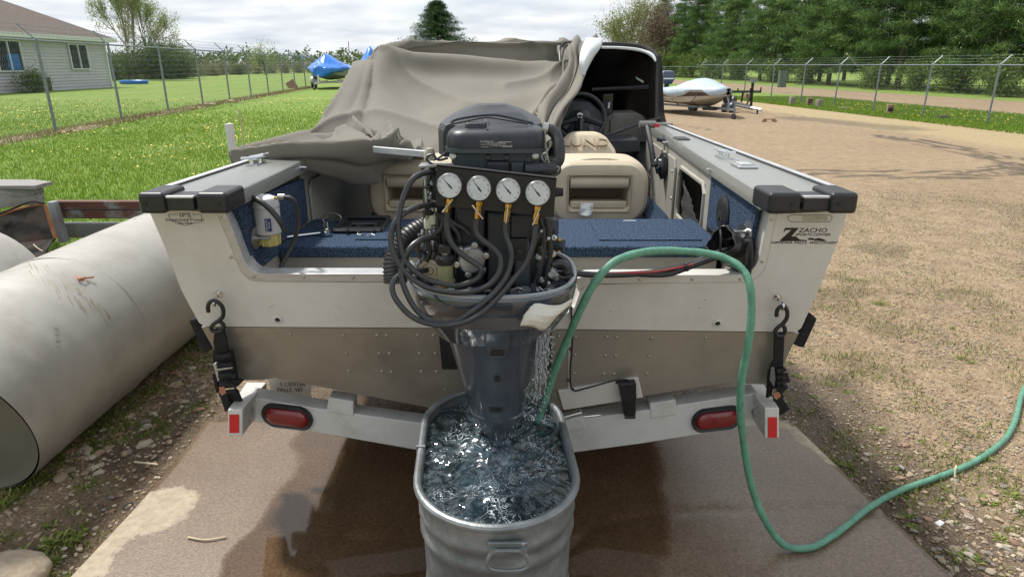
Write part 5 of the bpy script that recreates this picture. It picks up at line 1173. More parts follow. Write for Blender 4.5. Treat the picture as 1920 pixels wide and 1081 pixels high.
rows = [[(655, 190, 6.1), (712, 116, 6.0), (800, 104, 6.0), (900, 100, 6.0), (1000, 98, 6.0), (1070, 97, 6.0), (1112, 98, 5.9)],
        [(648, 168, 5.5), (700, 100, 5.45), (770, 86, 5.4), (880, 81, 5.4), (1000, 78, 5.4), (1065, 80, 5.35), (1108, 84, 5.3)],
        [(640, 172, 5.2), (697, 110, 5.2), (780, 108, 5.25), (880, 104, 5.25), (1000, 102, 5.25), (1060, 105, 5.2), (1100, 115, 5.1)],
        [(618, 205, 4.6), (680, 165, 4.85), (780, 172, 4.95), (880, 165, 4.95), (990, 160, 4.95), (1045, 160, 4.85), (1085, 165, 4.8)],
        [(592, 238, 4.15), (655, 215, 4.4), (770, 220, 4.5), (880, 220, 4.5), (980, 215, 4.5), (1030, 212, 4.45), (1062, 212, 4.4)],
        [(572, 262, 3.85), (640, 255, 4.0), (760, 268, 4.05), (870, 275, 4.05), (970, 270, 4.05), (1020, 258, 4.05), (1045, 250, 4.1)],
        [(560, 275, 3.7), (640, 290, 3.75), (750, 308, 3.75), (860, 318, 3.7), (960, 312, 3.7), (1010, 290, 3.75), (1035, 275, 3.8)]]
SM_ = sheet(rows, 26, 20, fold_main); sr_ = int(.245*(len(SM_)-1)); M().tube([p+Vector((0, -.004, 0)) for p in SM_[sr_]], .0045, 5).obj('cover_seam', cvm, cov); M().tube([p+Vector((0, -.004, 0)) for p in SM_[sr_+1]], .0022, 4).obj('cover_seam', cvm, cov)
M().grid(SM_).obj('canvas_main', cvm, cov, smooth=None if 0 else 180, solid=.004)
def fold_tail(u, v):
    return .05*(1-1.9*abs(sin(u*7.5+v*1.6)))*(.5+.5*v)+.014*sin(u*31-v*4)+.02*float(fbm(np.array([u*5]), np.array([v*6]), 1., 3, 17)[0]-.5)
rows = [[(1050, 78, 5.5), (1075, 73, 5.5), (1100, 71, 5.5), (1126, 75, 5.5)], [(1046, 95, 5.15), (1068, 86, 5.0), (1092, 82, 5.0), (1116, 88, 5.1)], [(1052, 130, 4.9), (1072, 120, 4.8), (1090, 118, 4.8), (1103, 130, 4.9)],
        [(1035, 165, 4.7), (1058, 160, 4.5), (1075, 162, 4.5), (1084, 165, 4.6)], [(1000, 195, 4.45), (1030, 195, 4.25), (1050, 200, 4.25), (1062, 205, 4.35)], [(1003, 220, 4.2), (1020, 225, 4.0), (1036, 235, 4.0), (1050, 240, 4.1)], [(1005, 250, 4.0), (1018, 262, 3.85), (1030, 268, 3.85), (1042, 268, 3.9)]]
M().grid(sheet(rows, 16, 10, fold_tail)).obj('canvas_fold', cvm, cov, smooth=180, solid=.004)
rows = [[(1098, 73, 4.9), (1112, 70, 4.9), (1130, 75, 4.95)], [(1091, 92, 4.72), (1106, 88, 4.70), (1127, 88, 4.8)], [(1087, 116, 4.62), (1099, 112, 4.60), (1113, 110, 4.7)], [(1092, 142, 4.6), (1095, 142, 4.59), (1098, 138, 4.62)]]
M().grid(sheet(rows, 5, 5, lambda u, v: .005*sin(u*9+v*3))).obj('cover_lining', mat('lining_white', (.55, .58, .60), (.62, .65, .66), .6, 0, 8), cov, smooth=180, solid=.004)
# bungee hooks hanging at the ridge
M().tube(pl((1072, 79, 5.05), (1056, 82, 5.0), (1050, 95, 4.98), (1050, 115, 4.9), (1052, 122, 4.88)), .008, 6, 5).obj('tie_cord', rubber, cov)
M().tube(pl((1064, 84, 5.0), (1058, 90, 4.98), (1054, 105, 4.93), (1052, 118, 4.88)), .007, 6, 5).obj('tie_cord', rubber, cov)
def creases(u, v, CL, ua=4):
    f = 0
    for P_, w_c, h_c in CL:
        d_c = 9.
        for (au, av), (bu, bv) in zip(P_[:-1], P_[1:]):
            k_c = max(0, min(1, ((u-au)*(bu-au)*ua+(v-av)*(bv-av))/((bu-au)**2*ua+(bv-av)**2))); d_c = min(d_c, sqrt(((u-au-k_c*(bu-au))**2)*ua+(v-av-k_c*(bv-av))**2))
        f += h_c*math.exp(-d_c/w_c)
    return f
CL1 = [([(.0, .55), (.22, .40), (.45, .18), (.62, .05)], .06, .07), ([(.0, .62), (.25, .52), (.5, .45), (.78, .38)], .05, -.06), ([(.02, .68), (.3, .62), (.6, .60), (.95, .45)], .06, .08), ([(.1, .30), (.3, .22), (.5, .05)], .05, -.05), ([(.12, .8), (.4, .76), (.7, .80), (.9, .7)], .05, -.05),
       ([(.3, .9), (.5, .88), (.75, .9)], .06, .05), ([(.70, .05), (.68, .3), (.74, .55)], .05, .06), ([(.80, .05), (.80, .25), (.86, .45)], .04, -.06), ([(.90, .1), (.90, .4)], .04, .05)]
CL2 = [([(.1, .1), (.25, .5), (.4, .9)], .07, .05), ([(.38, .05), (.42, .5), (.5, .95)], .06, -.06), ([(.50, .05), (.52, .4), (.60, .9)], .07, .09), ([(.62, .1), (.66, .5), (.70, .95)], .05, -.07), ([(.72, .05), (.75, .5), (.80, .9)], .06, .07), ([(.84, .1), (.86, .6)], .05, -.05), ([(.93, .1), (.92, .7)], .06, .04)]
def fold_l(u, v):
    return creases(u, v, CL1)+.02*float(fbm(np.array([u*7]), np.array([v*5+u*2]), 1., 2, 27)[0]-.5)
rows = [[(500, 285, 4.1), (545, 272, 4.0), (590, 262, 3.95), (640, 256, 3.9), (680, 245, 3.9), (720, 248, 3.85), (760, 262, 3.8), (800, 280, 3.8)],
        [(470, 290, 3.6), (525, 272, 3.5), (585, 262, 3.5), (630, 262, 3.45), (672, 247, 3.5), (710, 255, 3.45), (752, 270, 3.4), (798, 284, 3.4)],
        [(440, 300, 3.2), (505, 284, 3.2), (570, 272, 3.2), (625, 272, 3.2), (675, 262, 3.2), (715, 272, 3.2), (745, 285, 3.2), (782, 290, 3.2)],
        [(434, 305, 3.08), (497, 295, 3.06), (560, 288, 3.02), (620, 288, 3.0), (675, 283, 3.05), (712, 288, 3.1), (738, 294, 3.15), (760, 296, 3.2)],
        [(440, 307, 3.04), (505, 300, 3.02), (562, 299, 3.0), (620, 306, 3.0), (672, 318, 3.05), (706, 316, 3.12), (728, 308, 3.2), (745, 304, 3.25)],
        [(450, 306, 3.08), (510, 302, 3.06), (566, 303, 3.06), (610, 318, 3.1), (655, 338, 3.2), (690, 340, 3.25), (712, 322, 3.3), (730, 312, 3.35)]]
M().grid(sheet(rows, 18, 16, fold_l)).obj('canvas_bunch', cvm, cov, smooth=180, solid=.004)
def fold_m(u, v): return creases(u, v, CL2)+.02*float(fbm(np.array([u*8]), np.array([v*5]), 1., 2, 37)[0]-.5)
rows = [[(520, 280, 4.0), (570, 266, 3.9), (620, 262, 3.85), (655, 250, 3.8), (690, 240, 3.8), (725, 244, 3.75), (765, 260, 3.7), (800, 276, 3.7)],
        [(525, 286, 3.6), (575, 275, 3.6), (620, 272, 3.6), (655, 262, 3.55), (690, 255, 3.5), (725, 262, 3.5), (765, 275, 3.5), (800, 288, 3.5)],
        [(530, 292, 3.5), (580, 285, 3.5), (622, 284, 3.5), (655, 280, 3.45), (690, 276, 3.4), (725, 280, 3.4), (760, 288, 3.4), (795, 296, 3.4)]]
M().grid(sheet(rows, 18, 16, fold_m)).obj('canvas_roll', cvm, cov, smooth=180, solid=.004)
M().tube(pl((524, 265, 3.42), (545, 258, 3.44), (572, 261, 3.42), (574, 269, 3.40)), [.008, .022, .02, .006], 8, 5).obj('cover_drawcord', blk_c, cov)
# aluminium support bar
bar = M(); a, b = W(700, 280, 3.0), W(800, 289, 2.75); bar.hexa([a+Vector((0, -.012, -.014)), a+Vector((0, .012, -.014)), a+Vector((0, .012, .014)), a+Vector((0, -.012, .014))], [b+Vector((0, -.012, -.014)), b+Vector((0, .012, -.014)), b+Vector((0, .012, .014)), b+Vector((0, -.012, .014))])
o = bar.obj('support_bar', alu, None, bevel=.003); tag(o, 'flat aluminum bar sticking out of the canvas folds towards the motor', 'support bar')

# ================= THINGS ON THE DECK =================
def D(px, py, dz_=0.): return G(px, py, dz+dz_)
wr = empty('ratchet_wrench', D(590, 440, .003), 'chrome ratchet with socket lying on the blue rear deck', 'wrench')
M().tube([D(528, 446, .008), D(560, 442, .008), D(600, 437, .010)], [.006, .009, .007], 10).obj('handle', chrome, wr); M().lathe([(.022, -.012), (.024, 0), (.022, .012)], D(611, 436, .014), (0, 0, 1), 18).obj('head', chrome, wr)
M().tube([D(613, 432, .02), D(611, 427, .02), D(611, 420, .02)], [.010, .013, .013], 12).obj('socket', chrome, wr)
ring = M().tube([Vector((D(634, 408, 0).x+.045*cos(a), 3.02, dz+.022+.028*sin(a))) for a in np.linspace(-.6, pi+.6, 18)], .0035, 6); o = ring.obj('hose_clamp_ring', steel); tag(o, 'loose steel hose clamp standing on the blue deck behind the wrench', 'hose clamp')
m = M(); m.box(D(622, 411, .012), (.03, .02, .02)); m.tube([D(617, 409, .02), D(640, 412, .012)], .005, 6); m.obj('clamp_screw', steel, o)
bt = empty('black_bracket_tray', D(680, 424, .01), 'black plastic bracket frame lying on the blue deck', 'bracket')
q = [D(626, 437), D(652, 412), D(730, 412), D(714, 437)]
for i in range(4):
    a, b = q[i], q[(i+1) % 4]; M().tube([a+Vector((0, 0, .012)), b+Vector((0, 0, .012))], .011, 4).obj('frame_side', black, bt)
for (a, b, c, d_) in ((650, 434, 662, 416), (700, 434, 706, 416), (640, 428, 716, 428), (660, 420, 706, 420)): M().tube([D(a, b, .016), D(c, d_, .016)], .007, 4).obj('frame_rib', black, bt)
M().tube([D(665+14*cos(a)+12, 427+4*sin(a), .016) for a in np.linspace(pi, 2*pi, 8)], .004, 5).obj('frame_arch', black, bt)
M().prism([D(636, 436, .004), D(655, 414, .004), D(722, 414, .004), D(710, 436, .004)], (0, 0, .003)).obj('tray_floor', blackm, bt)
for i, (a, b) in enumerate(((670, 440), (679, 441), (692, 440), (697, 440), (672, 437))):
    m = M(); c = D(a, b, .006); m.lathe([(.006, 0), (.006, .004), (.003, .004), (.003, .016)], c, (cos(i*2.), sin(i*2.), 0), 8); o = m.obj('loose_bolt', steel); tag(o, 'small loose bolt lying in front of the black bracket on the blue deck', 'bolt', 'loose bolts on the deck')

# ================= TRAILER =================
trw = mat('trailer_paint', (.54, .545, .515), (.61, .615, .585), .45, 0, 4, coat=.1, dirt=(.33, .32, .27), dirts=5, bump=.05, bscale=120)
trl = empty('boat_trailer', (-.05, 3.2, 0), 'off white painted boat trailer under the fishing boat with red tail lights', 'trailer')
YB = 2.42
def arm(pts_top, pts_bot):
    m = M(); a = [W(x, y, YB) for x, y in pts_top]+[W(x, y, YB) for x, y in reversed(pts_bot)]; m.prism(a, (0, .085, 0)); return m.obj('rear_beam', trw, trl, bevel=.006)
arm([(462, 742), (600, 766), (782, 792), (925, 812)], [(470, 789), (600, 812), (772, 842), (925, 866)])
arm([(927, 812), (1050, 791), (1200, 770), (1422, 736)], [(927, 866), (1071, 849), (1200, 832), (1426, 796)])
def bracket(q): M().prism([W(a, b, YB-.004) for a, b in q], (0, .07, 0)).obj('bunk_bracket', trw, trl, bevel=.005)
bracket([(616, 744), (663, 752), (663, 780), (612, 772)]); bracket([(1218, 756), (1267, 748), (1271, 777), (1220, 785)]); bracket([(1050, 793), (1052, 790), (1092, 779), (1099, 803), (1052, 812)])
# side pieces stepping down to the reflector stubs
for s, (q_t, stub) in ((-1, ([(427, 769), (455, 769), (497, 713), (468, 713)], ((427, 455), (767, 816)))), (1, ([(1447, 768), (1419, 768), (1404, 722), (1430, 722)], ((1434, 1461), (764, 821))))):
    m = M(); (x0, x1), (ya, yb) = stub
    a = [W(x0, ya, 2.22), W(x1, ya, 2.22), W(x1, yb, 2.22), W(x0, yb, 2.22)]
    xi0, xi1 = (462, 500) if s < 0 else (1392, 1430)
    b = [W(xi0, 716, 2.62), W(xi1, 716, 2.62), W(xi1, 757, 2.62), W(xi0, 757, 2.62)]
    m.hexa(a, b); o = m.obj('frame_end', trw, trl, bevel=.005)
    x0r, x1r = (x0+3, x1-7) if s < 0 else (x0+6, x1-4)
    M().prism([W(x0r, ya+10 if s < 0 else 782, 2.217), W(x1r, ya+10 if s < 0 else 782, 2.217), W(x1r, yb-5 if s < 0 else 820, 2.217), W(x0r, yb-5 if s < 0 else 820, 2.217)], (0, .003, 0)).obj('red_reflector', mat('reflector_red', (.50, .008, .010), (.60, .012, .014), .2, 0, 200, coat=.5), trl)
    hx = 468 if s < 0 else 1415
    M().tube(pl((hx-6, 770, 2.36), (hx-3, 762, 2.35), (hx+4, 764, 2.36), (hx+4, 778, 2.37)) if s < 0 else pl((hx-2, 780, 2.37), (hx-4, 770, 2.35), (hx+4, 762, 2.35), (hx+8, 772, 2.36)), .004, 6, 4).obj('chain_hook', steel, trl)
lens = mat('tail_lens', (.16, .006, .010), (.26, .010, .014), .12, 0, 90, bump=.2, bscale=160, coat=.8)
for (cx2, cy2, sl) in ((538, 782, .14), (1345, 786, -.13)):
    c = W(cx2, cy2, YB-.012); sc_ = scale_at(c)
    def oval(w, h, y):
        P = []
        for k in range(32):
            a = 2*pi*k/32; dx = (w-h)*(1 if cos(a) > 0 else -1)+h*cos(a); dzz = h*sin(a); P.append(Vector((c.x+dx*sc_, y, c.z+(dzz-sl*dx)*sc_)))
        return P
    g_ = M().loft([oval(47, 24.5, YB+.01), oval(47, 24.5, YB-.014), oval(44, 21.5, YB-.022), oval(40, 17.5, YB-.016)]).obj('tail_light', rubber, trl, smooth=60)
    M().loft([oval(40, 17.5, YB-.01), oval(40, 17.5, YB-.018), oval(36, 14, YB-.026), oval(28, 8, YB-.029)]).obj('red_lens', lens, g_, smooth=60)
# carpeted guide posts at the sides
for s, q in ((-1, [(352, 600), (366, 597), (398, 655), (380, 664)]), (1, [(1520, 588), (1534, 598), (1508, 654), (1486, 646)])):
    M().prism([W(a, b, 2.55) for a, b in q], (0, .09, 0)).obj('guide_pad', blk_c, trl, bevel=.012, seg=3)
M().box((-1.02, 3.9, .50), (.09, 1.8, .09)).obj('frame_rail', trw, trl); M().box((.92, 3.9, .50), (.09, 1.8, .09)).obj('frame_rail', trw, trl); M().box((-.05, 6.6, .45), (.09, 5, .09)).obj('tongue', trw, trl); M().box((-.05, 4.4, .42), (2.0, .09, .09)).obj('axle', blackm, trl)
for x in (-.45, .35): M().box((x, 4.2, .60), (.10, 3.4, .05), R3('X', 0)).obj('bunk', blk_c, trl)
for x in (-1.20, 1.10): 
    w_ = M().lathe([(.18, -.10), (.31, -.10), (.33, -.06), (.33, .06), (.31, .10), (.18, .10)], (x, 4.6, .33), (1, 0, 0), 28).obj('wheel', rubber, trl); M().lathe([(.02, -.06), (.18, -.08), (.18, .08), (.02, .06)], (x, 4.6, .33), (1, 0, 0), 20).obj('rim', trw, w_)
M().loft([[Vector((x, 4.6+.40*cos(a), .34+.40*sin(a))) for a in np.linspace(.1, pi-.1, 12)] for x in (.95, 1.2)], closed=False, cap=False).obj('fender', trw, trl, solid=.006); M().loft([[Vector((x, 4.6+.40*cos(a), .34+.40*sin(a))) for a in np.linspace(.1, pi-.1, 12)] for x in (-1.3, -1.05)], closed=False, cap=False).obj('fender', trw, trl, solid=.006)
# number plate of the dealer hung behind the beam
pp = [W(a, b, 2.66) for a, b in ((500, 705), (583, 705), (583, 747), (512, 744))]
lp = M().prism(pp, (0, .003, 0)).obj('number_plate', mat('plate_white', (.7, .7, .68), (.62, .60, .54), .45, 0, 12, dirt=(.35, .30, .22), dirts=9), trl); c = W(555, 719, 2.655)
text('plate_lettering', 'S CENTER', inkg, W(549, 720, 2.655), TX, (0, 0, 1), 9*scale_at(c)*1.35, lp, .0004, sx=.9); text('plate_lettering', 'FALLS, WI', inkm, W(543, 731, 2.655), TX, (0, 0, 1), 9*scale_at(c)*1.35, lp, .0004, sx=.9)
M().box(W(556, 741, 2.655), (.018, .003, .006)).obj('plate_slot', darkh, lp)
M().prism([W(a, b, 2.6) for a, b in ((1284, 729), (1299, 727), (1297, 743), (1279, 744))], (0, .004, 0)).obj('torn_sticker', wht, trl)
# transducer board + transducer
td = empty('sonar_transducer', T(1180, 750), 'black sonar transducer clamped on a white board bolted to the tan hull', 'transducer')
M().prism([T(a, b, .012) for a, b in ((1046, 733), (1197, 707), (1206, 745), (1056, 769))], (0, .03, 0)).obj('mounting_board', white, td, bevel=.004)
M().prism([T(a, b, .055) for a, b in ((1160, 721), (1193, 718), (1194, 750), (1166, 752))], (0, .04, 0)).obj('bracket', black, td, bevel=.004)
M().prism([T(a, b, .05) for a, b in ((1167, 750), (1193, 748), (1193, 778), (1186, 782), (1170, 780))], (0, .05, 0)).obj('transducer_body', black, td, bevel=.008)
M().lathe([(.010, -.022), (.010, .022)], T(1181, 780, .04), TX, 12).obj('sensor_tip', black, td)
M().tube([T(1071, 575, .01), T(1073, 640, .01), T(1069, 700, .01), T(1074, 731, .016), T(1100, 727, .02), T(1140, 716, .02), T(1165, 711, .02), T(1180, 713, .03), T(1183, 722, .05)], .0035, 6, 5).obj('cable', rubber, td)
for a, b in ((1071, 577), (1070, 654), (1066, 713), (1074, 729), (1156, 716)): M().sph(T(a, b, .01), .0065, 6).obj('cable_clip', black, td)
# ================= OUTBOARD MOTOR =================
cowl = mat('cowl_paint', (.05, .06, .076), (.062, .072, .09), .16, .25, 6, coat=1., bump=.01, bscale=60, dirt=(.075, .085, .10), dirts=6)
legm = mat('leg_paint', (.062, .074, .094), (.080, .093, .116), .22, .3, 5, coat=.6, dirt=(.08, .09, .10), dirts=9)
eng = mat('engine_dark', (.016, .019, .024), (.028, .032, .040), .42, .2, 16, bump=.05, bscale=80)
eng2 = mat('engine_blue_grey', (.04, .052, .066), (.055, .068, .084), .4, .3, 20, bump=.05, bscale=90)
castal = mat('cast_aluminium', (.22, .23, .24), (.36, .37, .38), .42, .7, 40, bump=.1, bscale=150)
mo = empty('outboard_motor', (-.055, 2.05, .5), 'dark blue grey outboard motor with its hood off, standing in the tub of water', 'outboard motor')
def tubring(c, a, bf, bb, z, n=44, pw=2.6, flat=0):
    P = []
    for k in range(n):
        t = 2*pi*k/n; cx_, sy = cos(t), sin(t); rx_ = abs(cx_)**(2/pw)*(1 if cx_ > 0 else -1); ry = abs(sy)**(2/pw)*(1 if sy > 0 else -1)
        P.append(Vector((c[0]+a*rx_, c[1]+(bb if ry > 0 else bf)*ry, z)))
    return P
RC = (-.058, 2.03)
prof = [(1.205, .262, .295, .24), (1.198, .268, .300, .245), (1.175, .266, .298, .245), (1.15, .262, .290, .24), (1.11, .252, .262, .23), (1.07, .232, .230, .21), (1.03, .207, .197, .19), (1.00, .190, .172, .17)]
tub = M().loft([tubring(RC, .246, .280, .23, 1.10)]+[tubring(RC, .250, .284, .232, 1.20)]+[tubring(RC, a, f, b, z) for z, a, f, b in prof], True, True).obj('lower_cowl', cowl, mo, smooth=50)
M().tube(tubring(RC, .259, .293, .238, 1.207), .0065, 6, closed=True).obj('cowl_seal', mat('seal_grey', (.30, .33, .36), None, .3, .2), tub); M().tube(tubring(RC, .251, .285, .231, 1.203), .005, 6, closed=True).obj('cowl_gasket', rubber, tub)
# leg (midsection) lofted down into the water
def legring(z, yf, w, d, pw=2.5): return tubring((-.050, yf+d/2), w/2, d/2, d/2, z, 36, pw)
leg = M().loft([legring(1.14, 1.80, .44, .34), legring(1.09, 1.825, .395, .33), legring(1.03, 1.855, .355, .31), legring(.93, 1.89, .31, .30), legring(.83, 1.92, .268, .28), legring(.74, 1.945, .228, .26), legring(.685, 1.962, .20, .24), legring(.68, 1.959, .208, .25), legring(.665, 1.962, .202, .24), legring(.62, 1.975, .15, .23), legring(.57, 1.985, .10, .22), legring(.50, 1.995, .07, .20), legring(.40, 2.0, .06, .18)]).obj('midsection', legm, mo, smooth=50)
# trim strip with the telltale slot
cent = lambda px, py, y: W(px, py, y)
M().loft([[W(a, b, y) for a, b, y in r] for r in (((905, 570, 1.722), (962, 570, 1.722), (962, 566, 1.80), (905, 566, 1.80)), ((905, 614, 1.772), (961, 614, 1.772), (961, 612, 1.87), (905, 612, 1.87)))]).obj('tilt_cover', eng2, mo, bevel=.006)
M().loft([[W(a, b, y) for a, b, y in r] for r in (((909, 612, 1.785), (958, 612, 1.785), (958, 612, 1.86), (909, 612, 1.86)), ((911, 650, 1.835), (955, 650, 1.835), (955, 650, 1.90), (911, 650, 1.90)), ((916, 672, 1.866), (950, 672, 1.866), (950, 672, 1.92), (916, 672, 1.92)))]).obj('leg_panel', cowl, mo, bevel=.004, smooth=50)
sl = M().tube(pl((918, 657, 1.842), (921, 653, 1.838), (945, 653, 1.838), (948, 657, 1.842), (948, 664, 1.851), (945, 668, 1.857), (921, 668, 1.857), (918, 664, 1.851)), .003, 6, closed=True).obj('slot_frame', legm, mo); M().prism(pl((919, 655, 1.838), (947, 655, 1.838), (947, 666, 1.853), (919, 666, 1.853)), (0, .004, 0)).obj('slot_opening', darkh, sl)
M().lathe([(.009, 0), (.010, .006), (.004, .006)], W(932, 710, 1.905), (0, -1, -.1), 12).obj('plug', blackm, mo); M().prism(pl((918, 763, 1.945), (942, 763, 1.945), (940, 772, 1.948), (920, 772, 1.948)), (0, .012, 0)).obj('drain_slot', blackm, mo)
# engine block
def blk(x0, x1, y0_, y1_, Y0, dep, name, m=eng, bev=.008, par=None):
    a = [W(x0, y0_, Y0), W(x1, y0_, Y0), W(x1, y1_, Y0), W(x0, y1_, Y0)]; return M().prism(a, (0, dep, 0)).obj(name, m, par or mo, bevel=bev, seg=3)
core = blk(866, 1022, 300, 560, 1.93, .28, 'engine_block', eng, .01)
blk(852, 912, 388, 560, 1.875, .09, 'timing_cover', eng, .012, core); blk(914, 958, 400, 545, 1.845, .10, 'front_cover', eng, .008, core); blk(962, 996, 395, 545, 1.865, .08, 'valve_cover', eng2, .012, core)
blk(958, 1000, 404, 446, 1.845, .03, 'relay_box', eng, .004, core); blk(957, 988, 448, 488, 1.84, .03, 'electrical_cover', blackm, .004, core); M().lathe([(.011, 0), (.011, .005), (.005, .006)], W(974, 473, 1.838), (0, -1, 0), 12).obj('cover_bolt', black, core)
blk(986, 1030, 478, 545, 1.90, .10, 'intake_housing', eng2, .014, core)
# water pump cover with bolts
pc = W(884, 487, 1.83); pcv = M().lathe([(.040, -.03), (.040, .004), (.034, .010), (.012, .011)], pc, (0, -1, .05), 28).obj('pump_cover', castal, core)
for k in range(6):
    a = k*pi/3+.3; c = pc+Vector((.045*cos(a), -.004, .045*sin(a))); M().lathe([(.010, -.02), (.010, .003), (.006, .004), (.006, .009), (.001, .009)], c, (0, -1, 0), 8).obj('pump_bolt', steel, core)
# air box / belt cover on top
def rrect(x0, x1, y0_, y1_, z, r, n=6):
    P = []
    for sx, sy, a0 in ((x1-r, y1_-r, 0), (x0+r, y1_-r, 90), (x0+r, y0_+r, 180), (x1-r, y0_+r, 270)):
        for k in range(n+1): a = radians(a0+90*k/n); P.append(Vector((sx+r*cos(a), sy+r*sin(a), z)))
    return P
def zof(py, Y): return W(0, py, Y).z
yf = 1.86; xa, xb = W(834, 260, yf).x, W(1024, 260, yf).x
zt_, zb_ = zof(246, yf+.02), zof(283, yf)
ab = M().loft([rrect(xa, xb, yf, yf+.30, zb_, .055), rrect(xa-.001, xb+.001, yf-.001, yf+.30, zb_+.01, .055), rrect(xa, xb, yf+.002, yf+.30, zt_-.018, .055), rrect(xa+.006, xb-.006, yf+.010, yf+.295, zt_-.004, .05), rrect(xa+.02, xb-.02, yf+.028, yf+.28, zt_+.004, .045), rrect(xa+.035, xb-.05, yf+.06, yf+.26, zt_+.008, .04)]).obj('air_box', eng, mo, smooth=50)
M().loft([rrect(xa-.004, xb+.004, yf-.006, yf+.30, zb_-.006, .055), rrect(xa-.004, xb+.004, yf-.006, yf+.30, zb_+.006, .055)]).obj('air_box_seam', eng2, ab, smooth=50)
# raised pad and rib
M().loft([rrect(W(870, 240, 1.9).x, W(912, 240, 1.9).x, 1.90, 1.99, zt_+.004, .012), rrect(W(872, 240, 1.9).x, W(910, 240, 1.9).x, 1.905, 1.985, zt_+.020, .012)]).obj('air_box_pad', eng, ab, smooth=40, bevel=.003)
M().tube(pl((914, 244, 1.885), (912, 228, 2.02), (909, 216, 2.10)), [.004, .006, .005], 6).obj('air_box_rib', eng2, ab)
# flywheel hood: low faceted dome behind
hy = 2.18
def hood(z, w, d, yc): 
    return [Vector((-.066+w*a, yc+d*b, z)) for a, b in ((-1, -.55), (-.86, -1), (-.3, -1.08), (.3, -1.08), (.86, -1), (1, -.55), (1, .5), (.6, 1), (-.6, 1), (-1, .5))]
zh = zof(231, 2.02); hd_ = M().loft([hood(zh-.10, .165, .17, 2.18), hood(zh-.022, .165, .17, 2.18), hood(zh-.004, .158, .165, 2.18), hood(zh+.026, .105, .12, 2.20), hood(zh+.029, .098, .11, 2.20), hood(zh+.043, .055, .06, 2.21), hood(zh+.046, .05, .055, 2.21)]).obj('flywheel_hood', eng, mo, smooth=20, bevel=.003)
M().tube(pl((846, 237, 1.985), (850, 226, 1.99), (880, 219, 1.99), (925, 215, 1.985), (965, 222, 1.99), (1000, 231, 1.99)), .0045, 6, 4).obj('hood_edge', eng2, hd_)
M().tube(pl((832, 275, 1.89), (832, 248, 1.90), (838, 236, 1.92), (870, 228, 1.95), (905, 221, 1.97), (925, 221, 1.97), (960, 227, 1.95), (990, 232, 1.95)), .0028, 6, 5).obj('vacuum_line', rubber, ab)
# caution lettering on the air box
wink = mat('white_print', (.5, .5, .5), None, .5)
for s_, x_, y_, h_ in (('ENGINE OIL', 913, 265.5, 2.6), ('USE SAE 10W-30 OIL', 930, 268.5, 2.2), ('CHECK LEVEL BEFORE START', 925, 271, 2.0), ('CHANGE OIL AND FILTER', 940, 273.5, 2.0), ('HONDA', 909, 275.6, 2.2), ('SEE MANUAL', 952, 275.6, 1.8)):
    p = W(x_, y_, yf-.003); text('caution_lettering', s_, wink, p, TX, (0, 0, 1), h_*scale_at(p)*1.4, ab, .0002, sx=1.3)
M().tube([W(a, b, yf-.003) for a, b in ((934, 266.5), (959, 266.5), (959, 274.5), (938, 274.5))], .0005, 4).obj('caution_outline', wink, ab)
# casting below the air box
uc = blk(846, 1012, 284, 335, 1.885, .25, 'upper_case', eng2, .010)
blk(911, 956, 302, 335, 1.865, .05, 'coil_cover', eng, .010, uc); blk(958, 984, 304, 330, 1.868, .04, 'relay_block', eng2, .005, uc)
for a, b in ((849, 293), (915, 295), (950, 295), (1004, 292), (990, 300)):
    M().lathe([(.010, 0), (.010, .005), (.006, .006), (.006, .012), (.001, .012)], W(a, b, 1.884), (0, -1, .1), 10).obj('case_bolt', steel if a in (849, 1004) else black, uc)
M().tube(pl((985, 318, 1.86), (1010, 318, 1.86), (1035, 316, 1.87), (1040, 318, 1.9)), .020, 12, 4).obj('breather_duct', eng, uc)
M().tube(pl((1018, 240, 1.93), (1032, 243, 1.93), (1044, 256, 1.92), (1048, 278, 1.90), (1047, 300, 1.89), (1038, 306, 1.89), (1030, 300, 1.90)), [.015, .017, .0175, .0175, .0175, .0175, .015], 12, 6).obj('elbow_hose', rubber, mo)
M().lathe([(.018, -.008), (.018, .008)], W(1022, 241, 1.93), (1, 0, -.2), 14).obj('elbow_clamp', steel, mo)
# side clutter: linkages, carburettor bodies, hoses
cl = M()
lf = empty
carb = blk(792, 852, 322, 500, 1.96, .16, 'carburettor_stack', eng, .01)
shelf = M().prism([W(784, 312, 1.86), W(850, 306, 1.86), W(850, 306, 2.0), W(790, 305, 2.0)], (0, 0, -.006)).obj('bracket_shelf', castal, mo)
M().lathe([(.017, 0), (.017, .02), (.011, .034), (.003, .036)], W(806, 300, 1.95), (0, 0, 1), 14).obj('ball_knob', mat('tan_knob', (.36, .33, .26), None, .5), carb)
random.seed(5)
def part(m, name, mm): return m.obj(name, mm, carb)
for (x, y, r, mm) in ((800, 332, .012, castal), (812, 345, .014, castal), (806, 372, .012, castal), (816, 392, .012, steel), (808, 408, .010, steel), (814, 430, .013, castal), (806, 441, .012, castal), (820, 452, .011, steel), (810, 492, .012, castal), (806, 362, .010, steel), (818, 378, .012, steel)):
    part(M().lathe([(r, -.02), (r, .01), (r*.6, .012), (r*.6, .022), (r*.2, .024)], W(x, y, 1.90), (random.uniform(-.5, .2), -1, random.uniform(-.2, .4)), 10), 'fitting', mm)
for (x, y) in ((811, 410), (803, 298+120)): part(M().lathe([(.004, -.022), (.013, -.016), (.014, .006), (.009, .016), (.004, .022)], W(x, y-1, 1.885), (0, 0, 1), 14), 'fuel_bulb', mat('bulb_ivory', (.45, .46, .36), (.52, .52, .42), .35, 0, 30))
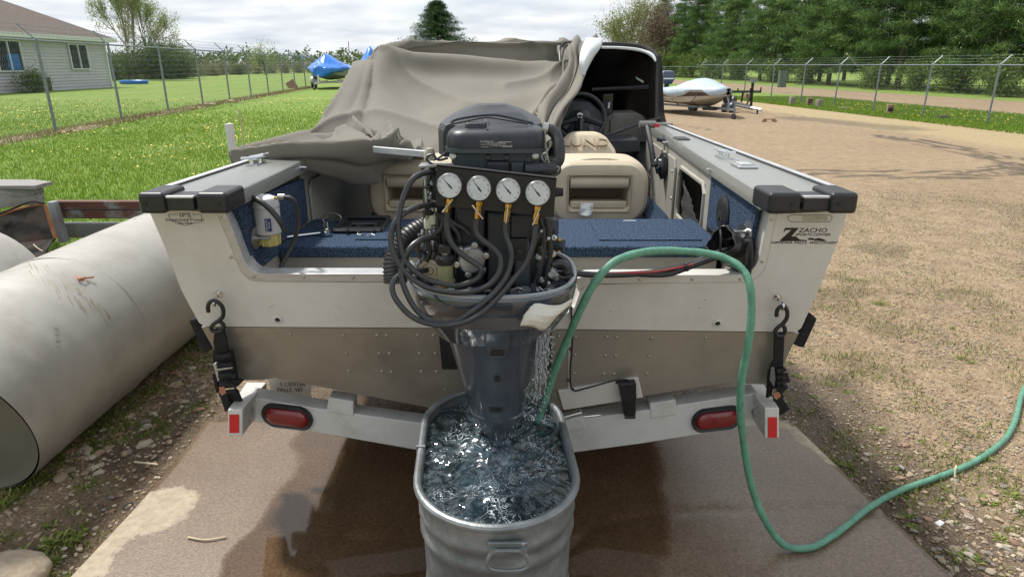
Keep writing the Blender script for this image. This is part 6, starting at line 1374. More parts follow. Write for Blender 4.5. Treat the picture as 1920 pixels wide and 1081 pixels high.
for x0_, y0_, x1_, y1_, r, mm in ((797, 320, 800, 470, .005, steel), (792, 430, 788, 500, .004, steel), (809, 440, 812, 500, .006, steel), (802, 370, 802, 420, .007, blackm), (822, 400, 826, 470, .008, rubber), (815, 330, 816, 372, .010, blackm), (790, 465, 812, 488, .006, black), (785, 440, 800, 452, .006, blackm), (798, 476, 822, 476, .008, castal), (826, 420, 836, 470, .009, rubber), (818, 445, 822, 500, .007, rubber), (795, 395, 812, 402, .008, blackm), (797, 350, 812, 352, .008, blackm), (770, 490, 790, 510, .005, steel), (812, 470, 830, 492, .007, black)):
    part(M().tube([W(x0_, y0_, 1.885), W((x0_+x1_)/2+random.uniform(-3, 3), (y0_+y1_)/2, 1.875), W(x1_, y1_, 1.89)], r, 8, 3), 'linkage_rod', mm)
part(M().prism(pl((794, 338, 1.88), (802, 336, 1.88), (803, 350, 1.88), (800, 372, 1.88), (795, 372, 1.88)), (0, .01, 0)), 'green_connector', mat('green_plastic', (.06, .22, .05), None, .4))
for pts in (((818, 400), (830, 412), (826, 430), (815, 440)), ((830, 395), (846, 415), (868, 428), (880, 440)), ((826, 402), (838, 425), (848, 450), (856, 470)), ((842, 418), (858, 436), (862, 452)), ((800, 450), (806, 470), (800, 490)), ((790, 440), (784, 462), (788, 484)), ((835, 470), (845, 490), (850, 520)), ((822, 470), (830, 488), (822, 506))):
    part(M().tube([W(a, b, 1.86) for a, b in pts], .0068, 8, 5), 'vacuum_hose', rubber)
for pts in (((760, 470), (752, 500), (768, 520)), ((800, 505), (820, 515), (850, 522)), ((790, 318), (800, 312), (812, 316), (830, 308)), ((801, 292), (812, 290), (822, 300), (840, 296)), ((806, 290), (800, 300), (818, 312)), ((812, 300), (826, 294), (838, 284))):
    part(M().tube([W(a, b, 1.90) for a, b in pts], .0035, 6, 5), 'wire', rubber)
# fuel strainer in front at lower left
fsx = M().lathe([(.026, 0), (.028, .004), (.028, .02), (.022, .028)], W(835, 494, 1.82), (0, 0, 1), 18); fs = fsx.obj('fuel_strainer', black, mo)
p = W(835, 494, 1.82); M().lathe([(.022, -.058), (.023, -.05), (.023, -.001)], p, (0, 0, 1), 18).obj('strainer_bowl', mat('strainer_glass', (.20, .20, .11), (.28, .28, .15), .12, 0, 12), fs); M().lathe([(.020, -.07), (.024, -.066), (.024, -.052), (.020, -.05)], p, (0, 0, 1), 18).obj('strainer_base', mat('amber_base', (.48, .32, .04), None, .3), fs)
M().lathe([(.011, 0.028), (.011, .045), (.006, .047), (.006, .055)], p, (0, 0, 1), 10).obj('strainer_nut', steel, fs); M().box(p+Vector((0, 0, .045)), (.034, .03, .02)).obj('strainer_block', black, fs)
# pulley seen at the left rim
pc2 = W(806, 508, 1.86); M().lathe([(.034, 0), (.034, .006), (.024, .006), (.022, .003), (.012, .003), (.010, .008), (.004, .008)], pc2, (0, -1, .3), 24).obj('brass_pulley', mat('dull_brass', (.30, .26, .18), None, .4, .7), mo)
# ribbed bellows behind left
bl_ = M(); bp_ = pl((742, 530, 2.05), (742, 490, 2.08), (762, 450, 2.12), (800, 425, 2.16)); bl_.tube(bp_, .038, 14, 8); bo_ = bl_.obj('bellows', rubber, mo)
sp5 = spline(bp_, 7)
for i in range(1, len(sp5)-1, 1):
    c = sp5[i]; ax = (sp5[i+1]-sp5[i-1]).normalized(); M().lathe([(.038, -.003), (.042, 0), (.038, .003)], c, ax, 16).obj('bellows_rib', rubber, bo_)
# right side clutter
rgt = blk(1004, 1034, 400, 520, 1.99, .15, 'exhaust_side', eng, .01)
def rp(m, name, mm): return m.obj(name, mm, rgt)
rp(M().lathe([(.036, -.02), (.038, .0), (.030, .014)], W(1036, 428, 1.96), (1, -.25, 0), 18), 'starter_cap', black)
o = rp(M().lathe([(.020, -.02), (.022, .0), (.020, .03)], W(1040, 459, 1.95), (1, -.3, 0), 16), 'starter_motor', eng2); rp(M().tube([W(1047, 459, 1.93)+Vector((.004, .011*cos(a), .018*sin(a))) for a in np.linspace(-1.7, 1.7, 10)], .005, 6), 'yellow_ring', mat('ring_yellow', (.75, .42, .02), None, .35))
for (x, y, r, mm) in ((1024, 447, .009, steel), (1037, 446, .009, steel), (1011, 481, .012, castal), (1038, 476, .008, steel), (1034, 512, .016, castal), (1041, 518, .012, castal), (1014, 524, .010, castal), (1008, 543, .010, castal), (1026, 532, .010, steel), (996, 556-10, .010, steel), (972, 549, .008, castal), (1017, 434, .008, steel)):
    rp(M().lathe([(r, -.015), (r, .008), (r*.55, .01), (r*.55, .018)], W(x, y, 1.87), (random.uniform(-.2, .5), -1, random.uniform(-.1, .5)), 8), 'fitting', mm)
for pts, r in ((((1025, 408), (1030, 440), (1032, 480), (1026, 515), (1020, 535)), .009), (((1018, 425), (1020, 455), (1014, 490), (1008, 520), (998, 540)), .010), (((1020, 430), (1008, 445), (998, 452)), .010), (((1036, 496), (1052, 493), (1062, 500), (1064, 512)), .013), (((1044, 518), (1058, 520), (1076, 514)), .006), (((1012, 460), (1016, 475), (1010, 500)), .012), (((990, 400), (1004, 412), (1008, 430), (1000, 448)), .008), (((1022, 400), (1014, 412), (1022, 430)), .006)):
    rp(M().tube([W(a, b, 1.865) for a, b in pts], r, 8, 5), 'wiring_loom', rubber)
for pts in (((960, 545), (972, 540), (985, 548)), ((872, 548), (880, 540), (892, 549)), ((905, 552), (915, 545), (925, 550)), ((1010, 538), (1018, 545), (1026, 540))):
    rp(M().tube([W(a, b, 1.80) for a, b in pts], .004, 6, 4), 'wire', steel)
for (x, y) in ((866, 545), (882, 548), (900, 549), (918, 548), (934, 549), (950, 548), (965, 547), (1000, 541), (985, 545)):
    rp(M().box(W(x, y, 1.81), (random.uniform(.012, .026), .03, random.uniform(.012, .035))), 'small_block', random.choice([castal, blackm, eng2, blackm]))
# strap wires at the upper right
for pts in (((1022, 245), (1024, 275), (1028, 300), (1035, 330)), ((1026, 285), (1022, 310), (1030, 325), (1042, 335)), ((1040, 312), (1048, 314), (1046, 322)), ((1018, 290), (1030, 305), (1034, 328))):
    rp(M().tube([W(a, b, 1.86) for a, b in pts], .0022, 5, 4), 'tie_wire', castal)
rp(M().lathe([(.012, -.03), (.014, 0), (.012, .02)], W(1043, 360, 1.9), (1, 0, 0), 10), 'connector', blackm)

# ================= VACUUM GAUGE SET =================
gy = 1.79
gs = empty('gauge_set', W(925, 370, gy), 'black metal bracket with four round white dial gauges hung on the motor', 'gauge set')
M().prism([W(818, 309, gy), W(1044, 334, gy), W(1038, 408, gy), W(930, 396, gy), W(817, 386, gy)], (0, .005, 0)).obj('bracket_plate', mat('bracket_black', (.006, .006, .007), None, .45), gs, bevel=.001, seg=1)
M().prism([W(818, 309, gy), W(1044, 334, gy), W(1044, 334, gy)+Vector((0, .03, 0)), W(818, 309, gy)+Vector((0, .03, 0))], (0, 0, -.004)).obj('bracket_flange', blackm, gs)
facem = mat('dial_white', (.74, .74, .72), None, .35); rimm = mat('dial_rim', (.42, .43, .44), (.5, .5, .51), .25, .85, 20)
for i, (a, b) in enumerate(((843, 348), (898, 353), (953, 357.5), (1008, 362))):
    c = W(a, b, gy-.012); ax = Vector((0, -1, .12)).normalized(); up_g = Vector((0, .12, 1)).normalized(); sp0 = scale_at(c); R = 24*sp0
    g_ = M().lathe([(R*.96, -.02), (R, -.012), (R, .006), (R*.93, .010), (R*.90, .006)], c, ax, 40).obj('gauge', rimm, gs, label='round gauge, %s from the left' % ('first', 'second', 'third', 'fourth')[i])
    M().lathe([(R*.91, .0), (R*.905, .005)], c, ax, 36).obj('dial_face', facem, g_)
    tk = M()
    for k in range(41):
        an = radians(225-270*k/40); r0 = R*(.70 if k % 5 == 0 else .77); w0 = .0009 if k % 5 == 0 else .0005
        d = TX*cos(an)+up_g*sin(an); s_ = TX*-sin(an)+up_g*cos(an); p0 = c+d*r0+ax*.0056; p1 = c+d*R*.83+ax*.0056
        tk.prism([p0-s_*w0, p1-s_*w0, p1+s_*w0, p0+s_*w0], ax*.0004)
    tk.obj('dial_scale', inkm, g_, kind='stuff', smooth=None)
    for k, s_ in enumerate(('0', '5', '10', '15', '20', '25', '30')):
        an = radians(225-45*k); d = TX*cos(an)+up_g*sin(an); text('dial_number', s_, inkm, c+d*R*.60+ax*.0056, TX, up_g, R*.17, g_, .0002)
    text('dial_lettering', 'HONDA', inkm, c+up_g*R*.15+ax*.0056, TX, up_g, R*.30, g_, .0002, sx=1.4)
    text('dial_lettering', 'in.Hg', inkm, c-up_g*R*.40+ax*.0056, TX, up_g, R*.15, g_, .0002)
    an = radians((131, 126, 131, 130)[i]); d = TX*cos(an)+up_g*sin(an); s_ = TX*-sin(an)+up_g*cos(an)
    M().prism([c-d*R*.30-s_*R*.07+ax*.0062, c+d*R*.76-s_*R*.01+ax*.0062, c+d*R*.76+s_*R*.01+ax*.0062, c-d*R*.30+s_*R*.07+ax*.0062], ax*.0008).obj('needle', inkm, g_, smooth=None)
    M().lathe([(R*.09, .006), (R*.08, .009)], c, ax, 12).obj('needle_hub', inkm, g_)
    M().lathe([(R*.92, .0075), (R*.92, .0085)], c, ax, 30)
    # brass valve under each gauge
    z0 = c-up_g*R*.97; px0 = (841, 896, 950, 1004)[i]; pb = (388, 405, 411, 415)[i]; bt_ = W(px0-2 if i else px0-3, pb+6, gy-.008)
    v = M(); v.lathe([(.010, 0), (.010, .012), (.0075, .014), (.0075, .03)], z0, bt_-z0, 6); L_ = (bt_-z0).length
    v.lathe([(.0095, .022), (.0095, .040), (.0065, .042), (.0065, L_-.02), (.0085, L_-.02), (.0085, L_-.004)], z0, bt_-z0, 6)
    vv = v.obj('brass_valve', brass, g_, smooth=25)
    qc = z0.lerp(bt_, .55)+Vector((0, -.012, 0)); ang = (.9, -.9, 1.45, 1.2)[i]; hv = Vector((cos(ang), -.1, sin(ang)))*.024
    M().tube([qc-hv, qc+hv], .0028, 6).obj('valve_handle', chrome, vv)
hr = .0084
hm_ = mat('black_hose', (.022, .024, .027), (.034, .036, .04), .33, 0, 20)
hp = [[(839, 396, 1.785), (838, 415, 1.785), (840, 440, 1.78), (850, 460, 1.775), (868, 478, 1.77), (890, 493, 1.765), (903, 505, 1.76), (895, 522, 1.76), (862, 535, 1.755), (830, 532, 1.75), (795, 520, 1.75), (762, 492, 1.76), (750, 455, 1.77), (747, 410, 1.78), (758, 365, 1.80), (775, 335, 1.82), (800, 323, 1.85), (815, 323, 1.88)],
      [(893, 412, 1.785), (893, 435, 1.78), (905, 450, 1.775), (925, 465, 1.77), (938, 483, 1.76), (936, 510, 1.75), (915, 535, 1.74), (880, 546, 1.735), (840, 547, 1.735), (795, 536, 1.74), (760, 510, 1.75), (738, 475, 1.76), (733, 445, 1.77), (742, 415, 1.78), (765, 395, 1.80), (795, 385, 1.83), (818, 384, 1.87)],
      [(948, 418, 1.785), (948, 440, 1.78), (957, 465, 1.77), (958, 490, 1.765), (948, 520, 1.75), (925, 550, 1.73), (890, 580, 1.715), (850, 604, 1.71), (815, 605, 1.71), (785, 585, 1.72), (765, 555, 1.73), (753, 520, 1.745), (756, 488, 1.76), (772, 462, 1.78), (795, 447, 1.81), (818, 445, 1.85)],
      [(1003, 422, 1.785), (1002, 445, 1.78), (996, 470, 1.775), (985, 495, 1.77), (965, 520, 1.755), (940, 550, 1.735), (905, 585, 1.71), (865, 605, 1.70), (820, 609, 1.70), (775, 595, 1.71), (745, 565, 1.72), (735, 540, 1.735), (742, 522, 1.75), (758, 513, 1.77), (782, 508, 1.80), (800, 506, 1.84)]]
for q in hp: M().tube([W(*p) for p in q], hr, 10, 6).obj('gauge_hose', hm_, gs, label=None)

# paper rag tucked at the right of the motor
rg_rows = [[(984, 590, 1.73), (1003, 569, 1.72), (1030, 572, 1.71), (1054, 571, 1.73), (1074, 561, 1.76)], [(979, 600, 1.725), (1000, 590, 1.71), (1028, 592, 1.705), (1048, 586, 1.73), (1062, 576, 1.76)], [(975, 610, 1.74), (998, 613, 1.725), (1019, 621, 1.73), (1032, 606, 1.74), (1044, 590, 1.77)]]
M().grid(sheet(rg_rows, 3, 3, lambda u, v: .003*sin(u*5+v*9))).obj('paper_sheet', mat('rag_paper', (.60, .60, .55), (.68, .68, .63), .6, 0, 8), None, smooth=12, solid=.0012)
tag(COL.objects['paper_sheet'], 'white paper deflector sheet tucked against the right side of the motor leg', 'paper')

# ================= STOCK TANK, WATER, SPRAY =================
tkm = mat('tank_zinc', (.16, .175, .18), (.34, .36, .365), .5, .55, 7, bump=.12, bscale=60, rvar=.12, lo=.35, hi=.72, c3=(.22, .24, .245), dirt=(.10, .105, .10), dirts=5)
tkb = empty('stock_tank', (-.035, 1.9, 0), 'oval ribbed galvanized stock tank full of churning water under the motor', 'stock tank')
TA = radians(3.5); tc0 = Vector((-.058, 1.915, 0))
def stad(hw, hl, z, n=14):
    P = []
    for (cy, a0) in ((hl-hw, 0), (-(hl-hw), 180)):
        for k in range(n+1):
            a = radians(a0+180*k/n); x, y = hw*cos(a), cy+hw*sin(a); P.append(Vector((tc0.x+x*cos(TA)-y*sin(TA), tc0.y+x*sin(TA)+y*cos(TA), z)))
    return P
HW, HL, ZR = .243, .408, .613
pr = []; zs = [0.015]+list(np.linspace(.03, .595, 44))
for z in zs:
    b = 0
    for zc in (.52, .45, .20, .13): b += .009*math.exp(-((z-zc)/.017)**2)
    b -= .004*math.exp(-((z-.485)/.015)**2); ta = -.016*(1-z/.6)
    pr.append(stad(HW+b+ta, HL+b+ta, z))
body = M().loft([stad(HW-.01+(-.016), HL-.026, .05)]+pr, True, False); body.loft([stad(HW-.006, HL-.006, .60), stad(HW-.018, HL-.018, .06)], True, False); body.add(stad(HW-.018, HL-.018, .06), [tuple(range(30))]); body.obj('tank_body', tkm, tkb, smooth=60)
# fine vertical corrugation low on the wall
crg = M()
M().tube(stad(HW+.006, HL+.006, .605, 20), .013, 10, closed=True).obj('rim', tkm, tkb)
M().box(tc0+Vector((-HW-.006, -.02, .606)), (.03, .008, .03)).obj('rim_seam', tkm, tkb)
hc_ = Vector((tc0.x+.022, 1.50, 0)); fy_ = tc0.y-HL
hb_ = M().box((-.012, fy_-.006, .548), (.115, .012, .03)).obj('handle_plate', tkm, tkb, bevel=.004); 
for x in (-.055, .031): M().lathe([(.007, 0), (.005, .004)], (x, fy_-.011, .556), (0, -1, 0), 8).obj('handle_rivet', steel, hb_); M().cyl((x, fy_-.015, .535), (x, fy_-.015, .550), .012, 8).obj('handle_loop', tkm, hb_)
M().tube([(-.055, fy_-.018, .54), (-.068, fy_-.022, .515), (-.066, fy_-.024, .490), (-.04, fy_-.024, .478), (.016, fy_-.024, .478), (.042, fy_-.024, .490), (.044, fy_-.022, .515), (.031, fy_-.018, .54)], .0062, 8, 5).obj('bail_handle', tkm, tkb)
M().tube([(-.055, fy_-.019, .542), (.031, fy_-.019, .542)], .006, 8).obj('handle_bar', tkm, tkb)
# water surface
wz = .576; n = 230; u = np.linspace(-1, 1, n); UX, UY = np.meshgrid(u*(HW-.006), u*(HL-.006)); ins_ = np.hypot(UX, np.maximum(np.abs(UY)-(HL-HW), 0)) < HW-.006
ax_, ay_ = UX+.0, UY-.10; rr_ = np.hypot(ax_, ay_+.05)
amp = .35+.9*np.exp(-(rr_/.20)**2)
hgt = amp*(.024*(fbm(UX+9, UY+9, .12, 1, 3)-.5)+.020*(fbm(UX+5+.035*np.sin(UY*26), UY+3+.03*np.sin(UX*31), .055, 2, 5)-.5)+.010*(fbm(UX+7+.01*np.sin(UY*70), UY+2, .024, 1, 8)-.5)+.003*np.sin(60*rr_+6*fbm(UX, UY, .1, 2, 6)))
hgt += .010*np.exp(-((UY+.03)/.10)**2-(UX/.12)**2)
Xw = tc0.x+UX*cos(TA)-UY*sin(TA); Yw = tc0.y+UX*sin(TA)+UY*cos(TA)
Vw = np.stack([Xw, Yw, wz+hgt], -1).reshape(-1, 3); ii, jj = np.nonzero(ins_[:-1, :-1] & ins_[1:, :-1] & ins_[:-1, 1:] & ins_[1:, 1:]); a = ii*n+jj; Fw = np.stack([a, a+1, a+n+1, a+n], 1)
def water_mat():
    m = bpy.data.materials.new('tub_water'); m.use_nodes = True; t = m.node_tree; b = t.nodes['Principled BSDF']; L = t.links
    b.inputs['Roughness'].default_value = .03; b.inputs['IOR'].default_value = 1.5; b.inputs['Specular IOR Level'].default_value = 1.
    g = N(t, 'ShaderNodeNewGeometry'); nz = N(t, 'ShaderNodeTexNoise'); nz.inputs['Scale'].default_value = 14; nz.inputs['Detail'].default_value = 7; nz.inputs['Distortion'].default_value = 1.8; L.new(g.outputs['Position'], nz.inputs['Vector'])
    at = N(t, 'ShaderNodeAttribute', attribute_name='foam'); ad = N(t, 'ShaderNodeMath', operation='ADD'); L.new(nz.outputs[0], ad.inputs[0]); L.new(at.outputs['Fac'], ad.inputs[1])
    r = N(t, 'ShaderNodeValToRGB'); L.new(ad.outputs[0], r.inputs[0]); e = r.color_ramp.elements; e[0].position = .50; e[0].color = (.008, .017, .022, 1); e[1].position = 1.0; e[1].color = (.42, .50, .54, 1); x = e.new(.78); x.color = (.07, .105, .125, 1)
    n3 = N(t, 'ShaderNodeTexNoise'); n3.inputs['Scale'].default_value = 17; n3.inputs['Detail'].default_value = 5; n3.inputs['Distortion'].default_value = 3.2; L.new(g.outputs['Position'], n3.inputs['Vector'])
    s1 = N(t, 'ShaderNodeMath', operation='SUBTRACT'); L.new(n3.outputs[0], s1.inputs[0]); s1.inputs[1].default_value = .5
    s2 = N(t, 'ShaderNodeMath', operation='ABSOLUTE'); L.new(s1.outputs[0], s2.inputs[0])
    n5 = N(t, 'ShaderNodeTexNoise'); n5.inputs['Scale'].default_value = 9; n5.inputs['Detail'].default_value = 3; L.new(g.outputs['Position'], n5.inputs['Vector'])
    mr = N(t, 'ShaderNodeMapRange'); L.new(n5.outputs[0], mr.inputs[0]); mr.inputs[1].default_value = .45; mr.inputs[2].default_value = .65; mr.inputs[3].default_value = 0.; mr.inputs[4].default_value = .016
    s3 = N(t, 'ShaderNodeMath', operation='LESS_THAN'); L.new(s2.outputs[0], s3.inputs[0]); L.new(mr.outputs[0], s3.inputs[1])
    glint_mix = N(t, 'ShaderNodeMix', data_type='RGBA'); L.new(s3.outputs[0], glint_mix.inputs[0]); L.new(r.outputs[0], glint_mix.inputs[6]); glint_mix.inputs[7].default_value = (.55, .60, .64, 1)  # thin white streaks in the water colour stand in for surface glints
    L.new(glint_mix.outputs[2], b.inputs['Base Color'])
    n2 = N(t, 'ShaderNodeTexNoise'); n2.inputs['Scale'].default_value = 45; n2.inputs['Detail'].default_value = 3; n2.inputs['Distortion'].default_value = 1.; L.new(g.outputs['Position'], n2.inputs['Vector'])
    bp = N(t, 'ShaderNodeBump'); bp.inputs['Strength'].default_value = .22; bp.inputs['Distance'].default_value = .01; L.new(n2.outputs[0], bp.inputs['Height']); L.new(bp.outputs[0], b.inputs['Normal']); return m
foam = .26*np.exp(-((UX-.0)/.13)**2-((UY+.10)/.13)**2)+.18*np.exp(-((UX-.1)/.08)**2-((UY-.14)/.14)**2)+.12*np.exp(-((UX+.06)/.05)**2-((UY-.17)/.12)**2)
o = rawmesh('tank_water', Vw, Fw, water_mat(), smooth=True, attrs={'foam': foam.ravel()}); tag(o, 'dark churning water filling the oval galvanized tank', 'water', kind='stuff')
# flying drops, spray below the rag and round the leg
V = []; F = []
def drop(p, r):
    global V, F
    o = len(V); s = IV*r*np.array([1, 1, random.uniform(1, 3.2)])
    V += (s+np.array(p)).tolist(); F += (IF+o).tolist()
for i in range(420):
    t = random.random()**.8; px = 1028-t*25+random.gauss(0, 7+6*t); py = 612+t*175; yd = 1.84+.13*t+random.gauss(0, .015); drop(W(px, py, yd), random.choice([.0007, .001, .0013, .0018, .0024]))
for i in range(420):
    a = random.uniform(0, 6.28); r = abs(random.gauss(0, .13)); x = tc0.x+.03+r*cos(a)*.9; y = 2.0+r*sin(a)*1.3
    lx = abs(x-tc0.x); ly = abs(y-tc0.y)
    if lx > HW-.02 or ly > HL-.05: continue
    drop((x, y, wz+.012+abs(random.gauss(0, .04))), random.choice([.0006, .0009, .0012, .0018]))
dropm = mat('water_drop', (.75, .8, .85), None, .05, 0, trans=.7)
o = rawmesh('water_spray', np.array(V), np.array(F), dropm, smooth=True); tag(o, 'spray of water drops falling beside the motor leg into the tank', 'water drops', kind='stuff')
sm5 = M()
for k in range(15):
    t0 = k*.045; P = [W(1030-18*t0-(k % 3)*7+random.uniform(-2, 2), 612+u_*150*(.35+.042*k), 1.85+.1*u_) for u_ in np.linspace(0, 1, 8)]
    sm5.tube([p+Vector((random.gauss(0, .0015), 0, 0)) for p in P], [.002, .0014, .0022, .0012, .002, .001, .0016, .0008], 5)
o = sm5.obj('water_trickle', dropm); tag(o, 'thin trickles of cooling water running down from the paper sheet', 'water', kind='stuff')

# ================= GREEN HOSE =================
gh = mat('garden_hose', (.075, .21, .14), (.13, .34, .235), .5, 0, 30, bump=.25, bscale=170, lo=.3, hi=.7, dirt=(.12, .24, .17), dirts=20)
hz = .0135
P = [W(1008, 790, 2.12), W(1020, 755, 2.10), W(1038, 700, 2.06), W(1062, 640, 2.02), W(1088, 580, 1.98), W(1115, 530, 1.98), W(1150, 492, 2.02), W(1195, 475, 2.08), W(1240, 470, 2.14), W(1300, 472, 2.17), W(1352, 481, 2.16), W(1390, 503, 2.12), W(1406, 535, 2.08), W(1409, 590, 2.06), W(1402, 650, 2.05), W(1391, 710, 2.06), W(1388, 770, 2.08), W(1396, 840, 2.10), W(1409, 910, 2.10), W(1432, 970, 2.09)]
P += [G(1462, 1014, .055), G(1490, 1027, .029), G(1530, 1022, .028), G(1580, 990, .028), G(1625, 954, .028), G(1680, 922, .022), G(1740, 900, .016), G(1800, 878, .014), G(1850, 851, .014), G(1888, 818, .014), G(1906, 780, .014), G(1914, 745, .014), G(1930, 715, .014), G(1975, 690, .014), G(2080, 660, .014), G(2300, 650, .014)]
hl_ = (len(P)-1)*7+1; o = M().tube(P, [hz*(1+.05*sin(i*.9)*sin(i*.23)+.04*random.uniform(-1, 1)) for i in range(hl_)], 14, 7).obj('garden_hose', gh, smooth=80); tag(o, 'green garden hose looping from the tank over the transom to the ground', 'hose')
M().tube([G(1793, 872, .04), G(1791, 880, .045), G(1790, 893, .02)], .004, 5).obj('hose_tie', sandm, o)

# ================= TIE-DOWN STRAPS =================
web = mat('strap_web', (.006, .006, .007), (.014, .014, .015), .8, 0, 90, bump=.4, bscale=300, stretch=(1, 1, .3))
def S(px, py, off=.05): return T(px, py, off)
def strap(name, label, eye, hook, webs, buckle, tailp, patch):
    root = empty(name, S(*hook[0]), label, 'strap')
    M().lathe([(.016, 0), (.015, .005), (.007, .006)], T(*eye[0], 0.001), TN, 12).obj('eye_plate', chrome, root)
    M().tube([S(a, b, o) for a, b, o in eye[1:]], .0052, 8, 5).obj('eye_bolt', chrome, root)
    M().tube([S(a, b, .05) for a, b in hook], .0078, 10, 6).obj('s_hook', black, root)
    for i, (q, o, th) in enumerate(webs): M().prism([S(a, b, o) for a, b in q], (0, th, 0)).obj('webbing', web, root, bevel=.004)
    for q, o, mm, th in buckle: M().prism([S(a, b, o) for a, b in q], (0, th, 0)).obj('buckle_plate', mm, root, bevel=.003)
    for q, o in tailp: M().tube([S(a, b, o) for a, b in q], .010, 8, 4).obj('strap_roll', web, root)
    M().prism([S(a, b, .101) for a, b in patch], (0, .003, 0)).obj('orange_label', mat('label_orange', (.42, .16, .08), (.35, .2, .14), .5, 0, 60), root)
strap('tie_down', 'black ratchet tie down strap hooked on the left end of the transom', [(409, 550), (410, 549, .0), (406, 553, .02), (402, 560, .04), (401, 568, .055), (404, 572, .05)],
      [(391, 584), (390, 574), (394, 566), (402, 564), (411, 568), (418, 578), (418, 592), (411, 600), (402, 606), (396, 613), (400, 620), (409, 621), (417, 618), (419, 609), (412, 602), (408, 600)],
      [([(402, 616), (419, 616), (424, 634), (428, 660), (402, 664), (399, 640)], .05, .012), ([(397, 660), (434, 657), (441, 690), (446, 722), (432, 728), (404, 725)], .045, .02), ([(396, 700), (408, 702), (410, 735), (405, 738)], .05, .01), ([(412, 738), (445, 733), (456, 759), (436, 767), (421, 773)], .07, .015), ([(408, 735), (424, 738), (435, 762), (422, 772)], .09, .01)],
      [([(399, 683), (405, 680), (411, 712), (408, 716)], .075, alu, .02), ([(406, 684), (434, 680), (441, 712), (412, 718)], .072, blackm, .02), ([(404, 692), (436, 688), (437, 691), (405, 696)], .085, steel, .006), ([(410, 716), (440, 712), (456, 714), (446, 724), (414, 730)], .085, web, .02)],
      [([(412, 706), (428, 702), (442, 706)], .085), ([(414, 722), (430, 720), (444, 724)], .09), ([(414, 736), (430, 734), (444, 732)], .09), ([(404, 668), (420, 668), (434, 664)], .07)],
      [(411, 726), (420, 724), (424, 736), (416, 741), (411, 735)])
strap('tie_down', 'black ratchet tie down strap hooked on the right end of the transom', [(1458, 556), (1458, 556, .0), (1462, 560, .02), (1466, 566, .04), (1469, 574, .055), (1467, 580, .05)],
      [(1456, 592), (1457, 582), (1463, 575), (1471, 574), (1476, 584), (1475, 596), (1468, 606), (1459, 613), (1453, 621), (1458, 628), (1467, 628), (1472, 620), (1470, 612), (1465, 608)],
      [([(1452, 624), (1472, 624), (1469, 688), (1451, 690)], .05, .012), ([(1449, 676), (1454, 678), (1448, 742), (1437, 747), (1440, 700)], .055, .012), ([(1450, 686), (1470, 684), (1468, 724), (1450, 730)], .06, .03), ([(1451, 750), (1468, 746), (1482, 767), (1466, 778), (1450, 781)], .08, .015)],
      [([(1446, 690), (1452, 688), (1455, 710), (1452, 727), (1443, 712)], .085, mat('buckle_grey', (.22, .24, .25), None, .35, .6), .008)],
      [([(1456, 696), (1466, 694), (1472, 690)], .08), ([(1457, 708), (1468, 704), (1477, 702)], .085), ([(1457, 718), (1470, 714), (1480, 711)], .085), ([(1456, 728), (1468, 726), (1476, 724)], .085), ([(1452, 742), (1460, 744), (1468, 740)], .085), ([(1456, 738), (1466, 732), (1472, 722)], .09)],
      [(1451, 737), (1460, 734), (1465, 742), (1456, 749), (1451, 745)])
# ================= BIG STEEL TANKS AND SCRAP ON THE LEFT =================
stm = mat('weathered_steel', (.34, .325, .29), (.44, .42, .38), .42, .25, 2.2, rvar=.08, dirt=(.26, .235, .195), dirts=2.6, bump=.04, bscale=30)
capm = mat('olive_steel', (.155, .15, .115), (.20, .19, .15), .6, .2, 3, dirt=(.12, .11, .08), dirts=3)
Rt = .436; xc = -2.42
tk = empty('steel_tank', (xc, 3.5, 0), 'large dull silver cylindrical steel tank lying on the ground left of the boat', 'tank')
def cyl_rings(xc_, zc, R, ys_, n=72, dent=True, ang=0):
    out = []
    for y, r in ys_:
        P = []
        for k in range(n):
            a = 2*pi*k/n; rr = r*R
            if dent: rr += .004*sin(2*a+y*1.7)*cos(a*3+y)+.002*float(vnoise(np.array([a*3]), np.array([y*2]), 1., 4)[0]-.5)
            P.append(Vector((xc_+rr*cos(a)+ang*(y-3), y, zc+rr*sin(a))))
        tl = .36*max(0, 1-(y-2.34)/1.3); P = [Vector((p.x, p.y+(zc-p.z)*tl, p.z)) for p in P]
        out.append(P)
    return out
ysr = [(2.34, 1.0), (2.37, 1.006), (2.40, 1.0)]+[(2.40+k*.034, 1+.005*sin(k*1.6)*(1-k/24)) for k in range(1, 22)]+[(y, 1.) for y in np.arange(3.15, 5.0, .15)]
M().loft(cyl_rings(xc, Rt, Rt, ysr), True, False).obj('shell', stm, tk, smooth=60)
M().loft(cyl_rings(xc, Rt, Rt, [(2.342, .985), (2.365, .95), (2.38, .85), (2.39, .5), (2.395, .02)], dent=False), True, False).obj('end_cap', capm, tk, smooth=60)
M().loft(cyl_rings(xc, Rt, Rt, [(4.95, .99), (4.98, .6), (4.985, .02)], dent=False), True, False).obj('end_cap', capm, tk, smooth=60)
for ys_ in (3.28, 4.35): M().tube([(xc+(Rt+.001)*cos(a), ys_, Rt+(Rt+.001)*sin(a)) for a in np.linspace(0, 2*pi, 60, endpoint=False)], .0035, 5, closed=True).obj('weld_seam', stm, tk)
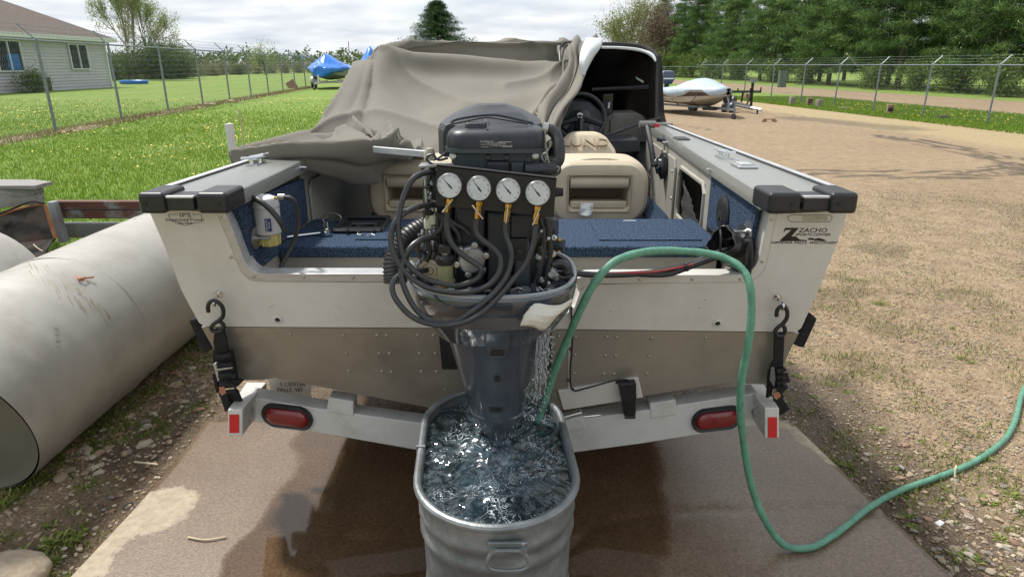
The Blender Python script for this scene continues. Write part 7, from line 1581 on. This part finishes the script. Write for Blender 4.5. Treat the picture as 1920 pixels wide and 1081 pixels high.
# scrape marks and gauge dashes on the shell
def onshell(px, py, R=Rt+.006):
    d = ray(px, py); ox, oz = -xc, CAMH-Rt; A = d.x*d.x+d.z*d.z; B = 2*(ox*d.x+oz*d.z); C_ = ox*ox+oz*oz-R*R; t = (-B-sqrt(max(B*B-4*A*C_, 0)))/(2*A); return Vector((d.x*t, d.y*t, CAMH+d.z*t))
scm = mat('yellow_scrape', (.36, .33, .19), (.30, .27, .16), .7); sc2 = mat('dark_scrape', (.14, .135, .125), None, .6)
sc_ = M(); random.seed(3)
for k in range(34):
    t = k/34; x = 60+t*140+random.uniform(-14, 10); y = 495+t*105+random.uniform(-26, 12); l = random.uniform(8, 22)
    sc_.tube([onshell(x, y, Rt+.003), onshell(x+l*.35, y+l*.5, Rt+.003), onshell(x+l*.6, y+l*1.0, Rt+.003)], .0012, 4)
sc_.obj('scrape_marks', scm, tk, kind='stuff')
for k in range(7): M().tube([onshell(102+k*1.2, 615+k*13.5-(k*2), Rt+.002), onshell(110+k*1.2, 616+k*13.5-(k*2), Rt+.002)], .0012, 4).obj('gauge_dash', sc2, tk)
p = onshell(155, 520, Rt+.012); m = M(); m.tube([onshell(160, 521, Rt+.012), onshell(176, 519, Rt+.02)], .0045, 6); q = m.obj('maple_key', mat('rust_seed', (.30, .10, .04), (.42, .17, .07), .7, 0, 60)); M().add([onshell(143, 516, Rt+.01), onshell(152, 521, Rt+.022), onshell(162, 519, Rt+.02), onshell(157, 526, Rt+.012), onshell(147, 526, Rt+.01)], [(0, 1, 2, 3, 4)]).obj('seed_husk', MC['rust_seed'], q, solid=.006)
tag(q, 'orange brown withered leaf with dark stem lying on top of the big steel tank', 'leaf')
M().lathe([(.006, 0), (.004, .004)], onshell(253, 411, Rt+.003), (-.3, 0, 1), 6).obj('screw', steel, tk)
# second tank behind
tk2 = empty('steel_tank', (-3.3, 3.0, 0), 'second silver tank behind the first, cut off by the left edge', 'tank')
rings = []
for y in np.arange(1.9, 4.02, .1):
    rings.append([Vector((-3.42+.45*cos(a), y, .42+.45*sin(a))) for a in np.linspace(0, 2*pi, 48, endpoint=False)])
M().loft(rings, True, True).obj('shell', stm, tk2, smooth=50)
# rusty open sheet bin
bin_ = empty('sheet_metal_bin', (-3.6, 4.3, .3), 'open dark rusty sheet metal bin behind the steel tanks', 'bin')
rust = mat('rust_shaded', (.010, .010, .010), (.05, .028, .02), .95, 0, 5, spec=.08, c3=(.05, .045, .04), bump=.2, bscale=30); rusto = mat('rust_orange', (.22, .08, .03), (.30, .13, .05), .85, 0, 14); greyb = mat('grey_painted_steel', (.17, .185, .185), (.24, .25, .25), .6, .3, 6, dirt=(.14, .06, .03), dirts=4)  # near-black rust: the bin's inner shade is put into its colour
def slabp(pts, th, name, m, par, **k): return M().prism([W(*p) for p in pts], th).obj(name, m, par, **k)
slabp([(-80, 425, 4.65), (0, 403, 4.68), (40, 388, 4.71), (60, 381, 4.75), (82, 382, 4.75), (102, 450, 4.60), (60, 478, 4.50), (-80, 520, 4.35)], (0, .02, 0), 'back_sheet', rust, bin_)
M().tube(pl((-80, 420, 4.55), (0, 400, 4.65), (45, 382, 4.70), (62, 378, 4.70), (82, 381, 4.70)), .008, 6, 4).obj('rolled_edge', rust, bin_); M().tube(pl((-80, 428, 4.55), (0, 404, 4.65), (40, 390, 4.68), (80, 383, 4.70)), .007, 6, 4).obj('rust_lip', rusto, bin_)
slabp([(81, 384, 4.65), (86, 384, 4.65), (106, 446, 4.55), (100, 448, 4.55)], (0, .01, 0), 'side_lip', rusto, bin_)
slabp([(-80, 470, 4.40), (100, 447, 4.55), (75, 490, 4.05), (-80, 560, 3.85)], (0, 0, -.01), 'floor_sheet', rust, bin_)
M().tube(pl((63, 458, 4.40), (72, 466, 4.35), (82, 471, 4.30)), .004, 5, 4).obj('straw_stem', sandm, bin_)
# steel rail frame
fr = empty('steel_rail_frame', (-3.4, 4.4, 0), 'grey and rusty steel bar frame standing behind the big tank', 'frame')
slabp([(87, 379, 4.90), (100, 379, 4.90), (122, 455, 4.75), (110, 455, 4.75)], (0, .06, 0), 'upright', greyb, fr, bevel=.003)
bar_m = mat('rusty_bar', (.20, .21, .21), (.11, .045, .03), .7, .2, 3.2, lo=.42, hi=.5, c3=(.16, .13, .11), bump=.1)
for (ya, yb, x0_) in ((378, 392, 92), (395, 410, 104), (420, 436, 110), (436, 446, 115)):
    a = W(x0_, ya, 4.95); b = W(300, ya, 4.95); h = abs(W(x0_, ya, 4.95).z-W(x0_, yb, 4.95).z); z_ = a.z
    M().box(((a.x+b.x)/2, 4.99, z_-h/2), (b.x-a.x, .07, h)).obj('bar', bar_m if ya < 400 else greyb, fr, bevel=.003)
# timber deck slab
tdm = mat('grey_timber', (.20, .19, .185), (.33, .315, .30), .85, 0, 6, stretch=(.4, .4, 6), bump=.4, bscale=30)
td = empty('timber_platform', (-4.2, 4.6, .6), 'weathered grey timber platform at the left edge above the bin', 'platform')
tdm2 = mat('grey_timber_x', (.20, .19, .185), (.34, .325, .31), .85, 0, 5, stretch=(.35, 5, 6), bump=.4, bscale=30)
o = M().hexa([W(-120, 360, 5.05), W(82, 352, 5.25), W(84, 379, 5.25), W(-120, 408, 5.05)], [W(-120, 338, 6.05), W(20, 342, 6.05), W(20, 360, 6.05), W(-120, 358, 6.05)]).obj('fascia_board', tdm2, td, bevel=.004)
for k in range(4):
    y0_ = 5.27+k*.22; a = W(83-9*k, 350-1.6*k, y0_); M().box((a.x-1.0, y0_, a.z+.012), (2.0, .21, .03)).obj('deck_board', tdm2, td, bevel=.003)
for a, b in ((42, 367), (69, 371), (82, 371), (66, 363), (80, 359), (76, 363)): M().lathe([(.006, 0), (.004, .002)], W(a, b, 5.22), (0, -1, 0), 6).obj('nail_hole', darkh, td)
# lawn: white stand pipe, stake, brick, rocks
g = W(437, 262, 6.3)
pz = .47; a = W(429+7, 232, 6.3); M().cyl((g.x, 6.3, .3), (g.x-.02, 6.3, a.z), .038, 16).obj('standpipe', mat('pvc_white', (.60, .61, .58), (.66, .67, .64), .45, 0, 6)); tag(COL.objects['standpipe'], 'white plastic standpipe rising from the lawn left of the canvas', 'pipe')
M().tube([(g.x+.06, 6.35, .4), (g.x+.08, 6.35, .9), (g.x+.07, 6.36, W(443, 205, 6.35).z)], .006, 5).obj('wooden_stake', sandm); tag(COL.objects['wooden_stake'], 'thin dry stalk beside the white standpipe', 'stake')
g = G(548, 165, .47); M().box((g.x, g.y, .60), (.55, .12, .62), R3('Y', -30)).obj('leaning_brick_board', mat('terracotta', (.32, .13, .08), (.40, .18, .11), .8, 0, 6), bevel=.02); tag(COL.objects['leaning_brick_board'], 'reddish board leaning at the foot of the left fence near its far end', 'board')
for (px, py, r) in ((384, 200, .16), (398, 199, .12), (434, 193, .13)):
    g = G(px, py, .47); o = bpy.data.objects.new('fieldstone', sm_[0]); COL.objects.link(o); o.location = (g.x, g.y, .5); o.scale = (r, r, r*1.6); tag(o, 'rounded pale fieldstone at the foot of the left fence, %s' % {384: 'leftmost of three', 398: 'middle of three', 434: 'rightmost of three'}[px], 'stone', 'fieldstones at the left fence')
g = G(252, 158, .45); m = M().lathe([(.9, 0), (1.0, .22), (.97, .28), (.9, .24), (.88, .06), (.02, .05)], (g.x, g.y, .45), n=28); m.obj('paddling_pool', mat('pool_blue', (.01, .16, .62), (.02, .2, .7), .4, 0, 4)); tag(COL.objects['paddling_pool'], 'round bright blue paddling pool on the grass beyond the left fence', 'pool')

# ================= BLUE WRAPPED BOATS =================
wrapm = mat('blue_shrinkwrap', (.008, .14, .62), (.03, .24, .80), .28, 0, 2.5, bump=.5, bscale=9, coat=.3)
ghull = mat('grey_hull', (.20, .22, .19), (.28, .30, .27), .5, .2, 3)
def wrapped(x, y, z, W_, L, H, label, seed, hump):
    r = empty('wrapped_boat', (x, y, z), label, 'boat'); random.seed(seed)
    yb = lambda t: y+L*t
    hullr = []; 
    for t in np.linspace(0, 1, 8):
        w = W_/2*(.06+.94*min(1, t*2.4)**.7); kz = z+.55+.55*max(0, 1-t*2.6)**2
        hullr.append([Vector((x-w, yb(t), z+1.25)), Vector((x-w*.86, yb(t), z+.78+.25*max(0, 1-t*3))), Vector((x, yb(t), kz)), Vector((x+w*.86, yb(t), z+.78+.25*max(0, 1-t*3))), Vector((x+w, yb(t), z+1.25))])
    M().loft(hullr, closed=False, cap=False).obj('hull', ghull, r, solid=.03)
    wr_ = []; 
    for j, t in enumerate(np.linspace(-.01, 1, 22)):
        w = W_/2*(.12+.90*min(1, (t+.02)*2.4)**.7)+.03; top = z+1.32+H*(math.exp(-((t-hump)/.16)**2)*.95+.35*math.exp(-((t-.75)/.25)**2))*(1 if t > .02 else .4)
        P = []
        for k in range(25):
            u_ = -1+2*k/24; s_ = abs(u_); zz3 = top-(top-z-1.22)*s_**1.15+.035*sin(k*2.2+j)-.04*sin(j*1.9)*(1-s_); P.append(Vector((x+u_*w, yb(t), zz3)))
        sk = .16+.28*max(0, 1-t*3.5)+.05*sin(j*1.3); P = [Vector((x-w*(1-.12), yb(t), z+1.22-sk))]+P+[Vector((x+w*(1-.12), yb(t), z+1.22-sk))]; wr_.append(P)
    M().loft(wr_, closed=False, cap=False).obj('shrink_wrap', wrapm, r, smooth=180, solid=.01)
    M().prism([wr_[0][k] for k in range(0, 27)], (0, -.02, 0)).obj('bow_wrap', wrapm, r)
    f = M(); f.box((x, y+1.2, z+.42), (.1, 4.4, .1)); f.box((x-W_*.3, y+L*.55, z+.42), (.1, L*.6, .1)); f.box((x+W_*.3, y+L*.55, z+.42), (.1, L*.6, .1)); f.box((x, y+L*.3, z+.42), (W_*.7, .1, .1)); f.box((x, y-.3, z+.62), (.08, .08, .5)); f.box((x-W_*.32, y+.3+L*.3, z+.52), (W_*.22, .12, .10)); f.box((x+W_*.32, y+.3+L*.3, z+.52), (W_*.22, .12, .10)); f.obj('trailer_frame', white, r)
    M().cyl((x-.22, y-.5, z+.05), (x-.22, y-.5, z+.85), .035, 10).obj('jack_post', galv, r); M().lathe([(.10, -.04), (.10, .04)], (x-.22, y-.5, z+.10), (1, 0, 0), 12).obj('jack_wheel', rubber, r)
    for s_ in (-1, 1): M().lathe([(.2, -.1), (.33, -.1), (.33, .1), (.2, .1)], (x+s_*W_*.44, y+L*.5, z+.33), (1, 0, 0), 20).obj('wheel', rubber, r); M().loft([[Vector((x+s_*W_*.44+q, y+L*.5+.42*cos(a), z+.33+.42*sin(a))) for a in np.linspace(.1, 3.04, 9)] for q in (-.14, .14)], closed=False, cap=False).obj('fender', white, r, solid=.01)
    return r
g = G(622, 166, .47); wrapped(g.x-.1, g.y-2.0, .42, 2.45, 5.0, .75, 'boat shrink wrapped in blue plastic on a white trailer beyond the canvas, nearer one', 4, .35)
wrapped(g.x+1.75, g.y+2.2, .42, 2.3, 5.0, 1.25, 'blue wrapped boat mostly hidden behind the canvas cover, second from the fence', 6, .25)
# ================= SILVER COVERED BOAT =================
sb = empty('covered_runabout', (5.6, 25.6, 0), 'cream and maroon fishing boat under a silver tarp on a trailer at the right', 'boat')
cream = mat('cream_hull', (.42, .40, .34), (.48, .46, .40), .35, 0, 3, coat=.3); maroon = mat('maroon_band', (.06, .025, .035), (.08, .035, .045), .3, 0, 3, coat=.3); botm = mat('tan_bottom', (.25, .22, .175), (.31, .28, .23), .5, 0, 3)
tarp = mat('silver_tarp', (.34, .42, .50), (.44, .51, .58), .5, 0, 3, bump=.3, bscale=8)
yS = 25.6
# local frame: bow points to screen right and towards the camera
bow = W(1362, 175, yS-.6); A0 = Vector((7.75, 24.3, 0)); D_ = Vector((-.30, 1, 0)).normalized(); N_ = Vector((-D_.y, D_.x, 0))
def sbp(t, w, z): return A0+D_*t+N_*w+Vector((0, 0, z*(.80 if z < .5 else .80-.06*(z-.5))))
rings = []; rings2 = []; tops = []
for t in np.linspace(0, 4.9, 13):
    q = min(1, (t+.02)/2.2)**.6; w = .98*q; keel = .42+.62*max(0, 1-t/1.5)**2.2; ch = .60+.42*max(0, 1-t/2.)**1.5; sh = 1.16+.12*max(0, 1-t/3)
    rings.append([sbp(t, w, sh), sbp(t, w*.97, sh-.10), sbp(t, w*.94, sh-.34+.12*(1-q)), sbp(t, w*.80, ch), sbp(t, 0, keel), sbp(t, -w*.80, ch), sbp(t, -w*.94, sh-.34+.12*(1-q)), sbp(t, -w*.97, sh-.10), sbp(t, -w, sh)]); tops.append((t, w, sh))
h = M(); h.loft(rings, closed=False, cap=False); ho = h.obj('hull', [cream, maroon, botm], sb, smooth=40, solid=.02)
for p in ho.data.polygons: k = p.index % 8; p.material_index = 1 if k in (1, 6) else (2 if k in (3, 4) else 0)
M().prism(rings[-1], D_*.05).obj('stern_plate', cream, sb)
tr_ = []
for j, (t, w, sh) in enumerate(tops):
    hp_ = .08+.62*math.exp(-((t-1.75)/.85)**2)+.05*sin(j); P = []
    sk = .20+.16*abs(sin(j*.9)); sk = .02 if j in (2, 3) else sk
    P.append(sbp(t, w+.05, sh-sk)); 
    for k in range(13): u_ = 1-k/6; P.append(sbp(t, u_*(w+.05), sh+.02+hp_*(1-abs(u_)**2)+.02*sin(k*3+j)))
    P.append(sbp(t, -w-.05, sh-sk)); tr_.append(P)
M().loft(tr_, closed=False, cap=False).obj('tarp', tarp, sb, smooth=180, solid=.01)
for t in (1.0, 2.4, 3.6):
    M().tube([sbp(t, .99*min(1, t/2.2)**.6, 1.1), sbp(t, .85, .7), sbp(t, .55, .42)], .018, 5).obj('tie_strap', blackm, sb)
f = M(); f.hexa([sbp(-.5, -.05, .34), sbp(-.5, .05, .34), sbp(-.5, .05, .44), sbp(-.5, -.05, .44)], [sbp(1.5, -.05, .34), sbp(1.5, .05, .34), sbp(1.5, .05, .44), sbp(1.5, -.05, .44)])
for s_ in (-1, 1): f.hexa([sbp(1.0, s_*.05, .34), sbp(1.0, s_*.05+.07, .34), sbp(1.0, s_*.05+.07, .44), sbp(1.0, s_*.05, .44)], [sbp(4.6, s_*.85, .34), sbp(4.6, s_*.85+.07, .34), sbp(4.6, s_*.85+.07, .44), sbp(4.6, s_*.85, .44)])
f.obj('trailer_frame', galv, sb); 
M().tube([sbp(-.1, 0, .4), sbp(-.05, 0, .8), sbp(.1, 0, 1.0)], .04, 6).obj('winch_post', galv, sb); M().tube([sbp(-.45, .0, .08), sbp(-.45, .0, .7)], .03, 8).obj('jack_post', galv, sb); M().lathe([(.10, -.04), (.10, .04)], sbp(-.45, 0, .10), N_, 14).obj('jack_wheel', rubber, sb); M().box(sbp(.1, 0, .8), (.16, .16, .2)).obj('winch', blackm, sb)
M().box(sbp(.75, .2, .36), (.5, .4, .10), R3('Z', -30)).obj('spare_mat', blackm, sb, bevel=.03)
for s_ in (-1, 1): w_ = M().lathe([(.16, -.08), (.29, -.09), (.31, 0), (.29, .09), (.16, .08)], sbp(3.9, s_*1.02, .31), N_, 24).obj('wheel', rubber, sb); M().lathe([(.02, .07), (.16, .07)], sbp(3.9, s_*1.02, .31), N_, 14).obj('rim', white, w_)
om = M(); mp_ = sbp(4.7, -.15, 0); om.loft([[Vector((mp_.x+a*s0*.24, mp_.y+b*s0*.30+oy, z)) for a, b in ((-1, -1), (1, -1), (1, 1), (-1, 1))] for z, s0, oy in ((1.05, .7, 0), (1.18, .95, 0), (1.22, 1.05, 0), (1.42, 1.05, 0), (1.55, .9, .02), (1.60, .6, .04))]).obj('outboard_cowl', mat('dark_blue_cowl', (.03, .045, .08), None, .25, coat=.5), sb, bevel=.03, seg=3)
M().box(mp_+Vector((0, 0, .8)), (.16, .2, .55)).obj('outboard_leg', blackm, sb); M().box(mp_+Vector((0, -.31, 1.28)), (.44, .02, .04)).obj('cowl_stripe', wht, sb)
M().sph(mp_+Vector((-.55, .3, 1.2)), .14, 8).obj('pink_float', mat('pink_float', (.65, .25, .25), None, .5)); tag(COL.objects['pink_float'], 'small pink buoy behind the silver covered boat', 'buoy')
# ================= EMPTY BLACK TRAILER =================
bt = empty('empty_boat_trailer', W(1395, 200, 27), 'empty black boat trailer with posts beside the silver covered boat', 'trailer'); yt = 27.0
def bb(a, b, y0_, y1_, r=.045, name='frame_beam', mm=black): return M().tube([W(a[0], a[1], y0_), W(b[0], b[1], y1_)], r, 4).obj(name, mm, bt)
bb((1356, 192), (1412, 204), 28.5, 26.6, .055); bb((1354, 186), (1410, 200), 31, 26.8, .05); bb((1408, 202), (1428, 206), 26.6, 26.2, .05, 'coupler', galv)
bb((1369, 172), (1426, 172), 28, 28, .05); bb((1371, 174), (1369, 194), 28, 28, .05, 'upright'); bb((1393, 174), (1390, 192), 28.5, 28.5, .04, 'upright'); bb((1412, 150), (1408, 200), 27, 27, .055, 'winch_post'); bb((1427, 164), (1426, 174), 27, 27, .03, 'guide_post'); bb((1407, 166), (1408, 178), 27, 27, .03, 'guide_post'); bb((1400, 196), (1409, 178), 27, 27, .035, 'brace')
bb((1420, 204), (1420, 221), 26.4, 26.4, .035, 'jack_post'); bb((1384, 166), (1383, 173), 28, 28, .03, 'guide_post')
M().box(W(1412, 152, 27), (.20, .16, .12)).obj('winch', galv, bt); M().tube([W(1413, 153, 27), W(1424, 153, 27)], .012, 5).obj('winch_handle', steel, bt)
for (a, b, y_) in ((1359, 201, 27.6), (1373, 203, 27.2), (1364, 190, 29.8), (1376, 191, 29.6)): w_ = M().lathe([(.05, -.08), (.24, -.09), (.27, 0), (.24, .09), (.05, .08)], W(a, b, y_), (1, -.5, 0), 20).obj('wheel', rubber, bt); M().lathe([(.02, .08), (.12, .095), (.12, .085)], W(a-.5, b, y_-.02), (-.6, -1, 0), 12).obj('rim', white, w_)
# ================= BLOCKS ALONG THE RIGHT FENCE =================
wood = mat('old_wood', (.22, .15, .09), (.34, .25, .16), .85, 0, 5, bump=.3, bscale=20); conc = mat('grey_block', (.24, .20, .17), (.34, .29, .25), .9, 0, 6, bump=.3, bscale=20)
def block(px, py, w, h, d, mm, label, name='wooden_block', rot=0, holes=0, cat='block'):
    g = G(px, py); r = empty(name, (g.x, g.y, 0), label, cat, rz=0); R = R3('Z', rot)
    M().box((g.x, g.y, h/2), (w, d, h), R).obj('block_body', mm, r, bevel=.012)
    for k in range(holes): M().box(Vector((g.x, g.y, h*(k+.7)/(holes+.4)))+R @ Vector((0, -d/2-.002, 0)), (w*.72, .012, h/(holes+.4)*.5), R).obj('dark_slot', blackm, r)
block(1484, 197, .23, .38, .2, conc, 'grey concrete block standing near the fence, leftmost of the upright blocks', rot=10, name='concrete_block')
block(1517, 199, .26, .36, .2, wood, 'slatted wooden crate block standing between two concrete blocks at the fence', holes=3, rot=-8)
block(1534, 202, .24, .36, .2, conc, 'grey concrete block standing just right of the slatted wooden block', rot=25, name='concrete_block')
block(1667, 215, .22, .38, .2, wood, 'brown wooden block with a dark opening standing alone on the fence grass', holes=1, rot=-15)
block(1580, 206, .34, .10, .2, conc, 'flat concrete cap stone lying on the fence grass right of the blocks', rot=0, name='cap_stone')
block(1769, 224, .34, .13, .18, mat('dark_block', (.05, .05, .05), (.09, .085, .08), .8), 'low dark grey block lying at the fence between the two rightmost posts', rot=5, name='dark_block')
block(1400, 188, .30, .34, .2, wood, 'brown wooden block standing behind the empty black trailer', rot=15)
wb_ = empty('wheel_chock', G(1442, 229), 'brown wooden chock pallet lying on the gravel in front of the black trailer', 'chock'); g = G(1442, 229)
M().box((g.x, g.y, .10), (.42, .10, .035)).obj('top_board', wood, wb_, bevel=.006)
for s_ in (-1, 1): M().box((g.x+s_*.17, g.y, .045), (.14, .12, .07), R3('Y', s_*18)).obj('foot_block', wood, wb_, bevel=.006)
m = M(); g = G(1452, 150); M().box((13.4+5.2, 47, .9), (.5, .3, 1.1)).obj('utility_box', mat('utility_green', (.10, .13, .10), None, .6)); tag(COL.objects['utility_box'], 'small grey green utility box beyond the fence and road', 'utility box')
